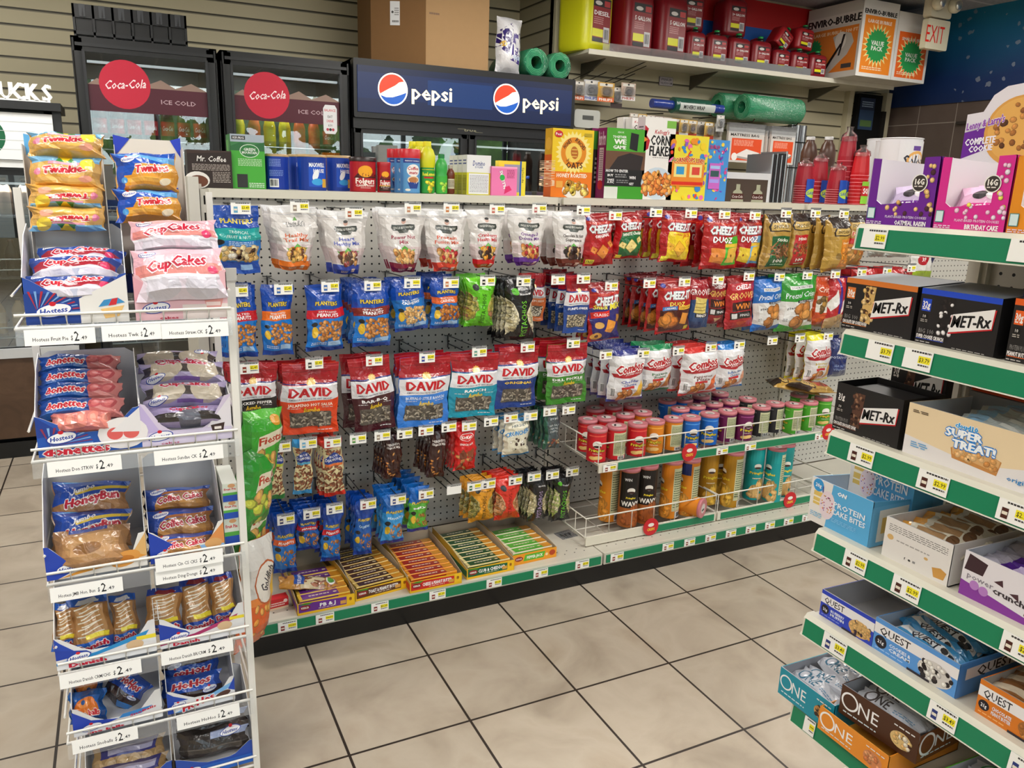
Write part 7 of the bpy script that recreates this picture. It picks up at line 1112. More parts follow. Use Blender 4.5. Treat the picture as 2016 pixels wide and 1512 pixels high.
# shelf 3
cake_tray(86, 270, 1132, 3, .075, .19, .2, 'e6e4e0', lambda a: (a.R(0, 0, 1, .4, 'e6e2dc'), a.P([(0, .0), (.1, .0), (.3, .22), (.04, .95), (0, .95)], '2444b0'), a.P([(.1, 0), (1, .3), (1, .45), (.3, .15)], 'e09a3a'), a.P([(.86, .45), (1, .98), (1, .3)], 'dcb070'), a.E(.78, .3, .16, .09, 'dc9a4a', rot=.3), a.E(.78, .3, .09, .04, 'c0782c'), hlogo(a, .22, .28, .26)), 'white and orange honey bun tray, third shelf left', dip=(.2, .85, .35), x=-.448, w=.18)
cake_tray(274, 440, 1112, 3, .075, .175, .2, 'e6e4e0', lambda a: (a.R(0, 0, 1, .4, 'e4e0da'), a.P([(0, .95), (0, 0), (.5, 0), (.3, .5), (.1, .8)], '1f40ac'), a.P([(.3, 0), (1, .25), (1, .4), (.45, .3)], '8ab8e8'), a.P([(.75, .4), (1, .95), (1, .3)], 'dc9050'), a.E(.85, .35, .12, .08, 'd8a468'), hlogo(a, .2, .25, .26)), 'blue-sided coffee cake tray, third shelf middle', dip=(.3, .8, .35), x=-.262, w=.145)
pack('honey', (100, 948, 258, 1020), -.80, .55, .1, label='honey bun pack at the back of its tray'); pack('honey', (97, 1005, 265, 1080), -.85, .55, .08, label='honey bun pack in the middle of its tray'); pack('honeybig', (105, 1040, 260, 1118), -.9, .5, 0, label='big round honey bun at the front of its tray')
pack('coffee', (282, 960, 415, 1010), -.81, .55, .06, label='coffee cake pack at the back of its tray'); pack('coffee', (287, 1002, 422, 1062), -.855, .5, .06, label='coffee cake pack in the middle of its tray'); pack('coffee', (290, 1052, 420, 1098), -.9, .5, .06, label='coffee cake pack at the front of its tray')
for i, (z, lab) in enumerate(((.593, 'lower'), (.66, 'middle'), (.70, 'upper'))):
    mb = MB().box(0, 0, 0, .03, .12, .065 if i == 0 else .04, 'e8ece4'); a = Art(.03, .065 if i == 0 else .04).R(0, 0, 1, 1, 'e4ece0').R(0, 0, 1, .35, '2450b8').R(0, .35, 1, .5, '5ab04a').T('Fruit Pie', .5, .7, .12, 'd0283a', w=.8, b=.03).E(.6, .88, .25, .15, 'e0a878'); a.put(mb, on_front(0, 0, 0), 'c'); single('pie_box', mb, 'white and green fruit pie box, '+lab+' of three beside the coffee cakes', 'box', (-.113, -.9-.006*i, [.59, .656, .698][i]), 0, None)
# shelf 4
cake_tray(76, 282, 1325, 4, .075, .155, .2, 'e6e6e8', lambda a: (a.R(0, 0, 1, .3, 'e8e8ea'), a.P([(0, .95), (0, .3), (.25, .35), (.05, .8)], '2448b4'), a.P([(0, .3), (.3, .25), (1, .7), (1, .95), (.3, .4)], '2a90d0') if 0 else a.P([(.0, .22), (.4, .35), (1, .75), (1, .6), (.4, .25), (0, .14)], '2a90d0'), a.P([(0, .3), (.35, .35), (.3, .45), (0, .6)], '2040a8'), a.P([(.86, .4), (1, .97), (1, .3)], 'e6e6e8'), a.R(.8, .44, 1, .56, 'f0dc3a'), a.E(.78, .33, .09, .06, 'd8b890'), hlogo(a, .22, .3, .24), a.T('Danish', .3, .09, .12, 'c8203a', w=.36, b=.05)), 'white tray of danishes with a light blue swoosh, fourth shelf left', dip=(.25, .8, .42), x=-.45, w=.185)
cake_tray(285, 472, 1275, 4, .075, .155, .2, 'e6e6e8', lambda a: (a.R(0, 0, 1, .3, 'e8e8ea'), a.P([(0, .2), (.4, .3), (1, .72), (1, .58), (.4, .2), (0, .1)], 'b0346a'), a.P([(0, .28), (.35, .34), (.3, .45), (0, .8)], '2040a8'), a.P([(.86, .4), (1, .97), (1, .3)], 'e6e6e8'), a.R(.82, .5, 1, .6, 'f0dc3a'), a.E(.76, .36, .09, .06, 'd8b890'), hlogo(a, .22, .3, .24), a.T('Danish', .3, .08, .1, 'c8203a', w=.3, b=.05)), 'white tray of danishes with a crimson swoosh, fourth shelf right', dip=(.25, .8, .42), x=-.258, w=.172)
for i, (b4, k, r_, lab) in enumerate((((104, 1190, 152, 1278), 'dan_b', .1, 'light blue danish pack leaning left in the left tray'), ((138, 1176, 220, 1282), 'dan_b', -.05, 'light blue danish pack in the centre of the left tray'), ((218, 1172, 272, 1262), 'dan_b', 0, 'light blue danish pack on the right of the left tray'), ((288, 1160, 358, 1245), 'dan_r', .08, 'dark blue danish pack on the left of the right tray'), ((357, 1138, 420, 1242), 'dan_r', -.03, 'dark blue danish pack in the centre of the right tray'), ((416, 1132, 462, 1222), 'dan_r', -.08, 'dark blue danish pack on the right of the right tray'))): pack(k, b4, -.87-.01*(i % 2), .45, r_, label=lab, T=.024)
# shelf 5
cake_tray(118, 296, 1455, 5, .07, .14, .2, 'e6e6e8', lambda a: (a.R(0, 0, 1, .3, 'e8e8ea'), a.P([(0, .85), (0, .2), (.3, .2), (.5, .3), (.2, .45)], '2444b4'), a.P([(.5, .3), (.75, .3), (.9, .5), (.55, .42)], '3a88d0'), a.P([(.88, .45), (1, .95), (1, .35)], 'e6e6e8'), a.T('SnoBalls', .78, .38, .08, 'c8203a', w=.3, sl=.2, b=.03), hlogo(a, .2, .22, .24), a.T('sno balls', .35, .05, .08, 'c8203a', w=.4, b=.04)), 'white snack ball tray, fifth shelf left', dip=(.25, .75, .35), x=-.435, w=.17)
cake_tray(313, 455, 1420, 5, .06, .15, .2, 'e6e6e8', lambda a: (a.P([(0, .9), (0, 0), (.4, 0), (.35, .4), (.1, .7)], '1f48b0'), a.R(.1, 0, 1, .45, 'e6e8ec'), a.P([(.1, 0), (.6, .42), (1, .8), (1, .6), (.6, .3), (.3, 0)], '7ab4e8'), a.P([(.9, .5), (1, .95), (1, .4)], '2448b4'), a.T('HoHos', .45, .25, .28, 'c8283a', w=.46, b=.05, sl=.25, o='f4f4f4'), a.E(.82, .34, .12, .05, '5a3a30', rot=.3), hlogo(a, .16, .32, .22)), 'blue and white swiss roll tray, fifth shelf right', dip=(.3, .8, .45), x=-.255, w=.14)
pack('sno', (135, 1362, 210, 1418), -.89, .5, .05, label='orange snack ball pack at the front of its tray'); pack('sno', (134, 1328, 206, 1372), -.83, .55, .05, inv=1, label='blue snack ball pack at the back of its tray'); pack('hoho', (208, 1325, 290, 1385), -.84, .55, .9, label='swiss roll pack tilted in the snack ball tray')
pack('hoho', (317, 1285, 432, 1338), -.82, .5, .06, inv=1, label='swiss roll pack at the back of its tray'); pack('hoho', (318, 1330, 440, 1380), -.88, .55, .04, label='swiss roll pack at the front of its tray'); pack('ding', (345, 1398, 490, 1440), -.86, .5, .05, label='dark chocolate cake pack at the back of the bottom right tray'); pack('ding', (350, 1432, 492, 1480), -.9, .5, .05, label='dark chocolate cake pack in the bottom right tray')
cake_tray(0, 0, 0, 6, .06, .14, .2, '2a50b0', lambda a: (a.R(0, 0, 1, .4, '2444b0'), hlogo(a, .2, .3, .24)), 'blue tray of plain mini donuts, bottom shelf left', x=-.425, w=.17); cake_tray(0, 0, 0, 6, .06, .14, .2, '2a50b0', lambda a: (a.R(0, 0, 1, .4, '2a68c8'), hlogo(a, .2, .3, .24)), 'blue tray of dark cakes, bottom shelf right', x=-.25, w=.17)
pack('minid', (180, 1462, 330, 1512), -.86, .55, .02, label='plain mini donut pack in the bottom left tray'); pack('minid', (185, 1500, 335, 1550), -.9, .55, .02, label='plain mini donut pack at the front of the bottom left tray')
# chips strip beside the rack
def gchip(c1, c2): return lambda a: a.R(0, 0, 1, 1, c1).R(0, .9, 1, 1, c2).P([(.2, .5), (.9, .62), (.95, .8), (.25, .7)], 'e8e0c8').T('Fiesta', .55, .66, .1, 'b83a1c', w=.6, b=.03, sl=.15).N(.1, .12, .9, .45, 8, .14, .1, ['e8903a', 'd8a85a', 'c8d04a'], 3).E(.7, .88, .15, .1, 'e0a030')
for i, (u0, v0, u1, v1, rz, lab) in enumerate(((478, 805, 556, 955, .6, 'topmost green chip bag on the strip beside the cake rack'), (466, 880, 550, 1035, .85, 'second green chip bag on the strip beside the cake rack'), (462, 960, 528, 1105, .9, 'third green chip bag on the strip beside the cake rack'), (450, 1020, 512, 1180, 1.1, 'lowest dark green chip bag on the strip beside the cake rack'))):
    y = -.60-.02*(i % 2); a_, b_ = ay((u0+u1)/2, v0, y), ay((u0+u1)/2, v1, y); w = .13; h = a_.z-b_.z; a = Art(w, h); gchip(['3aa82c', '2c9a30', '258a2c', '1c6a24'][i], ['5ac03c', '2a8a30', '208028', '16561c'][i])(a)
    single('chip_bag', bag_mb('pillow', w, h, .035, a, '2a9030', '1c6a20', 50+i), lab, 'bag', (a_.x, y, a_.z), 0, None, (.08, .12, rz))
a_, b_ = ay(505, 1060, -.66), ay(505, 1262, -.66); h = a_.z-b_.z; a = Art(.12, h)
a.R(0, 0, 1, 1, 'dcdad6').R(0, 0, 1, .42, 'e0601c').P([(0, .42), (1, .42), (1, .55), (0, .48)], 'ec8a3a').E(.55, .62, .36, .5, 'b85a28').E(.55, .62, .33, .46, 'ece8e0').T('Goldfish', .55, .66, .1, '3a3a44', w=.56, b=.03, sl=.2, rot=.9).N(.1, .1, .9, .4, 12, .09, .05, ['f0a040', 'f4b45a'], 3).R(.75, .45, 1, .66, 'f0c030')
single('cracker_bag', bag_mb('pillow', .12, h, .035, a, 'd8621e', 'e07a30', 61), 'white and orange cheddar cracker bag at the foot of the chip strip', 'bag', (a_.x-.0, -.66, a_.z), 0, None, (.05, .1, .75))
single('clip_strip', MB().box(0, 0, 0, .02, .0015, .95, 'dcdcd8', 'l').box(-.034, -.003, .86, .0, .0, .872, 'c8c8c4', 'l').box(-.004, -.004, .93, .024, .005, .96, 'c8c8c4', 'l').box(-.036, -.06, .86, -.03, .0, .872, 'c8c8c4', 'l'), 'white hanging strip holding the chip bags beside the rack', 'strip', (-.045, -.585, .2))
# ---------------------------------------------------------------- right gondola, facing the aisle
FX, BX, YE, YN = .93, 1.27, -1.567, -2.95; SH = [1.322, 1.131, .936, .734, .549, .347]
rg = thing('gondola_shelving', 'cream gondola with green-lipped shelves of protein bars on the right', 'shelving', (0, 0, 0))
MB().box(BX, YN, .1, BX+.012, YE, 1.31, mat='peg_side').obj('peg_panel', rg)
mb = MB().box(BX-.012, YE-.03, 0, BX+.02, YE, 1.33, 'cbc6b8', 'p').box(BX-.02, YE-.02, .0, BX+.3, YE+.005, 1.33, 'cbc6b8', 'p')
for k in range(24): mb.box(BX-.0125, YE-.019, 1.27-k*.05, BX-.0115, YE-.011, 1.3-k*.05, '14120f', 'm')
mb.obj('upright', rg)
MB().box(FX+.0, YN, .0, FX+.02, YE, .1, '0e0e10', 'l').obj('kick_plate', rg)
MB().box(FX-.02, YN, .1, BX, YE, .118, 'd6d1c2', 'p').box(FX-.03, YN, .075, FX-.02, YE, .118, '0f7f56', 'l').obj('base_deck', rg)
for k, z in enumerate(SH):
    sh = MB().box(FX, YN, z-.014, BX+(.25 if k == 0 else 0), YE-.002, z, 'd3cebf', 'p').prism([(0, 0), (1, 0), (1, 1)], 0, 0, 'ffffff').obj('shelf', rg) if 0 else MB().box(FX, YN, z-.014, BX+(.25 if k == 0 else 0), YE-.002, z, 'd3cebf', 'p').obj('shelf', rg)
    P_ = [(FX+.012, z+.003), (FX-.006, z+.003), (FX-.014, z-.006), (FX-.016, z-.036), (FX-.02, z-.042), (FX-.004, z-.044), (FX+.012, z-.02)]
    n = len(P_); mb = MB(); v = [(x, YE, q) for x, q in P_]+[(x, YN, q) for x, q in P_]
    mb.add(v, [tuple(range(n)), tuple(range(n, 2*n))[::-1]]+[(i, i+n, (i+1) % n+n, (i+1) % n) for i in range(n)], 'dcd8c8', 'p').obj('lip', sh)
    MB().add([(FX-.0155, YE-.006, z-.0045), (FX-.0155, YN, z-.0045), (FX-.0195, YN, z-.0395), (FX-.0195, YE-.006, z-.0395)], [(0, 3, 2, 1)], '0f8058', 'l').obj('green_insert', sh)
    if k: MB().add([(FX+.04, YE-.012, z-.014), (BX, YE-.012, z-.014), (BX, YE-.012, z-.09), (BX-.06, YE-.012, z-.085), (FX+.04, YE-.016, z-.014), (BX, YE-.016, z-.014), (BX, YE-.016, z-.09), (BX-.06, YE-.016, z-.085)], [(0, 1, 2, 3), (7, 6, 5, 4), (0, 3, 7, 4), (3, 2, 6, 7)], '6a655a', 'p').obj('bracket', sh)
    else: MB().add([(FX+.02, YE-.2, z-.014), (BX, YE-.2, z-.014), (BX, YE-.2, z-.09), (FX+.02, YE-.204, z-.014), (BX, YE-.204, z-.014), (BX, YE-.204, z-.09)], [(0, 1, 2), (5, 4, 3), (0, 2, 5, 3)], '6a655a', 'p').obj('bracket', sh)
for i, (u0, u1, v, k, pr, lab) in enumerate(((1700, 1748, 456, 1, '$2.99', 'top shelf under the purple cookie box'), (1988, 2060, 486, 1, '$2.99', 'top shelf under the orange cookie box'), (1709, 1761, 678, 2, '$3.79', 'second shelf under the cookie dough bar box'), (1781, 1838, 695, 2, '$3.79', 'second shelf under the cookie crunch bar box'), (1673, 1724, 880, 3, '$2.99', 'third shelf under the chocolate bar box'), (1808, 1872, 935, 3, '$2.99', 'third shelf under the crispy treat box'), (1966, 2040, 990, 3, '$2.99', 'third shelf at the right edge of the photo'), (1663, 1710, 1090, 4, '$2.99', 'fourth shelf under the light blue cake bites box'), (1759, 1818, 1136, 4, '$2.99', 'fourth shelf under the white nut bar box'), (1976, 2050, 1240, 4, '$2.99', 'fourth shelf under the purple wafer box'), (1621, 1670, 1257, 5, '$3.49', 'fifth shelf under the dark blue bar box'), (1828, 1890, 1395, 5, '$3.49', 'fifth shelf under the cookies and cream bar box'), (1990, 2060, 1480, 5, '$3.49', 'fifth shelf under the orange peanut butter bar box'), (1585, 1608, 1412, 6, '', 'lowest shelf beside the teal bar box'))):
    x = FX-.0185; a_, b_ = ax(u0, v, x), ax(u1, v, x); w = abs(b_.y-a_.y); h = .033
    mb = MB().box(0, 0, 0, w, .0008, h, 'f4f4f0'); tag_art(w, h, pr, '4a2018' if k in (3, 4) else '28387a' if k == 5 else None).put(mb, on_front(0, 0, 0), 'c')
    single('shelf_price_label', mb, 'price label on the '+lab, 'price label', (x-.0028, a_.y, SH[k-1]-.0365), 0, None, (-.11, 0, -PI/2))
def rbox(u0, u1, v, vt, k, d, front, name, label, base='1c1a1b', h=None, x=FX+.012, z=None, side=None, topc=None, rz=0, topa=None, lid=None, cat='box'):
    a_, b_ = ax(u0, v, x), ax(u1, v, x); w = abs(b_.y-a_.y); z = SH[k-1]+.001 if z is None else z; h = h or ax(u0, vt, x).z-z
    mb = MB().box(0, 0, 0, w, d, h, base, 'c', '' if not lid else 't'); a = Art(w, h); front(a); a.put(mb, on_front(0, 0, 0), 'c')
    if side: a = Art(d, h); side(a); a.put(mb, on_left(0, d, 0), 'c')
    if topc: mb.box(0, 0, h, w, d, h+.001, topc)
    if lid: lid(mb, w, d, h)
    return single(name, mb, label, cat, (x, a_.y, z), -PI/2+rz)
def otray(u0, u1, v, k, d, hf, hb, front, label, base, inner='c8ccd2', x=FX+.012, z=None, side=None, rside=None, w=None, y=None, rz=0, cut=None, flap=None):
    if w is None: a_, b_ = ax(u0, v, x), ax(u1, v, x); w, y = abs(b_.y-a_.y), a_.y
    z = SH[k-1]+.001 if z is None else z; t_ = .002; mb = MB()
    P_ = [(0, 0), (w, 0), (w, hf), (0, hf)] if not cut else [(0, 0), (w, 0)]+[(w*p, hf*q) for p, q in cut]
    n = len(P_); v1 = [(p, 0, q) for p, q in P_]; v2 = [(p, t_, q) for p, q in P_]
    mb.add(v1, [tuple(range(n))], base).add(v2, [tuple(range(n))[::-1]], inner).add(v1+v2, [(i, (i+1) % n, n+(i+1) % n, n+i) for i in range(n)], inner)
    mb.box(0, 0, 0, w, d, .002, inner).box(0, d-t_, 0, w, d, hb, inner)
    for xx in (0, w-t_):
        S_ = [(0, 0), (d, 0), (d, hb), (d*.6, hb), (0, hf if not cut else hf*cut[0][1] if xx else hf*cut[-1][1])]; m = 5
        q1 = [(xx, p, q) for p, q in S_]; q2 = [(xx+t_, p, q) for p, q in S_]; mb.add(q1, [tuple(range(m))[::-1]], base if xx == 0 else inner).add(q2, [tuple(range(m))], inner if xx == 0 else base).add(q1+q2, [(i, i+m, (i+1) % m+m, (i+1) % m) for i in range(m)], base)
    a = Art(w, hf); front(a); a.put(mb, on_front(0, 0, 0), 'c')
    if side: a = Art(d, min(hf, hb)); side(a); a.put(mb, on_left(0, d, 0), 'c')
    if rside: a = Art(d, min(hf, hb)); rside(a); a.put(mb, on_right(w, 0, 0), 'c')
    if flap: flap(mb, w, d, hb)
    o = single('bar_tray', mb, label, 'tray', (x, y, z), -PI/2+rz); o['w'] = w; return o
def bars(o, n, w, l, col, art, lab, grp, z=.006, sp=.028, lean=-.9, y0=None, x0=.02, rz=0, vary=.15):
    y0 = w*math.sin(-lean)+.016; sp = min(sp, (.175-y0)/max(1, n-1)+.004)
    W = o['w']; r = random.Random(n+int(w*999)); a = Art(l, w); a.R(0, 0, 1, 1, col); art(a); me = bag_mb('pillow', l, w, .016, a, col, col, n, 8, 5).mesh('wrapped_bar')
    M_ = Matrix.Rotation(o.rotation_euler.z, 3, 'Z')
    for i in range(n):
        q = bpy.data.objects.new('wrapped_bar', me); COL.objects.link(q)
        q.location = o.location+M_ @ Vector((W/2+r.uniform(-.006, .006), y0+sp*i, z+w*.55+.004*(i % 3))); q.rotation_euler = (M_ @ Matrix.Rotation(lean+r.uniform(-.05, .05), 3, 'X') @ Matrix.Rotation(rz+r.uniform(-vary, vary), 3, 'Y')).to_euler()
        tag(q, lab, 'bar', grp if n > 1 else None)
def cookie_tray(c, c2, nm, choc, label, u0, u1, v):
    f = lambda a: (a.R(0, 0, 1, .3, c), a.R(0, 0, .13, .96, c), a.R(.78, 0, 1, .97, c), a.P([(.13, .3), (.78, .3), (.78, .36), (.13, .3)], c), a.N(.3, .16, .97, .36, 14, .03, .028, choc, 4), a.N(.84, .4, .97, .9, 8, .03, .03, choc, 5), a.T('PLANT-BASED PROTEIN COOKIES', .62, .14, .035, 'e8d8f0', w=.62), a.T(nm, .7, .06, .065, 'f8f4f8', w=.46, b=.035), a.R(.02, .1, .14, .26, '3a8a8a'), a.R(.03, .11, .13, .25, 'd8ecec'), a.Q(.02, .02, .26, .07, 2, 'e8d8f0'), a.E(.76, .62, .115, .115, 'f0eee8', 24), a.E(.76, .62, .1, .1, '3a322e', 24), a.T('16G', .76, .64, .08, 'f4f0e8', w=.13, b=.04), a.Q(.69, .56, .83, .59, 1, 'e8e0d8'))
    o = otray(u0, u1, v, 1, .2, .118, .11, f, label, c, 'e6e2e4', cut=[(1, .98), (.78, .97), (.77, .38), (.7, .3), (.25, .28), (.13, .36), (.13, .96), (0, .97)])
    bars(o, 3, .1, .11, c2, lambda a: (a.R(0, 0, 1, .35, c), a.P([(.1, .3), (.9, .4), (.9, .7), (.1, .6)], c), a.T('COMPLETE', .5, .56, .14, 'f4f0f4', w=.7, b=.04, sl=.1), a.T('COOKIE', .5, .4, .14, 'f4f0f4', w=.5, b=.04, sl=.1), a.E(.6, .14, .3, .12, 'b88a4c'), a.E(.4, .8, .12, .08, '2a2628'), a.E(.62, .82, .12, .08, 'e8e4e8')), 'wrapped cookie inside the '+label.split(' cookie')[0]+' cookie tray', label.split(' cookie')[0]+' wrapped cookies', z=.014, lean=-.45, sp=.03, vary=.06)
cookie_tray('6c1f96', 'c8b8d8', 'OATMEAL RAISIN', ['e8c080', 'd8a860', '4a2430'], 'purple cookie tray with an oatmeal raisin front, top shelf', 1703, 1832, 446); cookie_tray('dc2a92', 'e8b8d8', 'BIRTHDAY CAKE', ['f0c0d8', 'f4e060', 'e8d8e8'], 'hot pink cookie tray with a birthday cake front, top shelf', 1836, 1976, 452); cookie_tray('e8901c', 'e8c898', 'PEANUT BUTTER', ['e8c080', 'd8a860', 'b87838'], 'orange cookie tray cut by the right edge of the photo', 1980, 2150, 458)
mb = MB(); pts = [(0, 0), (.2, 0), (.21, .17), (.2, .215), (.17, .25), (.13, .265), (.09, .26), (.06, .24), (.04, .2), (.0, .195)]
a = Art(.21, .27); mb.prism(pts, 0, .003, 'e4e0e4'); a.P([(.0, .3), (.4, .42), (.4, .62), (.0, .55)], '6a2296').E(.66, .55, .42, .42, 'dca04a', 34).E(.66, .56, .38, .38, 'e4ae58', 30).N(.36, .34, .96, .82, 34, .035, .03, ['8a5424', 'a86c30', '5a3418', 'c88a44'], 6, .6, inside=lambda x, y: (x-.66)**2*.61+(y-.55)**2 < .075).T('COMPLETE', .21, .47, .065, 'f4f0f8', w=.36, b=.04, sl=.1).T('COOKIE', .23, .4, .06, 'f4f0f8', w=.28, b=.04, sl=.1).T("Lenny & Larry's", .24, .64, .07, '8a3aa8', w=.44, b=.03, sl=.2, o='e8e0f0').E(.96, .66, .1, .1, '3a322e').T('16G', .96, .67, .04, 'f4f0e8', w=.12, b=.03); a.it = [t for t in a.it]
a.put(mb, on_front(0, 0, 0), 'c', 1, 1)
p = ax(1893, 300, 1.1); single('cookie_sign', mb, 'round-topped cardboard sign with a giant chocolate chip cookie', 'sign', (1.1, p.y, SH[0]+.067), -PI/2+.15, None, None).scale = (.66, 1, .66)
MB().box(0, 0, 0, .2, .02, .065, 'd8d4d8').obj('sign_foot').location = (1.13, p.y, SH[0]+.0005)
o = bpy.data.objects['sign_foot']; o.rotation_euler = (0, 0, -PI/2+.15); tag(o, 'plain white carton holding up the round-topped cookie sign', 'box'); o.name = 'plain_carton'
def metrx(top, prot, pc, line, l2, stk, w_=1): return lambda a: (a.R(0, 0, 1, 1, '1d1b1c'), a.R(0, .9, 1, 1, top) if top else 0, a.R(.03, .6, .15, .82, pc) if pc else 0, a.T(prot, .09, .72, .12, 'f4f0ec', w=.1, b=.03), a.Q(.04, .62, .14, .66, 1, 'f0e8e0'), a.R(.04, .38, .13, .56, '100e0e'), a.T('10', .085, .51, .05, 'e8e4e0', w=.04), a.Q(.04, .4, .13, .46, 2, 'b8b0a8'),
    a.P([(.27, .2), (.42, .16), (.45, .88), (.3, .88)], stk[0]), a.N(.28, .22, .44, .86, 34, .022, .026, stk, 4), a.P([(.42, .27), (.94, .46), (.96, .8), (.44, .6)], 'c01c24'), a.P([(.42, .3), (.93, .48), (.94, .81), (.45, .62)], 'f2f0ee'), a.T('MET-Rx', .685, .55, .21, '141214', w=.46, b=.035, sh=.12, sl=.14),
    a.T(l2, .14, .25, .08, '8a8684', w=.2), a.T(line, .2, .15, .07, 'f0ecea', w=.36, b=.04), a.R(.02, .1, .38, .11, top or '8a4a3a'), a.Q(.02, .04, .22, .07, 1, 'c8c4c0'), a.Q(.5, .03, .9, .06, 1, 'a8a4a0'))
def glossy_lid(c): return lambda mb, w, d, h: (mb.add([(0, 0, h), (w, 0, h), (w, d, h+.006), (0, d, h+.006)], [(0, 1, 2, 3)], '7a828a'), mb.box(0, d-.003, 0, w, d, h+.006, '6a7078'))
rbox(1655, 1795, 650, 552, 2, .12, metrx('d8782c', '30g', 'e07a34', 'CHOCOLATE CHIP COOKIE DOUGH', 'BIG 100', ['d8b06a', 'e4c48a', '4a2c1c', 'b88a4c']), 'bar_box', 'black bar box with an orange edge, cookie dough flavour, second shelf', lid=glossy_lid(1), h=.094)
rbox(1797, 1957, 692, 570, 2, .12, metrx('1c48c8', '32g', '1c48c8', 'SUPER COOKIE CRUNCH', 'BIG 100', ['1a1616', 'e8e4e4', '2a2222', '141010']), 'bar_box', 'black bar box with a blue edge, cookie crunch flavour, second shelf', lid=glossy_lid(1), h=.094)
rbox(1972, 2140, 740, 590, 2, .14, metrx('e8601c', '30g', 'e8601c', 'PEANUT BUTTER CUP', 'PROTEIN PLUS', ['4a2c1c', 'a8743c', '5a3420']), 'bar_box', 'black bar box with an orange edge at the right edge of the photo', h=.098, topc='1a1a1c')
mb = MB().tube([(0, 0, 0), (.0, .03, .09), (.0, .09, .13), (0, .1, .1)], .004, 'ffffff', 'w', 6).box(-.008, .02, .098, .008, .11, .13, '2450c8', 'f'); single('torn_wrapper', mb, 'torn clear and blue wrapper standing between the black bar boxes', 'wrapper', (FX+.03, -1.848, SH[1]+.001), -PI/2)
rbox(1637, 1771, 850, 754, 3, .11, metrx(None, '31g', None, 'CHOCOLATE CHOCOLATE CHUNK', 'PROTEIN PLUS', ['5a3a2c', '3a221a', '8a644a', '2a1814']), 'bar_box', 'black chocolate bar box at the left end of the third shelf', lid=lambda mb, w, d, h: mb.box(0, d-.002, 0, w, d, h, '1c1a1b').box(.01, .03, 0, w-.01, d-.01, h-.01, '141214'), h=.092)
rbox(1655, 1752, 780, 0, 3, .02, metrx(None, '31g', None, 'CHOCOLATE CHOCOLATE CHUNK', 'PROTEIN PLUS', ['5a3a2c', '3a221a', '8a644a', '2a1814']), 'bar_box', 'second black chocolate bar box standing behind the first on the third shelf', h=.155, x=FX+.14, z=SH[2]+.001).location.y = -1.565
o = otray(1760, 1860, 800, 3, .12, .05, .07, lambda a: a.R(0, 0, 1, 1, 'e0501c').R(.1, .3, .9, .7, 'c8c8c8'), 'orange snack tray at the back of the third shelf', 'e0501c', 'a8b0bc', x=FX+.185, z=SH[2]+.099, w=.12, y=-1.70)
bars(o, 3, .05, .09, 'd8481c', lambda a: a.R(.2, .3, .8, .7, 'e8e0d8'), 'orange snack bar in the orange tray', 'orange snack bars', sp=.03)
MB().box(0, 0, 0, .13, .12, .097, '9a9ea6').obj('support').location = (FX+.18, -1.70, SH[2]+.001)
o = bpy.data.objects['support']; o.rotation_euler = (0, 0, -PI/2); o.name = 'grey_carton'; tag(o, 'plain grey carton behind the chocolate bar box on the third shelf', 'box')
o = otray(1776, 2070, 890, 3, .2, .092, .088, lambda a: (a.R(0, 0, 1, 1, 'ecd6b0'), a.P([(0, 0), (1, 0), (1, .5), (.55, .22), (0, .38)], 'e8e4e4'), a.P([(.38, .22), (.7, .16), (.72, .42), (.5, .58), (.36, .4)], 'c88a4a'), a.P([(.38, .3), (.7, .22), (.71, .42), (.5, .56), (.37, .42)], 'dcab70'), a.N(.4, .24, .68, .46, 26, .02, .016, ['e4b880', 'd49c5c', 'c88848'], 5, .75), a.T('cloud10', .45, .84, .09, '2a9ae0', w=.16, b=.05, o='f4f8fc'), a.T('SUPER', .44, .7, .15, 'f8fcff', w=.26, b=.06, sl=.05, o='2a86d8'), a.T('TREAT!', .52, .52, .15, 'f8fcff', w=.3, b=.06, sl=.05, o='2a86d8'), a.T('original', .86, .2, .08, '2a86c8', w=.18), a.Q(.06, .18, .2, .3, 3, '6aa8d8'), a.Q(.04, .84, .16, .9, 2, '5a4a3a')), 'long cream crispy treat box on the third shelf', 'ecd6b0')
bars(o, 5, .05, .13, 'b8c4c4', lambda a: a.R(.1, .2, .4, .8, '8ab8d8').R(.6, .4, .9, .6, 'e8ece8'), 'pale silver treat bar lying in the cream box', 'pale treat bars in the cream box', lean=-1.3, z=.05, sp=.03)
def cakeb(a): a.R(0, 0, 1, 1, 'e8e4e0').P([(.3, 0), (1, 0), (1, 1), (.36, 1)], '5aaee0').E(.12, .86, .09, .09, '3a9ad8').T('20g', .12, .86, .08, 'f4f4f8', w=.1, b=.03).R(.06, .42, .24, .72, 'e0c068').R(.05, .58, .25, .62, 'f4ecd8').R(.05, .48, .25, .5, 'f4ecd8').E(.3, .5, .13, .2, 'e8d8e0').N(.2, .34, .38, .7, 30, .009, .009, ['c04a7a', '6a3a9a', 'e8a03a', '8a5a4a'], 3, .8).R(.2, .74, .215, .88, '2a3a9a').T('ON', .52, .86, .09, 'f4f8fc', w=.14, b=.05, sh=.2).T('PROTEIN', .66, .6, .12, 'f4f8fc', w=.5, b=.02).T('CAKE BITES', .66, .44, .12, 'f4f8fc', w=.54, b=.02).Q(.4, .2, .8, .3, 3, '8accf0').Q(.04, .14, .24, .26, 3, '8ac0e0')
otray(1587, 1713, 1040, 4, .2, .092, .08, cakeb, 'light blue cake bites tray at the left end of the fourth shelf', '5aaee0', 'c8d8e8', rside=lambda a: a.R(0, 0, 1, 1, '6ab8e8').R(.1, .1, .5, .9, 'e8ece8').R(.15, .3, .4, .7, 'e0c068'), flap=lambda mb, w, d, h: mb.box(w*.2, d-.05, h*.5, w*.9, d-.047, h*.8, '4aa4dc'))
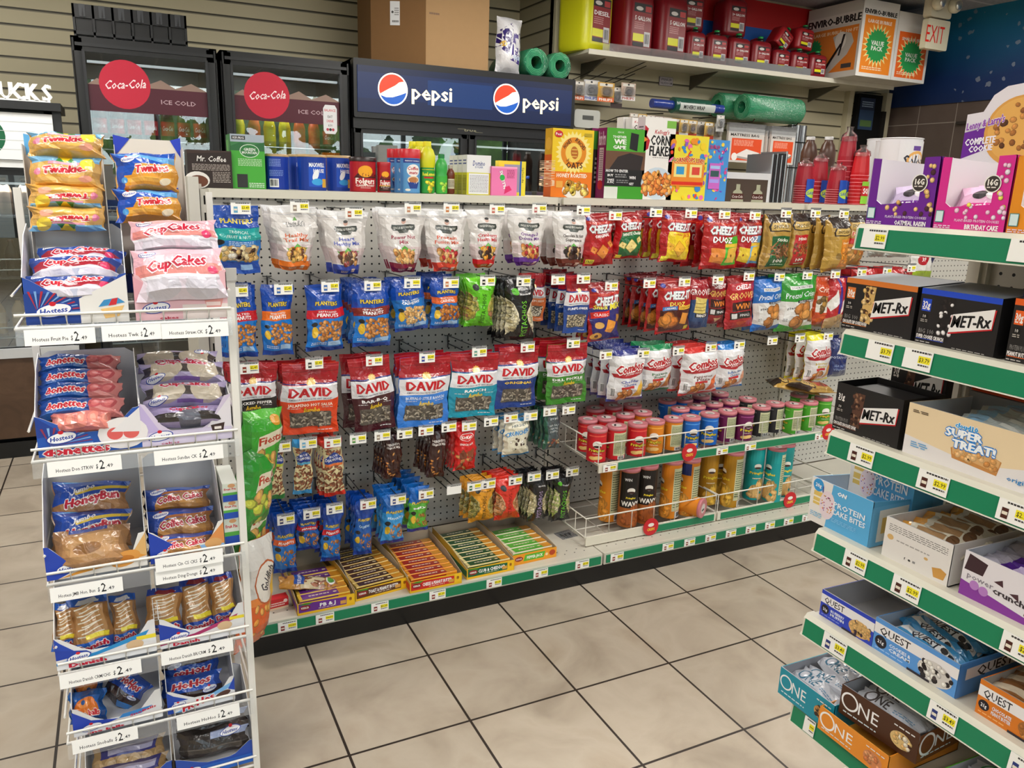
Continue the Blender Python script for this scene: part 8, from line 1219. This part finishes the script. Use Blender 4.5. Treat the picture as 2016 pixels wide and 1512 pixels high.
rbox(1664, 1795, 1000, 0, 4, .06, cakeb, 'bar_box', 'light blue cake bites box propped behind the tray on the fourth shelf', base='5aaee0', h=.15, x=FX+.115, z=SH[3]+.006)
o = otray(1732, 1872, 1110, 4, .2, .078, .075, lambda a: (a.R(0, 0, 1, 1, 'e6e2de'), a.Q(.06, .7, .94, .88, 4, '6a6662', 3, .35), a.Q(.2, .5, .7, .56, 1, 'a8a4a0'), a.E(.1, .55, .05, .04, 'd8b070'), a.P([(.76, .3), (.88, .36), (.97, .3), (.94, .12), (.8, .1)], 'd09a4c'), a.E(.66, .42, .03, .02, 'd8b070'), a.T('f', .36, .2, .07, '3a3a3a', w=.02), a.E(.43, .2, .02, .015, '3a3a3a'), a.R(.48, .18, .52, .23, '8a8a8a')), 'white nut bar tray with small grey print on the fourth shelf', 'e6e2de', 'd0d4da')
bars(o, 5, .045, .14, 'dcd6c4', lambda a: (a.R(0, 0, .2, 1, 'e0a03a'), a.R(.3, .3, .7, .7, 'a8845c'), a.E(.8, .5, .08, .1, '6a4a30')), 'cream nut bar lying in the white tray', 'cream nut bars in the white tray', lean=-1.2, z=.035, sp=.032)
o = otray(1884, 2060, 1180, 4, .2, .08, .078, lambda a: (a.R(0, 0, 1, 1, 'e8e4ea'), a.P([(0, 0), (1, 0), (1, .12), (0, .36)], '8a3aa0'), a.P([(.02, .6), (.26, .6), (.3, .88), (.06, .96)], '3c242c'), a.P([(.4, .6), (.52, .56), (.5, .7)], '4a2c34'), a.P([(.6, .5), (.72, .42), (.7, .56)], '4a2c34'), a.T('power', .24, .5, .12, '8a8490', w=.34, sl=-.05), a.T('crunch', .6, .42, .13, '3a3238', w=.38, b=.03, sl=-.05), a.P([(.8, .2), (1, .15), (1, .7), (.84, .7)], '6a4450'), a.E(.18, .34, .06, .06, 'b880c8'), a.E(.3, .3, .06, .06, 'b880c8')), 'white and purple wafer bar tray with chocolate pictures, fourth shelf', 'e8e4ea', 'c8ccd6', cut=[(1, 1), (.62, .98), (.58, .78), (.48, .74), (.42, .8), (.4, 1), (0, 1)])
bars(o, 4, .045, .15, '4a1c86', lambda a: a.R(0, 0, .35, 1, 'a8a4b4').R(.5, .3, .9, .7, 'c8b8e0'), 'purple and silver wafer bar in the purple tray', 'purple wafer bars', lean=-1.2, z=.035, sp=.034)
def quest(c, c2, fl, fl2, ck, side=0): return lambda a: (a.R(0, 0, 1, 1, c), a.R(0, .55, 1, .86, 'f0eef0'), a.T('QUEST', .26, .7, .22, '1e1a20', w=.38, b=.015), a.E(.1, .34, .075, .075, '1e1a24'), a.T('21g', .1, .34, .1, 'f4f4f8', w=.08, b=.03), a.T(fl, .34, .4, .1, 'e8f0fc', w=.26, b=.03), a.T(fl2, .34, .27, .1, 'e8f0fc', w=.26, b=.03), a.Q(.04, .1, .4, .16, 1, c2), a.E(.76, .36, .2, .13, ck[0]), a.N(.6, .14, .94, .6, 30, .03, .025, ck, 4, .6), a.R(.45, .02, .72, .1, '2a2430'))
def curve(): return [(1, .62), (.93, .6), (.86, .66), (.6, .62), (.5, .66), (.36, .98), (0, 1)]
o = otray(1612, 1725, 1215, 5, .2, .058, .055, quest('2c44c0', '8a9ae8', 'BLUEBERRY', 'MUFFIN', ['d8b070', '3a2a3a', 'c89a5c']), 'empty dark blue bar tray, blueberry muffin, left end of the fifth shelf', '2c44c0', 'b4b6bc', side=lambda a: a.R(0, 0, 1, 1, '3048c8').R(.5, .2, .9, .8, 'c89a5c'))
o = otray(1712, 1893, 1300, 5, .2, .066, .062, quest('5a9ae0', 'a8ccf4', 'COOKIES &', 'CREAM', ['d8d4d0', '2a2224', 'e8e4dc', '4a4040']), 'sky blue bar tray, cookies and cream, middle of the fifth shelf', '5a9ae0', 'b8c4d4', rside=lambda a: a.R(0, 0, 1, 1, '4a8cd8').R(.1, .5, .9, .85, 'e8ecf4').T('QUEST', .5, .68, .3, '1e1a20', w=.5))
bars(o, 6, .045, .14, '3a90c8', lambda a: a.R(0, .3, 1, .6, 'e4e8ec').T('QUEST', .5, .45, .3, '2a2a34', w=.4, b=.03).N(.7, .1, .95, .5, 10, .03, .05, ['e8e4e0', '2a2628'], 2), 'sky blue wrapped bar in the cookies and cream tray', 'sky blue wrapped bars', lean=-1.25, z=.025, sp=.028, vary=.3)
o = otray(1919, 2090, 1400, 5, .2, .064, .06, quest('dc7c20', 'f0b878', 'CHOCOLATE', 'PEANUT BUTTER', ['a86a30', '5a3018', 'c88a48']), 'orange bar tray, chocolate peanut butter, right end of the fifth shelf', 'dc7c20', 'b0aca8')
bars(o, 3, .045, .13, '8a5a30', lambda a: a.R(0, .3, 1, .6, 'd8c8b0'), 'brown wrapped bar in the orange peanut butter tray', 'brown wrapped bars', lean=-1.25, z=.025, sp=.04)
def one(c, ck, tcx=.3): return lambda a: (a.R(0, 0, 1, 1, c), a.E(tcx-.17, .56, .115, .115, 'f4f4f6', 28), a.E(tcx-.17, .56, .092, .092, c, 26), a.T('NE', tcx+.08, .55, .42, 'f4f4f6', w=.26, b=.0), a.Q(.06, .12, .5, .2, 1, 'd8e8f0'), a.E(.8, .42, .13, .1, ck[0]), a.N(.7, .26, .9, .58, 16, .03, .025, ck, 3, .6), a.Q(.7, .78, .95, .86, 1, 'e8e8e8'))
WB = lambda tx: (lambda a: a.E(.22, .5, .1, .1, tx).E(.22, .5, .07, .07, 'c8ccd6').T('NE', .42, .5, .5, tx, w=.2).Q(.6, .3, .9, .5, 2, '6a90b0'))
o = otray(1533, 1650, 1350, 6, .2, .062, .06, one('1690a8', ['c89a5c', '3a2418', 'b88448']), 'teal bar tray with round letters, left end of the lowest shelf', '1690a8', 'aaaeb6', x=FX-.02)
bars(o, 4, .045, .14, 'c4c8d2', WB('2a6a88'), 'white wrapped bar in the teal tray', 'white bars in the teal tray', lean=-1.25, z=.02, sp=.035, vary=.3)
o = otray(1608, 1760, 1440, 6, .2, .05, .05, one('e8902a', ['d88a58', 'c87848', 'e0a070']), 'orange bar tray underneath the brown one on the lowest shelf', 'e8902a', 'e8a040', x=FX-.03)
o2 = otray(0, 0, 0, 6, .2, .062, .058, one('4a2a18', ['e0c080', '4a2418', 'd8b070', 'e8dcc8']), 'brown bar tray stacked on the orange tray, lowest shelf', '4a2a18', 'aaaeb6', x=FX-.015, z=SH[5]+.053, w=o['w']*1.02, y=o.location.y-.03, rz=.06, rside=one('7a4420', ['e0c080', '4a2418', 'd8b070'], .3), cut=curve())
bars(o2, 3, .045, .14, 'bcc0c8', WB('3a3436'), 'white wrapped bar in the brown tray', 'white bars in the brown tray', lean=-1.25, z=.02, sp=.035, vary=.2)
o = otray(1810, 1990, 1500, 6, .2, .055, .05, one('5cc02c', ['c8d86a', '4a8a2a']), 'lime green bar tray at the bottom right corner of the photo', '5cc02c', 'c4c8d0', x=FX-.005, w=.16, y=o2.location.y-.19)
bars(o, 3, .045, .14, 'c4c8d2', WB('2a8a4a'), 'white wrapped bar in the lime green tray', 'white bars in the lime tray', lean=-1.25, z=.02, sp=.035)
